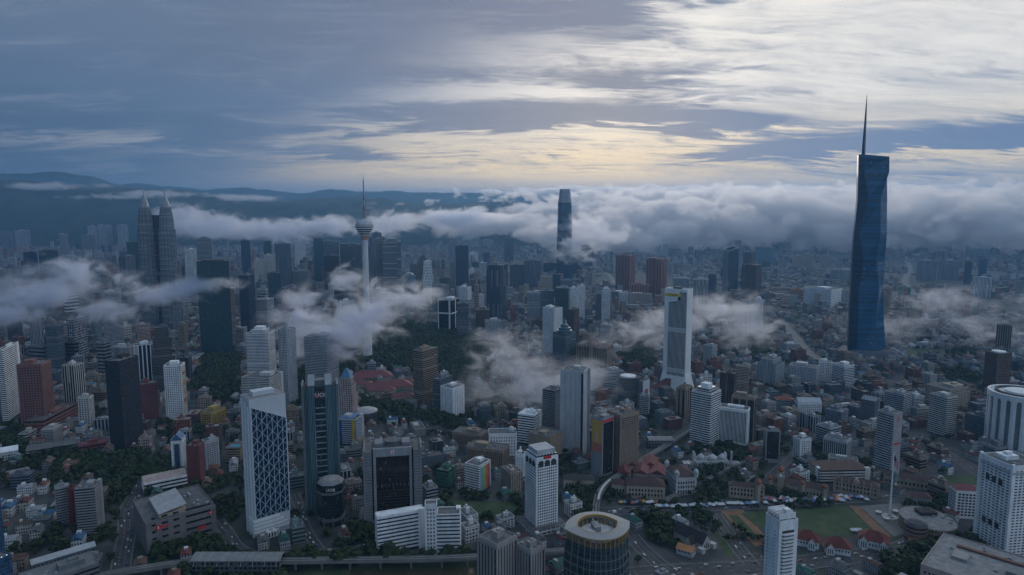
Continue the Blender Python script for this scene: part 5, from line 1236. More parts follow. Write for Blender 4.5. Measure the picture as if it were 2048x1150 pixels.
# --- almond-shaped glass tower with a yellow-ribbed ring roof
def almond():
    Y = 572.0; h = hz(Y, 1050); k = dep(Y, h)/FPX; C = Vector((xat(1195, Y, h), Y, 0)); L = 67*k
    root = lm_root('almond_tower', "almond-shaped glass tower with a grey ring roof and yellow columns", 'office tower', C, rad(9), circle(L+6, 16, C.x, C.y), h)
    def plan(s, n=14):
        P = []
        for side in (-1, 1):
            for i in range(n):
                t = -1+2*i/n; x = L*s*t*-side if side == 1 else L*s*t
                yy = (1-abs(t)**2.3)*L*.80*s+L*.07; P.append((x if side == -1 else L*s*-t, side*yy))
        return P
    G = glazing((.012, .034, .042), 4.0, 2.6, (.075, .09, .10))
    b = MB(); lv = [(0, .92), (h*.35, 1.03), (h*.7, 1.045), (h-9, .98)]
    for (z0, s0), (z1, s1) in zip(lv, lv[1:]): b.prism(plan(s0), z0, z1, 0, z1 == h-9, False, 1, plan(s1))
    b.build('glass_body', [G, M_ROOFD], root)
    fin = plain((.17, .185, .20), .5, "grey_mullion", .08); pl = [plan(s) for _, s in lv]
    for i in range(0, 28):
        q = MB()
        for j in range(3):
            a, c = pl[j][i], pl[j+1][i]; i2 = i
            q.bar((a[0]*1.008, a[1]*1.008, lv[j][0]), (c[0]*1.008, c[1]*1.008, lv[j+1][0]), .45)
        if i % 1 == 0: q.build('mullion', fin, root)
    for f in range(int((h-12)/8)):
        z = 6+f*8.0; t = z/h; s = 1.0
        for (z0, s0), (z1, s1) in zip(lv, lv[1:]):
            if z0 <= z <= z1: s = s0+(s1-s0)*(z-z0)/(z1-z0)
        q = MB(); q.prism(plan(s*1.012), z, z+.6, 0, True, True); q.build('floor_band', fin, root)
    roofm = plain((.27, .27, .275), .7, "ring_roof_metal", .08); yel = plain((.36, .21, .04), .6, "yellow_steel", .05)
    b = MB(); O, I = plan(1.03), plan(.66); n = len(O)
    for i in range(n):
        j = (i+1) % n
        b.face([(*O[i], h), (*O[j], h), (*I[j], h+1.6), (*I[i], h+1.6)]); b.face([(*O[i], h-1.0), (*O[j], h-1.0), (*O[j], h), (*O[i], h)]); b.face([(*I[j], h-1.6), (*I[i], h-1.6), (*I[i], h+1.6), (*I[j], h+1.6)]); b.face([(*O[j], h-1.0), (*O[i], h-1.0), (*I[i], h-1.6), (*I[j], h-1.6)])
    b.build('ring_roof', roofm, root)
    b = MB(); e = plan(.665); e2 = plan(.635)
    for i in range(n): j = (i+1) % n; b.face([(*e[i], h+1.75), (*e[j], h+1.75), (*e2[j], h+1.75), (*e2[i], h+1.75)]); b.face([(*e2[j], h-.2), (*e2[i], h-.2), (*e2[i], h+1.75), (*e2[j], h+1.75)][::-1])
    b.build('inner_rim', yel, root)
    b = MB(); e = plan(1.034)
    for i in range(n): j = (i+1) % n; b.face([(*e[i], h-1.1), (*e[j], h-1.1), (*e[j], h-.25), (*e[i], h-.25)])
    b.build('outer_rim', yel, root)
    for i in range(n):
        q = MB(); p = plan(.965)[i]; p2 = plan(1.0)[i]; q.bar((*p, h-9), (*p2, h-1), .9); q.build('column', yel, root)
        if i % 2: q = MB(); p = plan(.60)[i]; q.bar((*p, h-9), (*p, h-1.6), .7); q.build('inner_column', yel, root)
    b = MB(); b.prism(plan(.60), h-9, h-6.5, 0, True); b.build('roof_terrace', plain((.46, .47, .48), .8), root)
    b = MB(); b.box(-3, 3, -L*.05, L*.36, h-6.5, h-1.5); b.build('plant_room', plain(PAL['G']), root)
    b = MB(); b.lathe([(6, h-6.5), (6, h-4.5), (0, h-4.3)], 20, -L*.28, -L*.08); b.build('water_tank', plain(PAL['LG']), root)
    b = MB(); b.bar((0, L*.1, h-2), (-2, L*.34, h+1.5), .8); b.build('gantry_arm', M_STEEL, root)
almond()

# --- colonial quarter
CREAM = (.36, .285, .215)
def colonial(label, xl, xc, xr, yb, yt, a=None, dr=.3, roofc=(.075, .045, .038), cat='building', bw=4.2, wall=CREAM, rk='hip', fh=6.0):
    global _c
    r, w_, d_, h = tower(label, xl, xc, xr, yb, yt, ('grid', fh, bw, .5, .62), wall, 'K', a, dr, cat, 'colonial_hall', 'none', near=True)
    b = MB(); (b.hip if rk == 'hip' else b.gable)(-w_/2, w_/2, -d_/2, d_/2, h, h+min(w_, d_)*.30, 0, None, 1.0, **({} if rk == 'hip' else {'axis': 'x' if w_ > d_ else 'y'})); b.build('roof', plain(roofc, .85, "dark_tile", .3), r)
    return r, w_, d_, h
def turret(root, x, y, z0, z1, r, body, dome, n=8, name='turret'):
    b = MB(); b.prism(circle(r, n, x, y), z0, z1, 0, True); b.prism(circle(r*1.2, n, x, y), z1-1, z1, 0, True, True); t = b.build(name, body, root)
    d = MB(); d.lathe([(r*.9, z1), (r*1.15, z1+r*.5), (r*1.1, z1+r), (r*.7, z1+r*1.6), (.12, z1+r*2.1), (.05, z1+r*3)], 14, x, y); d.build('dome', dome, t); return t
cw = plain(CREAM, .85, "banded_brick", .2)
r, w_, d_, h = colonial("long cream arcaded palace front with a domed clock tower", 1530, None, 1655, 1001, 981, None, .22)
t = put(r, 1558, 1002); 
b = MB(); b.box(t.x-4, t.x+4, -d_/2-3, -d_/2+5, 0, 30); b.box(t.x-4.6, t.x+4.6, -d_/2-3.6, -d_/2+5.6, 22, 23); ct = b.build('clock_tower', cw, r)
q = MB(); q.lathe([(2.3, 0), (2.3, .2), (0, .2)], 16); qo = q.build('clock_face', M_SIGNW, ct, (t.x, -d_/2-3.05, 26)); qo.rotation_euler = (math.pi/2, 0, 0)
q = MB(); q.lathe([(3.2, 30), (4.3, 32), (4.0, 34.5), (2.2, 37), (.3, 38.5), (.1, 43)], 16, t.x, -d_/2+1); q.build('dome', M_COPPER, ct)
for px in (1603, 1536, 1648):
    t = put(r, px, 1002); turret(r, t.x, -d_/2-1, 0, 17, 3, cw, M_COPPER)
r, w_, d_, h = colonial("cream hall with little gables and spirelets in front of the white-red office", 1668, None, 1757, 1000, 977, None, .35)
for i in range(7):
    x = -w_/2+w_*i/6; b = MB(); b.box(x-.8, x+.8, -d_/2-.9, -d_/2+.8, 0, h+3); b.prism(rectpoly(x, -d_/2, 1.6, 1.6), h+3, h+7, 0, False, False, None, rectpoly(x, -d_/2, .1, .1)); b.build('spirelet', cw, r)
b = MB(); b.face([(-5, -d_/2-.6, h), (5, -d_/2-.6, h), (0, -d_/2-.6, h+8)]); b.face([(0, -d_/2-.6, h+8), (5, -d_/2-.6, h), (0, 0, h+8)]); b.face([(-5, -d_/2-.6, h), (0, -d_/2-.6, h+8), (0, 0, h+8)]); b.build('gable', cw, r)
r, w_, d_, h = colonial("cream arcaded block with a copper dome beside the palace front", 1458, None, 1529, 1002, 978, None, .3)
t = put(r, 1515, 1002); turret(r, t.x, -d_/2, 0, h+6, 4, cw, M_COPPER)
r, w_, d_, h = colonial("long hall with pale domed corner turrets by the flagpole", 1768, None, 1882, 986, 967, None, .25, bw=4.8)
for px in (1792, 1879): t = put(r, px, 986); turret(r, t.x, -d_/2-1, 0, h+5, 3.6, plain((.20, .29, .27)), plain((.33, .36, .36)), 8)
colonial("small grey classical house beside the trees at the flag plaza", 1809, 1818, 1864, 1012, 993, 70, .4, (.085, .042, .036), wall=(.33, .32, .31))
r, w_, d_, h = colonial("white colonial office with domed corner pavilions", 1331, 1352, 1393, 992, 955, 68, .5, (.080, .045, .040), wall=(.47, .47, .46), bw=3.6)
for sx, sy in ((-1, -1), (1, -1), (1, 1)): turret(r, sx*w_*.47, sy*d_*.47, h-1, h+4, 3.2, plain((.47, .47, .46)), plain((.42, .43, .44)), 10)
colonial("cream market front with maroon tiled roof and gabled porch", 1253, None, 1330, 1000, 974, None, .5, (.070, .035, .034), wall=(.38, .315, .25))
colonial("pale market wing with maroon roof at the bend of the rail line", 1223, None, 1252, 990, 970, None, .8, (.075, .037, .036), wall=(.40, .35, .29))
for i, (a0, b0, c0, d0) in enumerate(((1236, 1262, 960, 948), (1266, 1296, 962, 949), (1298, 1330, 964, 951), (1250, 1280, 944, 934), (1284, 1318, 946, 935))):
    tower(("long maroon shed roof, %s of the market row" % ("first", "second", "third", "rear first", "rear second")[i]), a0, None, b0, c0, d0, G36, 'PK', 'K', None, 1.5, 'market hall', 'market_hall', 'gable', 'MR')
colonial("cream shophouse terrace with arched upper windows beside the rail bend", 1127, None, 1188, 979, 961, None, .4, (.045, .040, .038), wall=(.40, .33, .25))
r, w_, d_, h = tower("white and maroon striped office over the palace front", 1617, 1640, 1739, 967, 941, ('band', 4, .5), 'OW', 'K', 62, .8, 'office building', 'office_building', 'hip', 'BR')
b = MB(); b.box(-w_*.1+8, w_*.1+8, -d_/2-1, -d_/2+3, 0, h+2); b.build('stair_tower', M_WHITE, r)
r, w_, d_, h = tower("white terrace hall with a brown rooftop behind the striped office", 1658, None, 1716, 950, 924, B36, 'LG', 'K', None, .5, 'building')
# mosque of white domes
def mosque(label, xl, xr, yb, scale):
    c = gp((xl+xr)/2, yb); L = abs(gp(xr, yb).x-gp(xl, yb).x); mt = plain((.40, .40, .40), .8, "white_plaster", .15); dm = plain((.44, .45, .46), .6, "pale_dome", .08)
    root = lm_root('mosque', label, 'mosque', c, 0, rectpoly(c.x, c.y+14, L, 44), 14)
    b = MB(); b.box(-L*.3, L*.3, 4, 30, 0, 9); b.build('prayer_hall', facade((.40, .40, .40), GLS['K'], 9, 4, .5, .6), root)
    for s in (-1, 1): b = MB(); b.box(s*L*.4-L*.1, s*L*.4+L*.1, 6, 20, 0, 5.5); b.build('arcade', facade((.40, .40, .40), GLS['K'], 5.5, 3, .55, .6), root)
    for x, y, r_ in ((-.17, 16, 5), (.02, 14, 6.4), (.20, 16, 5), (-.27, 24, 3), (.28, 24, 3)):
        b = MB(); b.lathe([(r_, 9), (r_, 11), (r_*1.1, 12.5), (r_*.9, 15), (r_*.4, 17.5), (.1, 19), (.05, 20)], 18, x*L, y); b.build('dome', dm, root)
    for x in (-.33, .33): turret(root, x*L, 8, 0, 22, 1.7, mt, dm, 8, 'minaret')
    for i in range(6): turret(root, -L*.45+i*L*.18, 3.5, 0, 7, .8, mt, dm, 6, 'pinnacle')
mosque("white domed mosque with two minarets among trees by the river", 1369, 1485, 938, 1)
r, w_, d_, h = tower("white block with a green arched window and a small dome", 978, None, 1034, 912, 868, ('grid', 5, 4, .35, .55), 'W', 'S', None, .6, 'building', 'civic_building', 'bare')
b = MB(); hw = 7; P = [(-hw, 0), (hw, 0), (hw, 8)]+[(hw*math.cos(a), 8+hw*math.sin(a)) for a in [math.pi*i/10 for i in range(1, 10)]]+[(-hw, 8)]
b.face([(x, -d_/2-.25, 4+z) for x, z in P]); b.build('arched_window', glazing((.012, .06, .04), 3, 3), r)
b = MB(); b.lathe([(5, h), (5, h+2), (5.3, h+4), (3.6, h+7), (.1, h+9.5)], 18, w_*.32, 0); b.build('dome', plain((.45, .46, .46)), r)
# church
def church():
    c = gp(1413, 1100); rz = rad(36); root = lm_root('church', "small white gothic church with a steep dark slate roof", 'church', c, rz, rectpoly(c.x+4, c.y+20, 34, 60, rz), 14)
    wm = plain((.45, .44, .42)); sl = plain((.030, .026, .028), .8, "dark_slate", .2)
    b = MB(); b.box(-7, 7, 0, 42, 0, 9); b.face([(-7, 0, 9), (7, 0, 9), (0, 0, 18)]); b.face([(7, 42, 9), (-7, 42, 9), (0, 42, 18)]); b.build('nave', wm, root)
    b = MB(); b.face([(8, -.6, 8), (8, 42.6, 8), (0, 42.6, 18.6), (0, -.6, 18.6)]); b.face([(-8, 42.6, 8), (-8, -.6, 8), (0, -.6, 18.6), (0, 42.6, 18.6)]); b.build('nave_roof', sl, root)
    b = MB(); b.box(-15, 15, 10, 20, 0, 7); b.face([(-15, 20, 7), (-15, 10, 7), (-15, 15, 14)]); b.face([(15, 10, 7), (15, 20, 7), (15, 15, 14)]); b.build('transept', wm, root)
    b = MB(); b.face([(-15.5, 9.4, 6.4), (15.5, 9.4, 6.4), (15.5, 15, 14.4), (-15.5, 15, 14.4)]); b.face([(15.5, 20.6, 6.4), (-15.5, 20.6, 6.4), (-15.5, 15, 14.4), (15.5, 15, 14.4)]); b.build('transept_roof', sl, root)
    for s in (-1, 1): b = MB(); b.box(s*10-3, s*10+3, -4, 3, 0, 6); b.build('porch', wm, root)
    for x, z in ((-3.4, 5), (0, 7), (3.4, 5)): b = MB(); b.box(x-.9, x+.9, -.12, 0, 2, 2+z); b.build('window', M_DARK, root)
church()
r, w_, d_, h = tower("hall with a long orange tiled roof near the church", 1352, 1384, 1393, 1117, 1106, G36, 'LG', 'B', 20, .8, 'building', None, 'gable', 'OR')
tower("green roofed shelter beside the road crossing", 1263, None, 1304, 1036, 1030, G36, 'GN', 'K', None, .35, 'building', 'road_shelter', 'gable', 'GN')
# club houses with red roofs
def clubhouse(label, xl, xr, yb, yt, gables):
    r, w_, d_, h = tower(label, xl, None, xr, yb, yt, ('grid', 4, 3.2, .5, .5), 'W', 'K', None, .7, 'club house', 'club_house', 'none', near=True)
    rm = plain((.135, .030, .022), .85, "red_tile", .3); b = MB(); b.hip(-w_/2, w_/2, -d_/2, d_/2, h, h+9, 0, None, 1.2); b.build('roof', rm, r)
    for g in gables:
        x = g*w_; b = MB(); b.box(x-4, x+4, -d_/2-5, -d_/2+2, 0, h); b.face([(x-4, -d_/2-5, h), (x+4, -d_/2-5, h), (x, -d_/2-5, h+5.5)]); b.build('gabled_bay', M_WHITE, r)
        b = MB(); b.face([(x+4.6, -d_/2-5.5, h-.5), (x+4.6, 2, h-.5), (x, 2, h+6), (x, -d_/2-5.5, h+6)]); b.face([(x-4.6, 2, h-.5), (x-4.6, -d_/2-5.5, h-.5), (x, -d_/2-5.5, h+6), (x, 2, h+6)]); b.build('bay_roof', rm, r)
        b = MB()
        for u in (-2.2, 0, 2.2): b.box(x+u-.5, x+u+.5, -d_/2-5.1, -d_/2-5, 2, h-.6)
        for u in (-2.2, 0, 2.2): q = MB(); q.box(x+u-.5, x+u+.5, -d_/2-5.12, -d_/2-5, 2, h-.6); q.build('window', M_DARK, r)
clubhouse("club house with an orange-red roof half behind the slim white tower", 1590, 1638, 1100, 1086, (.2,))
clubhouse("red roofed club house with one white gabled bay", 1650, 1702, 1114, 1100, (-.3,))
clubhouse("red roofed club house with two white gabled bays", 1716, 1776, 1106, 1090, (-.3, .36))
colonial("low red roofed lodge below the drum building", 1818, None, 1866, 1108, 1096, None, .6, (.12, .030, .024), wall=(.34, .25, .18), cat='house')
# drum building
def drum():
    c = gp(1890, 1088); k = dep(c.y, 10)/FPX; root = lm_root('drum_building', "curved tan building with a round drum end and flat grey roof", 'building', c+Vector((0, 34, 0)), 0, circle(36, 14, c.x, c.y+34), 16)
    fw = facade((.27, .20, .145), GLS['K'], 5, 3.2, .45, .55); P = [(29*math.cos(a), 33*math.sin(a)) for a in [2*math.pi*i/28 for i in range(28)]]
    b = MB(); b.prism(P, 0, 15, 0, True, False, 1); b.build('curved_wall', [fw, M_ROOFL], root)
    b = MB(); b.prism(circle(29.8, 28, ry=33.8), 14, 16, 0, False, False); b.build('cornice', plain((.30, .235, .175)), root)
    b = MB(); b.prism(circle(12, 20, -28, -22), 0, 19, 0, True, False); b.build('drum', facade((.24, .155, .115), GLS['K'], 4.8, 60, 1, .35), root)
    b = MB(); b.lathe([(12.6, 19), (9, 21.5), (.1, 23)], 20, -28, -22); b.build('drum_roof', plain((.05, .055, .065)), root)
    b = MB(); b.box(-4, 16, 6, 20, 15, 19); b.hip(-4, 16, 6, 20, 19, 23); b.build('roof_hall', plain((.06, .045, .04)), root)
    for i in range(6): link(unit_mesh(), 'cooling_unit', root, (R.uniform(5, 26), R.uniform(-18, 6), 15))
drum()
tower("white slab with dark red roof and deep window grid", 1897, 1911, 1962, 1036, 980, ('grid', 3.8, 4.2, .72, .6), 'W', 'N', 66, .8, 'office building', 'office_building', 'hip', 'MR')
WIDE['d'] = 88.0
r, w_, d_, h = tower("wide pale roof with a rusty ridge in the bottom corner", 1838, None, 2130, 1330, 1228, G36, 'PK', 'K', None, .45, 'mall', 'mall_building', 'bare', 'l', jit=.16)
WIDE.clear()
for i, (u, v, su, sv, zz, c) in enumerate(((-.1, .25, .5, .05, 2.2, (.15, .07, .05)), (.15, -.05, .18, .12, 5, (.17, .18, .19)), (.25, .1, .1, .08, 7, (.30, .30, .31)), (-.28, 0, .12, .2, 3, (.26, .25, .24)))):
    b = MB(); b.box((u-su/2)*w_, (u+su/2)*w_, (v-sv/2)*d_, (v+sv/2)*d_, h+.3, h+zz); b.build('roof_house', plain(c), r)
for i in range(12): link(unit_mesh(), 'cooling_unit', r, (R.uniform(-.45, .45)*w_, R.uniform(-.1, .46)*d_, h+.3))
# flagpole
def flagpole():
    c = gp(1779, 1034); top = hz(c.y, 905); root = lm_root('flagpole', "very tall white flagpole with a limp striped flag on the plaza", 'flagpole', c, 0, circle(9, 10, c.x, c.y), top)
    b = MB(); b.lathe([(1.25, 0), (1.0, top*.4), (.55, top), (0, top+1)], 12); b.build('pole', M_WHITE, root)
    b = MB(); b.lathe([(9, 0), (9, .8), (5, .8), (5, 2.2), (2.4, 2.2), (2.4, 4), (1.2, 4)], 20); b.build('base', plain((.42, .42, .42)), root)
    f = MB(); n = 14; z1 = top-2
    for i in range(n):
        x0, x1 = .7+5.6*i/n, .7+5.6*(i+1)/n; dz = lambda x: (x/6.3)**1.3*13; y0, y1 = 1.1*math.sin(i*1.3), 1.1*math.sin((i+1)*1.3); m_ = 14
        for j in range(m_):
            a, c_ = j/m_, (j+1)/m_; H_ = 13.0
            mi = 2 if (i < n*.5 and j < m_*.5) else (0 if j % 2 == 0 else 1)
            f.face([(x0, y0, z1-dz(x0)-H_*c_), (x1, y1, z1-dz(x1)-H_*c_), (x1, y1, z1-dz(x1)-H_*a), (x0, y0, z1-dz(x0)-H_*a)], None, mi)
    f.build('flag', [M_SIGNR, M_SIGNW, plain((.02, .03, .16), .8, "flag_blue", .05)], root)
flagpole()
for i, (px, py) in enumerate(((1757, 1028), (1791, 1026), (1773, 1041), (1802, 1041))):
    c = gp(px, py); b = MB(); b.lathe([(.5, 0), (.5, 1.5), (3.2, 2.2), (4.0, 3.6), (3.6, 3.7), (0, 3.0)], 16)
    o = b.build('plaza_planter', plain((.50, .50, .50)), None, c); tag(o, "white bowl-shaped planter on the plaza round the flagpole", "planter", "white bowl planters")
# market tents
def tent_mesh(col):
    b = MB(); s = 3.1; P = [(-s, -s), (s, -s), (s, s), (-s, s)]
    b.prism(P, 2.6, 3.0, 0, False); 
    for i in range(4): j = (i+1) % 4; b.face([(*P[i], 3.0), (*P[j], 3.0), (.0, .0, 5.6)])
    return b.mesh('canopy', plain(col, .7, "tent_cloth", .06))
def leg_mesh():
    b = MB(); b.box(-.08, .08, -.08, .08, 0, 2.6); return b.mesh('leg', M_STEEL)
TENT = [tent_mesh((.55, .56, .58)), tent_mesh((.14, .22, .36)), tent_mesh((.36, .10, .08)), tent_mesh((.42, .28, .08))]; TLEG = leg_mesh()
def tent(px, py, k, label, group):
    c = gp(px, py); r = empty('market_tent', c, R.uniform(-.15, .15), label, 'tent', group); link(TENT[k], 'canopy', r)
    for sx in (-1, 1):
        for sy in (-1, 1): link(TLEG, 'leg', r, (sx*2.9, sy*2.9, 0))
for i in range(34):
    t = i/33; px = 1308+t*205; py = 1016.5-t*7.5
    if i % 6 == 5: continue
    tent(px, py+R.uniform(-1.5, 1.5), 0 if R.random() < .8 else 1, "peaked market tent in the row along the closed street", "peaked tents in the street market row")
for i in range(60):
    t = R.random(); px = 1520+t*215; py = 1002.5-t*6+R.uniform(-4, 6.5)
    tent(px, py, R.choice((0, 0, 0, 1, 1, 2, 3)), "peaked market tent crowded before the cream palace fronts", "crowded tents before the palace")
for i in range(10):
    tent(1240+i*8+R.uniform(-2, 2), 1006+R.uniform(-3, 3), R.choice((0, 1, 2, 3)), "market tent under the trees beside the cream market front", "tents under the trees by the market front")
for i in range(3): tent(1706+i*7, 1064, 0, "peaked white tent at the lawn's near corner", "tents at the lawn corner")
# --- elevated rail lines, stations, train
M_CONC = plain((.20, .20, .195), .9, "viaduct_concrete", .2)
def viaduct(label, pixz, width, z, parapet=True, step=26, rail=True, label2=None):
    pts = smooth_path([gp(px, py, z) for px, py in pixz], 10); L, Rr = ribbon(pts, width); b = MB()
    root = empty('rail_viaduct', (0, 0, 0), 0, label, 'viaduct')
    for i in range(len(pts)-1):
        b.face([(*Rr[i], z), (*Rr[i+1], z), (*L[i+1], z), (*L[i], z)]); b.face([(*L[i], z-1.8), (*L[i+1], z-1.8), (*Rr[i+1], z-1.8), (*Rr[i], z-1.8)])
        b.face([(*Rr[i], z-1.8), (*Rr[i+1], z-1.8), (*Rr[i+1], z+1.1), (*Rr[i], z+1.1)]); b.face([(*L[i+1], z-1.8), (*L[i], z-1.8), (*L[i], z+1.1), (*L[i+1], z+1.1)])
        EXCL.append([Rr[i], Rr[i+1], L[i+1], L[i]])
    b.build('deck', M_CONC, root)
    for off in (-1.9, 1.9):
        A, B_ = ribbon(pts, abs(off)*2+1.6), ribbon(pts, abs(off)*2-1.6); k = 0 if off > 0 else 1; g = MB()
        for i in range(len(pts)-1): g.face([(*B_[k][i], z+.08), (*B_[k][i+1], z+.08), (*A[k][i+1], z+.08), (*A[k][i], z+.08)])
        g.build('track_bed', plain((.05, .047, .045), .9, "ballast", .2), root)
    acc = 0
    for i in range(len(pts)-1):
        acc += (pts[i+1]-pts[i]).length
        if acc > step:
            acc = 0; p = pts[i]; q = MB(); q.box(p.x-1.1, p.x+1.1, p.y-1.1, p.y+1.1, 0, z-3.2); q.box(p.x-1.3, p.x+1.3, p.y-width*.42, p.y+width*.42, z-3.2, z-1.8); q.build('pier', M_CONC, root)
    return pts, root
pts, v1 = viaduct("elevated rail viaduct running along the bottom of the city past the station", [(150, 1160), (240, 1143), (330, 1129), (389, 1122), (470, 1121), (567, 1121), (700, 1119), (850, 1117), (960, 1112), (1130, 1100)], 10, 11)
pts2, v2 = viaduct("curving rail viaduct between the market and the beige hotel", [(1192, 1030), (1193, 1008), (1199, 985), (1216, 965), (1250, 942), (1290, 915), (1335, 888), (1386, 855)], 9, 9)
viaduct("rail viaduct sweeping behind the mosque", [(1330, 1000), (1400, 968), (1470, 930), (1560, 905)], 8, 4, step=40)
def station(label, px0, px1, pyc, z, w, off=0):
    a, b_ = gp(px0, pyc, z), gp(px1, pyc, z); d = (b_-a); L = d.length; rz = math.atan2(d.y, d.x); c = (a+b_)/2; c.z = 0
    root = lm_root('rail_station', label, 'station', c, rz, rectpoly(c.x, c.y, L, w+2, rz), z+8)
    P = []; n = 10; b = MB()
    for i in range(n):
        u0, u1 = -1+2*i/n, -1+2*(i+1)/n; f = lambda u: z+9-u*u*3.2
        b.face([(-L/2, u0*w/2, f(u0)), (L/2, u0*w/2, f(u0)), (L/2, u1*w/2, f(u1)), (-L/2, u1*w/2, f(u1))], [(0, u0*w), (L, u0*w), (L, u1*w), (0, u1*w)])
    b.build('roof', facade((.24, .235, .235), (.16, .158, .158), 60, 9, .06, 1), root)
    for s in (-1, 1):
        q = MB(); q.box(-L/2+1, L/2-1, s*w*.44-.3, s*w*.44+.3, 2, z+5.5); q.build('side_wall', facade((.11, .11, .115), GLS['N'], 5, 5, .7, .5), root)
    q = MB(); q.box(-L/2+1, L/2-1, -w*.40, w*.40, z-2, z+.6); q.build('platform', M_CONC, root)
    for i in range(8):
        q = MB(); x = -L/2+4+(L-8)*i/7; q.bar((x, -w/2-2, z+1), (x, -w*.46, z+5), .5); q.build('bracket', M_STEEL, root)
station("elevated station under a long pale barrel roof at the bottom edge", 389, 567, 1123, 10, 20)
station("grey roofed station beside the rail bend and blue awnings", 1294, 1345, 884, 8, 20)
def train():
    root = empty('metro_train', (0, 0, 0), 0, "white metro train with a red stripe rounding the rail bend", 'train')
    sel = [p for p in pts2 if 1 and 962 <= pix(p)[1] <= 1004]; body = plain((.60, .60, .60), .4, "train_white", .05)
    for i in range(len(sel)-1):
        a, c = sel[i], sel[i+1]
        q = MB(); q.bar((a.x+1.9, a.y, 11), (c.x+1.9, c.y, 11), 2.7, 3.4); cc = q.build('carriage', body, root)
        s = MB(); s.bar((a.x+1.9, a.y, 10.6), (c.x+1.9, c.y, 10.6), 2.8, .8); s.build('window_strip', M_DARK, cc)
        s = MB(); s.bar((a.x+1.9, a.y, 9.6), (c.x+1.9, c.y, 9.6), 2.8, .5); s.build('red_stripe', M_SIGNR, cc)
train()
# --- shopping mall with a stepped slanted roof, lower left
WIDE["w"] = 78.0
r, w_, d_, h = tower("grey shopping mall with a ribbed white roof vault and red signs", 289, 293, 433, 1113, 1050, ('plainwall',), (.165, .15, .148), 'K', 80, .8, 'mall', 'shopping_mall', 'bare', near=True)
WIDE.clear()
vb = MB(); n = 10; x0, x1 = -w_*.30, w_*.42
for i in range(n):
    t0, t1 = i/n, (i+1)/n; y = lambda t: -d_*.30+d_*.40*t; zf = lambda t: h+5+5*t
    vb.face([(x0, y(t0), zf(t0)), (x1, y(t0), zf(t0)), (x1, y(t1), zf(t1)), (x0, y(t1), zf(t1))], [(0, y(t0)), (x1-x0, y(t0)), (x1-x0, y(t1)), (0, y(t1))])
vb.build('roof_vault', facade((.40, .40, .42), (.20, .20, .21), 60, 3.2, .22, 1), r)
q = MB(); q.box(x0+.5, x1-.5, -d_*.30+.4, d_*.10-.4, h+.3, h+4.2); q.build('vault_wall', plain((.36, .31, .24)), r)
for i in range(9): link(unit_mesh(), 'cooling_unit', r, (R.uniform(-.4, .4)*w_, R.uniform(.16, .44)*d_, h+.3)).scale = (1.6, 1.6, 1.6)
X = w_/2+.12; bands = []
for j in range(5):
    for (y0_, y1_) in ((-.42, -.36), (-.28, -.20), (-.12, -.04), (.06, .42)):
        q = MB(); q.box(X-.1, X+.1, y0_*d_, y1_*d_, 9+j*8, 11.4+j*8); q.build('window', glazing(GLS['K'], 3, 4), r)
for y_, z_, s_ in ((-.33, h-7, 3.2), (.42, h-6, 2.6)):
    q = MB(); q.lathe([(s_, 0), (s_, .4), (0, .4)], 18); e = q.build('round_logo', M_SIGNR, r, (X, y_*d_, z_)); e.rotation_euler = (0, math.pi/2, 0)
    q = MB(); q.box(-s_*.5, s_*.5, -s_*.15, s_*.15, .4, .5); q.build('logo_bar', M_SIGNW, e)
q = MB(); q.box(X-.05, X+.2, -.29*d_, -.19*d_, h-8.2, h-5.8); q.build('sign', M_SIGNR, r)
q = MB(); q.box(X-.05, X+.2, .22*d_, .34*d_, 14, 18); q.build('sign', M_SIGNR, r)
# red stair between the grey flats
r, w_, d_, h = tower("dark red stair shaft between the two grey banded flats", 139, None, 154, 1052, 978, ('grid', 3.3, 5, .5, .3), (.13, .022, .022), 'K', None, 1.0, 'stair shaft', 'stair_shaft', 'flat')
tower("flat-roofed depot with rooftop clutter in the bottom corner", 52, None, 200, 1195, 1128, ('band', 5, .4), (.13, .14, .15), 'K', None, .55, 'depot', 'depot_building', 'flat', jit=-.18)
tower("long grey-white barrel roofed shed in front of the grey flats", 64, None, 192, 1112, 1092, G36, 'SL', 'K', None, .22, 'shed', 'market_shed', 'gable', 'LG', jit=-.15)
r, w_, d_, h = tower("bright blue glass tower cut by the picture's edge", -40, -2, 8, 1190, 950, GL, (.02, .07, .16), 'B', 40, .8, 'office tower', None, 'flat')
r, w_, d_, h = tower("blue podium roof edged with small lamps at the corner", -60, None, 30, 1260, 1110, GL, (.02, .07, .16), 'B', None, .8, 'building', None, 'bare', jit=-.5)
lm_, T = newmat("lamp_glow"); e_ = T.n('ShaderNodeEmission'); e_.inputs[0].default_value = (.75, .9, 1, 1); e_.inputs[1].default_value = 1.5; o_ = T.n('ShaderNodeOutputMaterial'); T.t.links.new(e_.outputs[0], o_.inputs[0])
for i in range(8):
    q = MB(); q.lathe([(.35, 0), (.35, .5), (0, .6)], 8); q.build('roof_lamp', lm_, r, (-w_*.4+i*w_*.115, -d_/2+.8, h+1.4))
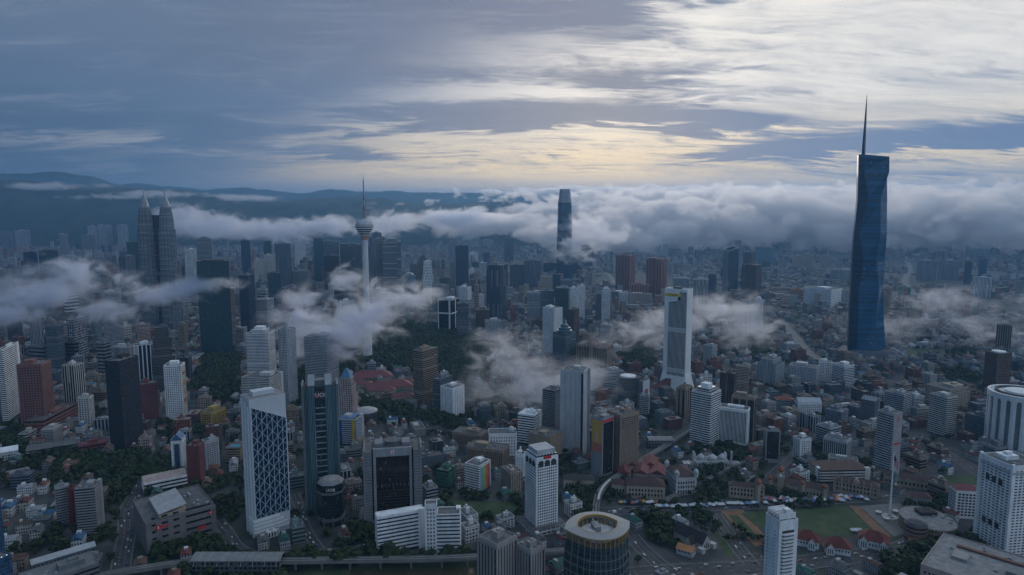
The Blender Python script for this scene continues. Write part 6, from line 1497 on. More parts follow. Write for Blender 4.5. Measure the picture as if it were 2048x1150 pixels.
# market hall row, shop terraces, far-left sheds
r, w_, d_, h = tower("long market hall with a rusty roof and blue end bay", 288, None, 374, 972, 951, ('band', 5, .5), 'W', 'K', None, .5, 'market hall', 'market_hall', 'gable', 'PK', jit=-.12)
tower("white shed roof among the dark trees on the far west side", 0, None, 36, 918, 900, G36, 'LG', 'K', None, .9, 'shed', 'warehouse', 'gable', 'W')
tower("pale flat shed roof behind the dark trees", 14, None, 60, 948, 940, G36, 'LG', 'K', None, .5, 'shed', 'warehouse', 'bare', 'l')
tower("car park deck with a white canopy below the granite tower", 52, None, 158, 900, 887, B4, 'G', 'K', None, .4, 'car park', 'car_park', 'bare', '')
tower("red and white hoarded site beside the car park deck", 158, None, 216, 902, 884, ('band', 5, .5), 'MR', 'K', None, .5, 'building', None, 'flat')
tower("granite podium spreading below the red granite tower", 50, 88, 160, 868, 842, ('band', 6, .3), 'RB', 'K', 30, .8, 'building', None, 'flat', 'd')
# courthouse
r, w_, d_, h = tower("brown stone courthouse of tall columns with a central gable", 1153, 1213, 1225, 752, 694, ('fin', 4.2, .5), 'TN', 'K', 16, .8, 'courthouse', 'courthouse', 'flat', '', True)
b = MB(); b.box(-w_*.07, w_*.07, -d_/2-3, -d_/2+2, 0, h+8); b.face([(-w_*.09, -d_/2-3, h+8), (w_*.09, -d_/2-3, h+8), (0, -d_/2-3, h+16)]); b.build('centre_bay', plain(PAL['TN']), r)
b = MB(); b.hip(-w_*.3, w_*.3, -d_*.4, d_*.4, h, h+16); b.build('roof', plain((.10, .045, .038)), r)
for i in range(12): q = MB(); x = -w_*.46+w_*.92*i/11; q.box(x-1.2, x+1.2, -d_/2-1.4, -d_/2-.7, h-12, h-4); q.build('attic_window', M_DARK, r)
# teal crowned tower
r, w_, d_, h = tower("teal glass tower topped by a stepped blue cone", 1105, 1131, 1152, 745, 668, ('band', 3.8, .5), 'SL', 'T', 40, .8, 'office tower', None, 'none', '', False)
b = MB(); s = min(w_, d_)/2
b.lathe([(s*.95, h), (s*.95, h+5), (s*.75, h+6), (s*.75, h+11), (s*.5, h+13), (s*.5, h+17), (s*.2, h+22), (.3, h+34)], 20); b.build('stepped_cone', plain((.045, .10, .13), .35), r)
# dark drum hall and school with red roofs by the forest
c = gp(728, 852); r = lm_root('drum_hall', "round dark hall with a pale conical roof beside the pink stone tower", 'building', c+Vector((0, 18, 0)), 0, circle(22, 12, c.x, c.y+18), 26)
b = MB(); b.lathe([(20, 0), (20, 22)], 28, cap=False); b.build('curved_wall', facade((.075, .06, .055), GLS['K'], 6, 3, .6, .7), r)
b = MB(); b.lathe([(21, 22), (21, 24), (16, 26.5), (4, 28), (0, 28)], 28); b.build('roof', plain((.28, .29, .31), .6), r)
RT = 'MR'
for lab, xl, xr, yb, yt, jit in (("long red roofed school wing at the forest edge, rear", 700, 786, 762, 752, -.12), ("red roofed school wing behind the pink stone tower", 700, 745, 778, 768, .1), ("longest red roofed school wing in the trees", 735, 828, 782, 772, -.16), ("red roofed school hall with a small white gable", 740, 790, 792, 781, .12),
                                 ("red roofed school block with cream fronts", 784, 829, 806, 792, -.08), ("short red roofed school wing next to the octagonal tower", 790, 828, 774, 764, .15)):
    tower(lab, xl, None, xr, yb, yt, ('grid', 4, 4, .6, .5), (.40, .33, .26), 'K', None, .45, 'school', 'school_wing', 'hip', (RT if False else 'MR'), jit=jit)
# yellow poster, red mural, hotel mural, advertising wall
def on_face(root, w_, d_, h, face, u0, u1, z0, z1, mat, name, out=.35):
    b = MB()
    if face == 'front': b.box(-w_/2+u0*w_, -w_/2+u1*w_, -d_/2-out, -d_/2-.01, z0*h, z1*h)
    else: b.box(w_/2+.01, w_/2+out, -d_/2+u0*d_, -d_/2+u1*d_, z0*h, z1*h)
    return b.build(name, mat, root)
def byl(label): return next(o for o in bpy.data.objects if o.get('label') == label)
def dims(root):
    wl = next(c for c in root.children if c.name.split('.')[0] in ('wall', 'glazing')); xs = [v.co for v in wl.data.vertices]
    return max(v.x for v in xs)*2, max(v.y for v in xs)*2, max(v.z for v in xs)
r = byl("narrow tower with a tall yellow poster on its side"); w_, d_, h = dims(r)
p = on_face(r, w_, d_, h, 'front', .04, .96, .42, .97, plain((.50, .30, .055), .7, "poster_yellow", .08), 'poster'); on_face(r, w_, d_, h, 'front', .04, .96, .42, .58, plain((.46, .16, .10), .7, "poster_coral", .1), 'poster_foot', .45)
q = MB()          # plain figure-like swash on the poster
for i in range(8): t = i/7; q.lathe([(0, 0), (1.5+1.1*math.sin(t*3.1), .1), (0, .2)], 10)
f = MB(); f.prism([(-2.3, -9), (2.3, -9), (2.8, -1), (1.4, 3.4), (.9, 6), (-.9, 6), (-1.4, 3.4), (-2.8, -1)], 0, .12, 0, True, True); fo = f.build('poster_figure', plain((.48, .36, .26), .7), p, (0, -d_/2-.37, h*.70)); fo.rotation_euler = (math.pi/2, 0, 0)
on_face(r, w_, d_, h, 'side', .10, .92, .04, .93, glazing(GLS['K'], 4, 3), 'dark_glazing'); on_face(r, w_, d_, h, 'side', .0, 1, .94, .985, M_SIGNR, 'sign')
r = byl("white gridded hotel with a painted mural down its edge"); w_, d_, h = dims(r)
on_face(r, w_, d_, h, 'side', .05, .95, .12, .96, plain((.42, .38, .34), .7, "mural_ground", .1), 'mural')
for z, s, c in ((.84, .05, (.34, .06, .05)), (.66, .10, (.44, .22, .06)), (.5, .11, (.40, .28, .16)), (.33, .09, (.36, .11, .07))):
    q = MB(); q.box(w_/2+.35, w_/2+.5, -d_*.3, d_*.3, h*(z-s/2), h*(z+s/2)); q.build('mural_patch', plain(c, .7, "mural_paint", .35), r)
r = byl("white tower with a red mural on its end wall"); w_, d_, h = dims(r)
on_face(r, w_, d_, h, 'side', .02, .98, .05, .99, plain((.52, .52, .53), .7, "mural_white", .06), 'mural')
for z, u, c in ((.62, .5, (.30, .07, .06)), (.5, .42, (.22, .10, .09)), (.4, .55, (.30, .09, .07))):
    q = MB(); q.box(w_/2+.36, w_/2+.5, -d_*.2, d_*.22, h*(z-.07), h*(z+.06)); q.build('mural_patch', plain(c, .7, "mural_paint", .35), r)
r = byl("black and white banded tower with a pale advertising wall"); w_, d_, h = dims(r)
p = on_face(r, w_, d_, h, 'side', 0, 1, 0, 1.02, plain((.30, .28, .29), .75, "advert_wall", .08), 'advert_wall', 1.0)
q = MB(); q.prism([(-3.4, 0), (-2.2, 0), (0, 5), (2.2, 0), (3.4, 0), (0, 7.4)], 0, .15, 0, True, True); e = q.build('red_chevron', M_SIGNR, p, (w_/2+1.05, 0, h*.88)); e.rotation_euler = (math.pi/2, 0, math.pi/2)
q = MB(); q.box(w_/2+1.0, w_/2+1.2, -d_*.36, d_*.36, h*.52, h*.55); q.build('red_sign', M_SIGNR, p)
q = MB(); q.box(w_/2+1.0, w_/2+1.2, -d_*.3, d_*.3, h*.62, h*.78); q.build('poster', plain((.36, .36, .38), .7, "poster_grey", .35), p)
r = byl("white hostel block with rainbow end panels"); w_, d_, h = dims(r)
for i, c in enumerate(((.10, .40, .45), (.45, .40, .10), (.48, .20, .08), (.40, .08, .10))): on_face(r, w_, d_, h, 'side', .12+.2*i, .3+.2*i, .08, .95, plain(c, .7), 'colour_panel', .8)
r = byl("blue and yellow mid-rise beside the pink stone tower"); w_, d_, h = dims(r)
on_face(r, w_, d_, h, 'front', .78, .92, .0, 1.0, plain((.50, .34, .02), .6), 'yellow_fin', 1.6); on_face(r, w_, d_, h, 'front', .0, .2, .0, .92, plain((.015, .05, .20), .6), 'blue_bay', 1.2)
b = MB(); b.box(-w_*.48, w_*.3, -d_*.48, d_*.48, h+1.2, h+1.9); b.build('blue_roof', plain((.03, .13, .30), .5), r)
r = byl("tan block with a rooftop swimming pool"); w_, d_, h = dims(r)
b = MB(); b.box(-w_*.3, w_*.35, -d_*.25, d_*.25, h+.3, h+.6); b.build('pool', plain((.03, .22, .30), .15, "pool_water", .05), r)
r = byl("white and blue gabled tower with a portico motif"); w_, d_, h = dims(r)
on_face(r, w_, d_, h, 'front', .3, .7, .0, .88, glazing(GLS['B'], 4, 2), 'blue_glazing', 1)
b = MB(); b.face([(-w_/2-.6, -d_/2-.9, h), (w_/2+.6, -d_/2-.9, h), (0, -d_/2-.9, h+w_*.62)]); b.face([(w_/2+.6, -d_/2-.9, h), (w_/2+.6, d_/2, h), (0, d_/2, h+w_*.62), (0, -d_/2-.9, h+w_*.62)]); b.face([(-w_/2-.6, d_/2, h), (-w_/2-.6, -d_/2-.9, h), (0, -d_/2-.9, h+w_*.62), (0, d_/2, h+w_*.62)]); b.build('gable', plain((.05, .12, .25), .6), r)
r = byl("pink stone tower under a blue pyramid roof"); wl = [c for c in r.children if c.name.startswith('upper')][-1]; xs = [v.co for v in wl.data.vertices]; w_, d_, h = max(v.x for v in xs)*2, max(v.y for v in xs)*2, max(v.z for v in xs)
b = MB(); b.prism(rectpoly(0, 0, w_*.96, d_*.96), h+1.2, h+17, 0, True, False, None, rectpoly(0, 0, w_*.22, d_*.22)); b.build('pyramid_roof', plain((.07, .17, .30), .5), r)
r = byl("unfinished concrete tower lit by small work lamps"); w_, d_, h = dims(r)
for u, v in ((-.1, .97), (.1, .62), (.45, .60), (.3, .98)): q = MB(); q.lathe([(1.3, 0), (1.3, 1.6), (0, 2)], 8); q.build('work_lamp', lm_, r, (u*w_, -d_/2-1.5, v*h))
r = byl("grey ribbed box in a thick white frame"); w_, d_, h = dims(r)
for (a0, a1, z0_, z1_) in ((0, .035, .1, 1.02), (.965, 1, .1, 1.02), (.035, .965, .94, 1.02), (.035, .965, .09, .13)): on_face(r, w_, d_, h, 'front', a0, a1, z0_, z1_, M_WHITE, 'frame', 1.9)
# ------------------------------------------------------------------ the packed city between: occupancy grid, infill blocks, shophouses
CELL = 5.0; TAKEN = set()
def inside(p, poly):
    c = False; j = len(poly)-1
    for i in range(len(poly)):
        a, b = poly[i], poly[j]
        if (a[1] > p[1]) != (b[1] > p[1]) and p[0] < (b[0]-a[0])*(p[1]-a[1])/(b[1]-a[1])+a[0]: c = not c
        j = i
    return c
def mark(poly):
    x0 = min(p[0] for p in poly); x1 = max(p[0] for p in poly); y0 = min(p[1] for p in poly); y1 = max(p[1] for p in poly)
    for i in range(int(x0//CELL), int(x1//CELL)+1):
        for j in range(int(y0//CELL), int(y1//CELL)+1):
            if inside(((i+.5)*CELL, (j+.5)*CELL), poly): TAKEN.add((i, j))
    for p in poly: TAKEN.add((int(p[0]//CELL), int(p[1]//CELL)))
for P in FOOT+EXCL: mark([(p[0], p[1]) for p in P])
def free(poly):
    x0 = min(p[0] for p in poly); x1 = max(p[0] for p in poly); y0 = min(p[1] for p in poly); y1 = max(p[1] for p in poly)
    for i in range(int(x0//CELL), int(x1//CELL)+1):
        for j in range(int(y0//CELL), int(y1//CELL)+1):
            if (i, j) in TAKEN and inside(((i+.5)*CELL, (j+.5)*CELL), poly): return False
    return not any((int(p[0]//CELL), int(p[1]//CELL)) in TAKEN for p in poly)
PARKS = [[(560, 735), (640, 700), (720, 655), (800, 640), (900, 655), (985, 690), (975, 760), (935, 785), (880, 748), (826, 742), (700, 742), (640, 800), (590, 812)],
         [(402, 712), (448, 700), (488, 716), (478, 748), (486, 776), (440, 812), (412, 790), (386, 772), (396, 740)], [(140, 925), (285, 905), (335, 945), (300, 990), (215, 1000), (205, 955), (150, 950)],
         [(1225, 690), (1310, 690), (1312, 742), (1250, 742)], [(1745, 1112), (1850, 1100), (1955, 1065), (1965, 1150), (1770, 1165)], [(1262, 1036), (1345, 1036), (1350, 1100), (1290, 1085)],
         [(1150, 982), (1188, 985), (1190, 1040), (1152, 1040)], [(690, 1048), (745, 1062), (750, 1095), (690, 1095)], [(292, 1092), (440, 1090), (440, 1116), (300, 1120)], [(880, 992), (1040, 1002), (1048, 1040), (900, 1046)],
         [(1360, 950), (1470, 938), (1490, 990), (1400, 1000)], [(1410, 880), (1500, 905), (1500, 930), (1380, 905)], [(950, 800), (1010, 775), (1030, 820), (960, 830)], [(1810, 1000), (1900, 1000), (1895, 1040), (1835, 1045)],
         [(0, 850), (60, 860), (50, 900), (0, 900)], [(40, 905), (215, 905), (220, 925), (120, 935), (40, 935)], [(830, 822), (930, 838), (930, 860), (840, 840)], [(1880, 738), (1990, 752), (1985, 772), (1880, 764)], [(715, 800), (820, 812), (830, 850), (730, 840)],
         [(1900, 700), (1960, 700), (1960, 722), (1910, 720)], [(1480, 660), (1560, 690), (1500, 720)], [(820, 560), (920, 560), (930, 580), (840, 590)], [(600, 1125), (960, 1112), (960, 1136), (610, 1140)]]
PARKW = [[tuple(gp(*p).xy) for p in P] for P in PARKS]
def in_park(x, y): return any(inside((x, y), P) for P in PARKW)

WN = dict(W='white', OW='cream', LG='pale grey', G='grey', BE='beige', TN='tan', PK='pinkish', TC='brick red', SL='slate grey', YE='yellow', TG='pale green', BL='blue', OR='orange', MR='maroon', BR='brown', DG='dark grey', BK='black', RB='red', GN='green')
RF = {'red': (.140, .044, .032), 'maroon': (.085, .028, .028), 'brown': (.075, .048, .036), 'grey': (.11, .112, .118), 'blue': (.035, .10, .19), 'green': (.03, .10, .08), 'rusty': (.125, .072, .052), 'white': (.26, .27, .285)}
def proto_block(name, w_, d_, h, wall, glass, style, rcol='', plant=True, seed=0):
    rr = random.Random(seed); root = empty(name, (0, -500, -400))
    W_, G_ = tuple(v*.80 for v in PAL[wall]), GLS[glass]
    f = facade(W_, G_, style[1], 60, 1, style[2]) if style[0] == 'band' else (facade(W_, G_, *style[1:]) if style[0] == 'grid' else facade(W_, G_, 60, style[1], style[2], 1))
    MB().prism(rectpoly(0, 0, w_, d_), 0, h, 0, False, False).build('wall', f, root)
    roofs(root, w_, d_, h, 'flat' if plant else 'bare', rcol, rr, False, plain(W_))
    if plant:
        for i in range(rr.randint(2, 5)): link(unit_mesh(), 'cooling_unit', root, (rr.uniform(-.4, .4)*w_, rr.uniform(-.4, .4)*d_, h+.25))
    return root
def proto_house(name, w_, d_, h, wall, roofk, seed=0):
    root = empty(name, (0, -500, -400)); W_ = tuple(v*.80 for v in PAL[wall])
    MB().prism(rectpoly(0, 0, w_, d_), 0, h, 0, False, False).build('wall', facade(W_, GLS['K'], 3.5, 2.6, .5, .5), root)
    b = MB(); b.gable(-w_/2, w_/2, -d_/2, d_/2, h, h+min(w_, d_)*.27, 0, None, .4, 'x' if w_ > d_ else 'y'); b.build('roof', plain(RF[roofk], .85, "roof_sheet", .4, scale=1/4), root)
    b = MB(); b.box(-w_*.2, w_*.2, d_*.1, d_*.3, h, h+min(w_, d_)*.27+1.2); b.build('roof_vent', plain(W_), root)
    return root
def drop(root):
    for c in root.children_recursive: bpy.data.objects.remove(c)
    bpy.data.objects.remove(root)
USED = set()
def article_ref(label):
    return label.split(',')[0]
HSHORT = []
for lab, px, py, x, y in HERO:
    s = lab
    for sep_ in (' with ', ' of ', ' below ', ' beside ', ' behind ', ' under ', ' in front', ' framing ', ' peeping ', ' rising ', ' darker ', ' tucked ', ' standing ', ' near ', ' next ', ' at ', ' before ', ' half ', ' among ', ' seen ', ' topped ', ' held ', ' joined', ' cut ', ' spreading', ' lit ', ' crowned ', ' poking ', ' closing ', ' ending ', ' against ', ' along ', ' ending', ', '):
        s = s.split(sep_)[0]
    HSHORT.append((s.strip(), px, py, x, y))
cnt = {}
for s in HSHORT: cnt[s[0]] = cnt.get(s[0], 0)+1
HSHORT = [s for s in HSHORT if cnt[s[0]] == 1 and 2 <= len(s[0].split()) <= 5]
def label_for(desc, x, y, z=8.0, most=16):
    """words that single one filler out: what it looks like and which named building it stands by"""
    px, py = pix((x, y, z)); near = sorted(HSHORT, key=lambda s: (s[3]-x)**2+(s[4]-y)**2)[:9]
    cands = []
    for s in near[:5]:
        dx, dy = x-s[3], y-s[4]; rel = ('behind' if dy > 0 else 'in front of') if abs(dy) > abs(dx) else ('just beside' if math.hypot(dx, dy) < 60 else 'across from')
        cands.append(f"{desc} {rel} the {s[0]}")
    for i in range(5):
        for j in range(i+1, 8): cands.append(f"{desc} between the {near[i][0]} and the {near[j][0]}")
    for c in cands:
        if c.lower() not in USED and len(c.replace('-', ' ').split()) <= most: USED.add(c.lower()); return c
    return None
VIEW = lambda x, y, m=30: -m < pix((x, y, 5))[0] < 2048+m and pix((x, y, 30))[1] < 1180+max(0, m-30)
# --- mid-rise infill: flats, offices, hotels copied from two dozen prototypes
FR = random.Random(5)
PROTO = []
spec = [('W', 'N', B36), ('OW', 'K', GW), ('SL', 'S', G36), ('BE', 'Z', G3), ('G', 'N', B3), ('PK', 'K', GW), ('SL', 'T', B36), ('TN', 'K', G36), ('W', 'S', F3), ('G', 'K', B4), ('TG', 'S', G36), ('OW', 'N', B3), ('BR', 'K', G3), ('DG', 'N', ('fin', 2.4, .7)), ('RB', 'K', G3), ('LG', 'N', F4), ('DG', 'K', B36), ('TC', 'K', GW)]
for i, (wl, gl, st) in enumerate(spec):
    for j, (w_, d_, h) in enumerate(((26, 17, 34), (20, 20, 52), (38, 16, 24))):
        PROTO.append((proto_block('apartment_block' if (i+j) % 2 else 'office_block', w_, d_, h, wl, gl, st, ('', 'd', 'l')[(i+j) % 3], True, i*3+j), w_, d_, h, wl, st[0], j))
STY = {'band': 'ribbon windows', 'grid': 'punched windows', 'fin': 'upright ribs'}
def place(proto, x, y, rz, sc, desc, group):
    root, w_, d_, h = proto[:4]; lab = label_for(desc, x, y, h*sc[2])
    if lab is None: return None
    o = copy_thing(root); o.location = (x, y, 0); o.rotation_euler = (0, 0, rz); o.scale = sc; tag(o, lab, 'building', group); return o
nmid = 0
def district_yaw(x, y): return .35*math.sin(x/700.0+1.3)+.3*math.cos(y/800.0)
def try_mid(x, y, hs, ps=None):
    global nmid
    if not VIEW(x, y): return False
    p = FR.choice(ps or PROTO); rz = district_yaw(x, y)+(0 if FR.random() < .7 else math.pi/2)
    sc = (FR.uniform(.8, 1.25), FR.uniform(.85, 1.2), hs*FR.uniform(.7, 1.3)*(34/p[3])); poly = rectpoly(x, y, p[1]*sc[0]+5, p[2]*sc[1]+5, rz)
    if not free(poly) or in_park(x, y): return False
    hh = p[3]*sc[2]; tall = 'tall' if hh > 55 else ('mid-rise' if hh > 24 else 'low')
    if place(p, x, y, rz, sc, f"{WN[p[4]]} {tall} block with {STY[p[5]]}", "infill blocks of the packed city") is None: return False
    mark(poly); nmid += 1; return True
def spray(n, pxr, pyr, hs, tries=14):
    for i in range(n):
        for t in range(tries):
            q = gp(FR.uniform(*pxr), FR.uniform(*pyr))
            if try_mid(q.x, q.y, hs*FR.uniform(.7, 1.35)): break
spray(42, (1500, 2040), (770, 905), .62); spray(34, (1130, 1520), (790, 900), .62); spray(16, (560, 1060), (830, 985), .6); spray(14, (0, 480), (780, 900), .7)
spray(26, (1100, 1700), (690, 790), .75); spray(16, (1780, 2048), (640, 770), .8); spray(34, (1100, 1700), (620, 690), .95); spray(12, (840, 1100), (610, 660), 1.1)
spray(26, (0, 500), (640, 760), 1.4); spray(46, (440, 960), (545, 640), 2.0); spray(34, (0, 480), (545, 640), 2.2)
# --- shophouses and low blocks in street rows: the largest few hundred are things, the rest one mass
HPROTO = [(proto_house('shophouse', w_, d_, h, wl, rk, i), w_, d_, h, wl, rk) for i, (wl, rk, w_, d_, h) in enumerate((
    ('W', 'red', 9, 18, 10), ('OW', 'maroon', 10, 20, 9), ('LG', 'brown', 9, 17, 11), ('BE', 'rusty', 12, 18, 9), ('PK', 'red', 10, 16, 12), ('W', 'grey', 12, 20, 10), ('LG', 'grey', 14, 18, 12), ('OW', 'brown', 9, 16, 10),
    ('TG', 'maroon', 10, 18, 10), ('W', 'blue', 11, 18, 9), ('G', 'rusty', 12, 18, 11), ('TN', 'red', 10, 16, 11), ('LG', 'green', 12, 18, 9), ('W', 'white', 13, 20, 10), ('OW', 'grey', 10, 18, 13), ('LG', 'maroon', 9, 16, 11)))]
LBLOCK = [(proto_block('low_block', w_, d_, h, wl, gl, st, rc, True, 90+i), w_, d_, h, wl, st[0]) for rc in ('',) for i, (wl, gl, st, w_, d_, h) in enumerate((
    ('W', 'K', GW, 20, 16, 15), ('OW', 'K', B36, 24, 15, 14), ('LG', 'N', B36, 18, 18, 18), ('BE', 'K', GW, 22, 14, 16), ('PK', 'K', G36, 18, 15, 15), ('G', 'K', B4, 26, 18, 13), ('SL', 'N', B36, 20, 16, 19), ('TG', 'S', B36, 20, 14, 14), ('G', 'N', GW, 18, 14, 13), ('TN', 'K', B36, 22, 16, 15)))]
cells = []
yy = 575.0
while yy < 2450:
    xx = -yy*.92
    while xx < yy*.92:
        # streets: a gap every few plots
        a = district_yaw(xx, yy); u = xx*math.cos(a)+yy*math.sin(a); v = -xx*math.sin(a)+yy*math.cos(a)
        iu, iv = u % 74, v % 52
        if iu > 11 and iv > 10: cells.append((xx+FR.uniform(-1.5, 1.5), yy+FR.uniform(-2, 2), a))
        xx += 10.5+yy*.0012
    yy += 14.0+yy*.003
FR.shuffle(cells); cells.sort(key=lambda c: c[1]//120)
ngrp = {'shophouse': 0, 'low_block': 0}; MASS = []
from mathutils import noise as mnoise
for x, y, a in cells:
    if not VIEW(x, y, 190): continue
    if in_park(x, y): continue
    wood = mnoise.noise((x/130, y/130, 3.3)); left = x < -250
    if wood > (.30 if not left else .12) and FR.random() < .8: continue
    big = FR.random() < .26
    pr = FR.choice(LBLOCK if big else HPROTO); rz = a+(0 if FR.random() < .75 else math.pi/2); sc = (FR.uniform(.85, 1.25), FR.uniform(.85, 1.15), FR.uniform(.75, 1.35))
    poly = rectpoly(x, y, pr[1]*sc[0]+1.0, pr[2]*sc[1]+1.0, rz)
    if not free(poly): continue
    k = 'low_block' if big else 'shophouse'
    if ngrp[k] < 285 and VIEW(x, y, 5):
        desc = (f"{WN[pr[4]]} low block with {STY[pr[5]]}" if big else f"{WN[pr[4]]} shophouse with a {pr[5]} roof")
        if place(pr, x, y, rz, sc, desc, "shophouses of the old town" if not big else "low blocks of the old town") is not None: ngrp[k] += 1; mark(poly); continue
    MASS.append((x, y, rz, pr, sc)); mark(poly)
def col_mat(name, rough=.85, windows=False):
    m, T = newmat(name); c = T.n('ShaderNodeAttribute', attribute_name="Col").outputs['Color']
    P = T.n('ShaderNodeNewGeometry').outputs['Position']; nz = T.noise(T.vm('MULTIPLY', P, (1, 1, .4)), 1/6, 3, .6)
    c = T.mix(T.smooth(nz, .3, .7), T.vm('SCALE', c, scale=.72), T.vm('SCALE', c, scale=1.08))
    if windows:
        u, v, _ = T.sep(T.n('ShaderNodeUVMap', uv_map="UVMap").outputs[0]); wn = T.m('MULTIPLY', T.m('COMPARE', T.m('FRACT', T.m('DIVIDE', u, 3.1)), .5, .3), T.m('COMPARE', T.m('FRACT', T.m('DIVIDE', v, 3.4)), .5, .26))
        c = T.mix(wn, c, (.014, .018, .024))
    b = T.n('ShaderNodeBsdfPrincipled'); T.put(b.inputs['Base Color'], c); b.inputs['Roughness'].default_value = rough
    o = T.n('ShaderNodeOutputMaterial'); T.t.links.new(b.outputs[0], o.inputs[0]); return m
MC_W, MC_R = col_mat("mass_wall", .8, True), col_mat("mass_roof")
def vary(c, k=.15): s = FR.uniform(1-k, 1+k); return tuple(min(.7, v*s*FR.uniform(.95, 1.05)) for v in c)
mb = MB()
for x, y, rz, pr, sc in MASS:
    w_, d_, h = pr[1]*sc[0], pr[2]*sc[1], pr[3]*sc[2]; wc = vary(tuple(v*.78 for v in PAL[pr[4]])); P = rectpoly(x, y, w_, d_, rz)
    house = pr[5] in RF
    if house:
        mb.prism(P, 0, h, 0, False, c=wc); rc = vary(RF[pr[5]], .3); rh = h+min(w_, d_)*.25; m0, m1 = ((P[0][0]+P[1][0])/2, (P[0][1]+P[1][1])/2, rh), ((P[2][0]+P[3][0])/2, (P[2][1]+P[3][1])/2, rh)
        mb.face([(*P[1], h), (*P[2], h), m1, m0], None, 1, rc); mb.face([(*P[3], h), (*P[0], h), m0, m1], None, 1, rc); mb.face([(*P[0], h), (*P[1], h), m0], None, 1, wc); mb.face([(*P[2], h), (*P[3], h), m1], None, 1, wc)
    else:
        mb.prism(P, 0, h, 0, True, False, 1, c=wc, tc=vary((.115, .118, .125), .4)); mb.rbox(x, y, w_*.4, d_*.4, rz, h, h+3, 1, c=wc)
if mb.f: tag(mb.build('low_rise_houses', [MC_W, MC_R]), "packed low roofs of the middle city beyond the nearer shophouses", "houses", kind='stuff')
# --- far city: towers one can tell apart, then the fabric that reads as one mass
FT = []
for i, (wl, gl, st) in enumerate((('W', 'S', F3), ('LG', 'S', G3), ('W', 'N', F4), ('G', 'S', G36), ('SL', 'N', ('fin', 2.4, .7)), ('PK', 'Z', G3), ('BE', 'Z', F4), ('DG', 'N', ('fin', 2.4, .7)))):
    for j, (w_, d_, h) in enumerate(((26, 22, 75), (46, 18, 60))): FT.append((proto_block('distant_tower', w_, d_, h, wl, gl, st, '', False, 200+i*2+j), w_, d_, h, wl, st[0]))
far_n = 0
def far_cluster(n, pxr, pyr, hk, cl=4):
    global far_n
    k = 0
    while k < n:
        q = gp(FR.uniform(*pxr), FR.uniform(*pyr)); pr = FR.choice(FT); rz = FR.uniform(-.5, .5); hh = hk*FR.uniform(.6, 1.3)
        for t in range(FR.randint(1, cl)):
            k += 1; x, y = q.x+math.cos(rz)*t*55*FR.uniform(.9, 1.3), q.y+math.sin(rz)*t*55
            if not VIEW(x, y): continue
            sc = (FR.uniform(.8, 1.2), 1, hh*FR.uniform(.9, 1.1)); poly = rectpoly(x, y, pr[1]*sc[0]+6, pr[2]+6, rz)
            if not free(poly): continue
            if far_n >= 285: return
            if place(pr, x, y, rz, sc, f"distant {WN[pr[4]]} {'slab' if pr[1] > 30 else 'tower'} with {STY[pr[5]]}", "distant towers of the hazy plain"): mark(poly); far_n += 1
far_cluster(40, (0, 480), (505, 560), 1.0); far_cluster(50, (480, 860), (495, 560), 1.0); far_cluster(46, (860, 1230), (490, 560), .8); far_cluster(46, (1230, 1700), (492, 560), .7); far_cluster(40, (1640, 2048), (492, 600), .65)
far_cluster(22, (120, 600), (478, 500), .9); far_cluster(24, (700, 1500), (474, 492), .8); far_cluster(20, (1500, 2048), (476, 494), .8); far_cluster(16, (1250, 1700), (590, 640), .5)
mb = MB(); FPAL = [(.40, .40, .41), (.28, .29, .31), (.40, .34, .28), (.22, .23, .25), (.30, .14, .10), (.36, .36, .35), (.13, .14, .16), (.35, .25, .18)]
for i in range(15000):
    t = FR.random(); y = 2350+6800*t**1.5; x = FR.uniform(-.86, .86)*y
    if mnoise.noise((x/520, y/700, 1.2)) > .22 or (int(x//CELL), int(y//CELL)) in TAKEN or in_park(x, y): continue
    tall = FR.random(); h = FR.uniform(7, 16) if tall < .80 else (FR.uniform(18, 40) if tall < .965 else FR.uniform(45, 80)); w_ = FR.uniform(14, 44) if h < 42 else FR.uniform(18, 30); d_ = FR.uniform(12, 24)
    c = vary(FR.choice(FPAL)); a = district_yaw(x, y)+FR.choice((0, math.pi/2)); mb.prism(rectpoly(x, y, w_, d_, a), 0, h, 0, True, False, 1, c=c, tc=vary((.16, .07, .05) if FR.random() < .3 and h < 20 else (.15, .155, .165), .5))
tag(mb.build('distant_city', [MC_W, MC_R]), "hazy far districts of small roofs spreading to the hills", "city", kind='stuff')
for p in PROTO+HPROTO+LBLOCK+FT: drop(p[0])
print('FILL', nmid, ngrp, len(MASS), far_n)
# ------------------------------------------------------------------ trees
m, T = newmat("leaves"); P_ = T.n('ShaderNodeNewGeometry').outputs['Position']; ob = T.n('ShaderNodeObjectInfo').outputs['Random']
nz = T.noise(P_, 1/2.2, 3, .6); n2 = T.noise(P_, 1/30, 3, .6)
c_ = T.mix(T.smooth(nz, .3, .7), (.012, .026, .011), (.056, .080, .028)); c_ = T.mix(T.m('MULTIPLY', T.smooth(n2, .45, .65), .5), c_, (.050, .058, .022)); c_ = T.mix(T.m('MULTIPLY', ob, .35), c_, (.016, .034, .018))
b_ = T.n('ShaderNodeBsdfPrincipled'); T.put(b_.inputs['Base Color'], c_); b_.inputs['Roughness'].default_value = .8; b_.inputs['Specular IOR Level'].default_value = .2
o_ = T.n('ShaderNodeOutputMaterial'); T.t.links.new(b_.outputs[0], o_.inputs[0]); M_LEAF = m; M_BARK = plain((.06, .045, .035), .9, "bark", .3)
TR = random.Random(21)
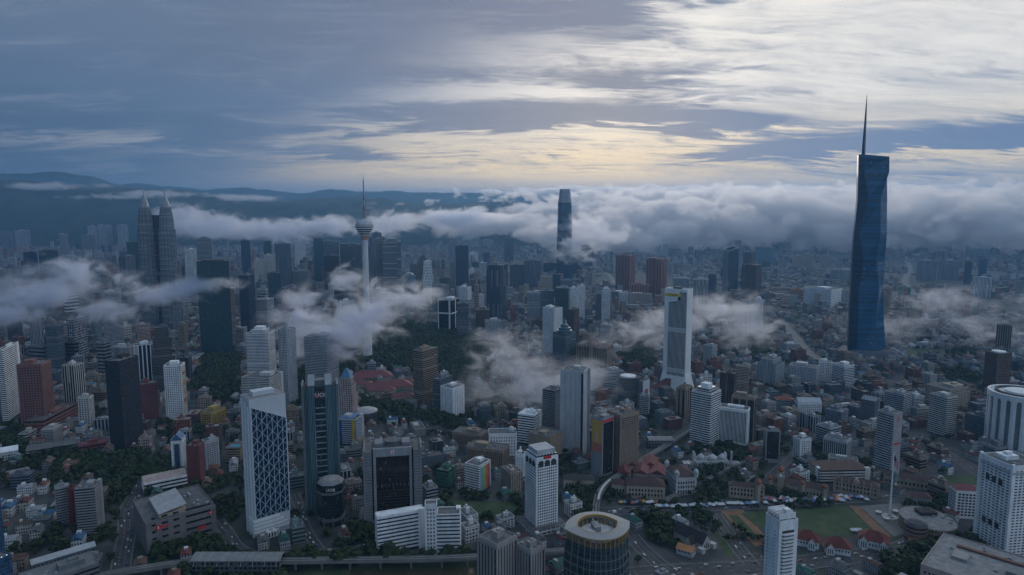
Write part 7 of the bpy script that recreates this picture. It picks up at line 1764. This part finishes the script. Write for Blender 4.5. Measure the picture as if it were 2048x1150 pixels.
def crown_faces(mb, cx, cy, z0, r, h, n, rr, leaf=None):
    lumps = [(rr.uniform(-.5, .5)*r, rr.uniform(-.5, .5)*r, rr.uniform(.25, .75)*h, r*rr.uniform(.42, .66)) for i in range(5)]
    for i in range(n):
        lx, ly, lz, lr = rr.choice(lumps); th = rr.uniform(0, 6.283); ph = math.acos(rr.uniform(-.55, 1)); q = lr*rr.uniform(.72, 1.05)
        nx, ny, nz_ = math.sin(ph)*math.cos(th), math.sin(ph)*math.sin(th), math.cos(ph)
        c = Vector((cx+lx+nx*q, cy+ly+ny*q, z0+lz+nz_*q*.72)); n_ = Vector((nx+rr.uniform(-.5, .5), ny+rr.uniform(-.5, .5), nz_+rr.uniform(-.2, .6))).normalized()
        t = n_.orthogonal().normalized(); t = (Matrix.Rotation(rr.uniform(0, 6.28), 3, n_) @ t); u = n_.cross(t); s = (leaf or r*.24)*rr.uniform(.7, 1.3)
        mb.face([c-t*s-u*s*.7, c+t*s-u*s*.6, c+t*s*.8+u*s*.7, c-t*s*.7+u*s*.8])
def proto_tree(name, r, h, n, seed):
    rr = random.Random(seed); root = empty(name, (0, -500, -400)); b = MB(); th = h*.38
    b.lathe([(r*.085, 0), (r*.06, th*.6), (r*.045, th)], 7)
    for i in range(4):
        a = rr.uniform(0, 6.28); b.bar((0, 0, th*.8), (r*.45*math.cos(a), r*.45*math.sin(a), th+h*.22), r*.05)
    b.build('trunk', M_BARK, root); c = MB(); crown_faces(c, 0, 0, th*.75, r, h-th*.75, n, rr); c.build('crown', M_LEAF, root); return root
TP = [proto_tree('shade_tree', r, h, 190, i) for i, (r, h) in enumerate(((5.5, 11), (6.5, 12), (4.5, 10), (7.5, 14), (5, 13)))]
spots = []
def scatter(poly_px, n, s0, s1):
    W_ = [tuple(gp(*p).xy) for p in poly_px]; x0, x1 = min(p[0] for p in W_), max(p[0] for p in W_); y0, y1 = min(p[1] for p in W_), max(p[1] for p in W_); k = 0; t = 0
    while k < n and t < n*12:
        t += 1; x, y = TR.uniform(x0, x1), TR.uniform(y0, y1)
        if inside((x, y), W_) and (int(x//CELL), int(y//CELL)) not in TAKEN: spots.append((x, y, TR.uniform(s0, s1))); k += 1
for P in PARKS:
    W_ = [gp(*p) for p in P]; ar = abs(sum(W_[i].x*W_[(i+1) % len(W_)].y-W_[(i+1) % len(W_)].x*W_[i].y for i in range(len(W_))))/2
    sparse = P[0] in ((1880, 738), (1900, 700), (1360, 950), (880, 992), (600, 1125))
    scatter(P, int(ar/(60 if not sparse else 150)), .75, 1.35)
# street and yard trees in the gaps
for i in range(30000):
    t = TR.random(); y = 580+1560*t**1.2; x = TR.uniform(-.9, .9)*y
    if not VIEW(x, y, 170) or (int(x//CELL), int(y//CELL)) in TAKEN: continue
    wood = mnoise.noise((x/130, y/130, 3.3)); left = x < -250
    if TR.random() < (.62 if wood > (.30 if not left else .10) else .035): spots.append((x, y, TR.uniform(.55, 1.15)))
for i in range(40):
    px = 1450+i*8; spots.append((*gp(px, TR.uniform(1076, 1084)).xy, TR.uniform(.5, .8))) if not 1590 < px < 1780 else None
spots = [s for s in spots if VIEW(s[0], s[1], 170)]
spots.sort(key=lambda s: s[1]+(0 if VIEW(s[0], s[1], 2) and pix((s[0], s[1], 6))[1] < 1146 else 1e6))
NT_ = 290; seen = {}
for x, y, s in spots[:NT_]:
    px, py = pix((x, y, 5)); k = TR.randrange(5); o = copy_thing(TP[k]); o.location = (x, y, 0); o.rotation_euler = (0, 0, TR.uniform(0, 6.28)); o.scale = (s, s, s*TR.uniform(.85, 1.15))
    h_ = min(HSHORT, key=lambda q: (q[3]-x)**2+(q[4]-y)**2)[0]; tag(o, f"dark green broad-crowned tree growing by the {h_}", 'tree', f"trees by the {h_}")
mb = MB()
for x, y, s in spots[NT_:]:
    r = 6*s; crown_faces(mb, x, y, 1.5, r*1.05, 10*s, 46 if y < 1500 else 26, TR, r*(.30 if y < 1500 else .40))
tag(mb.build('forest_canopy', M_LEAF), "dark tree canopy of the wooded hill, parks and yards", "trees", kind='stuff')
for p in TP: drop(p)
print('TREES', len(spots), len(mb.f))
# ------------------------------------------------------------------ cars
def proto_car(col, name):
    root = empty(name, (0, -500, -400)); b = MB(); b.box(-.9, .9, -2.2, 2.2, .35, .95); b.prism([(-.85, -1.5), (.85, -1.5), (.85, 1.2), (-.85, 1.2)], .95, 1.5, 0, True, False, None, [(-.7, -1.1), (.7, -1.1), (.7, .7), (-.7, .7)])
    b.build('body', plain(col, .3, "car_paint", .02), root); g = MB(); g.prism([(-.88, -1.42), (.88, -1.42), (.88, 1.12), (-.88, 1.12)], 1.0, 1.38, 0, False, False, None, [(-.76, -1.2), (.76, -1.2), (.76, .8), (-.76, .8)]); g.build('windows', M_DARK, root)
    w_ = MB()
    for sx in (-1, 1):
        for sy in (-1.35, 1.35): w_ = MB(); w_.box(sx*.82-.11, sx*.82+.11, sy-.32, sy+.32, 0, .64); w_.build('wheel', M_DARK, root)
    return root
CARP = [(proto_car(c, 'parked_car'), n) for c, n in (((.55, .56, .58), 'white'), ((.30, .31, .33), 'silver'), ((.03, .03, .035), 'black'), ((.30, .04, .035), 'red'), ((.05, .09, .22), 'blue'), ((.40, .41, .42), 'grey'))]
ncar = 0; CR = random.Random(3)
for pts, width, z in ROADS:
    L = 0
    for i in range(len(pts)-1):
        p, q = pts[i], pts[i+1]; d = (q-p); n = Vector((-d.y, d.x, 0)).normalized(); ln = d.length; s = CR.uniform(0, 10)
        while s < ln and ncar < 290:
            px, py = pix(p+d*(s/ln))
            if 0 < px < 2048 and py < 1150 and p.y < 1900:
                lane = CR.choice((-.36, -.15, .15, .36))*width; k = CR.choices(range(6), (5, 4, 3, 1, 1, 3))[0]; o = copy_thing(CARP[k][0]); pos = p+d*(s/ln)+n*lane; o.location = (pos.x, pos.y, z+.06); o.rotation_euler = (0, 0, math.atan2(d.y, d.x)-math.pi/2+(math.pi if lane > 0 else 0))
                h_ = min(HSHORT, key=lambda u: (u[3]-pos.x)**2+(u[4]-pos.y)**2)[0]; tag(o, f"{CARP[k][1]} car on the street by the {h_}", 'car', f"{CARP[k][1]} cars on the street by the {h_}"); ncar += 1
            s += CR.uniform(7, 26)
for p in CARP: drop(p[0])
print('CARS', ncar)
# ------------------------------------------------------------------ render settings
S.view_settings.view_transform = 'Standard'; S.view_settings.look = 'None'; S.view_settings.gamma = 1; S.view_settings.exposure = 0.12
S.view_settings.use_curve_mapping = False
S.render.engine = 'CYCLES'
cy = S.cycles
cy.use_denoising = True; cy.denoiser = 'OPENIMAGEDENOISE'; cy.denoising_input_passes = 'RGB_ALBEDO_NORMAL'
cy.max_bounces = 6; cy.diffuse_bounces = 2; cy.glossy_bounces = 2; cy.transmission_bounces = 2; cy.volume_bounces = 8; cy.transparent_max_bounces = 8
cy.volume_max_steps = 256; cy.use_adaptive_sampling = True; cy.adaptive_threshold = 0.02
cy.sample_clamp_indirect = 3.0; cy.caustics_reflective = False; cy.caustics_refractive = False
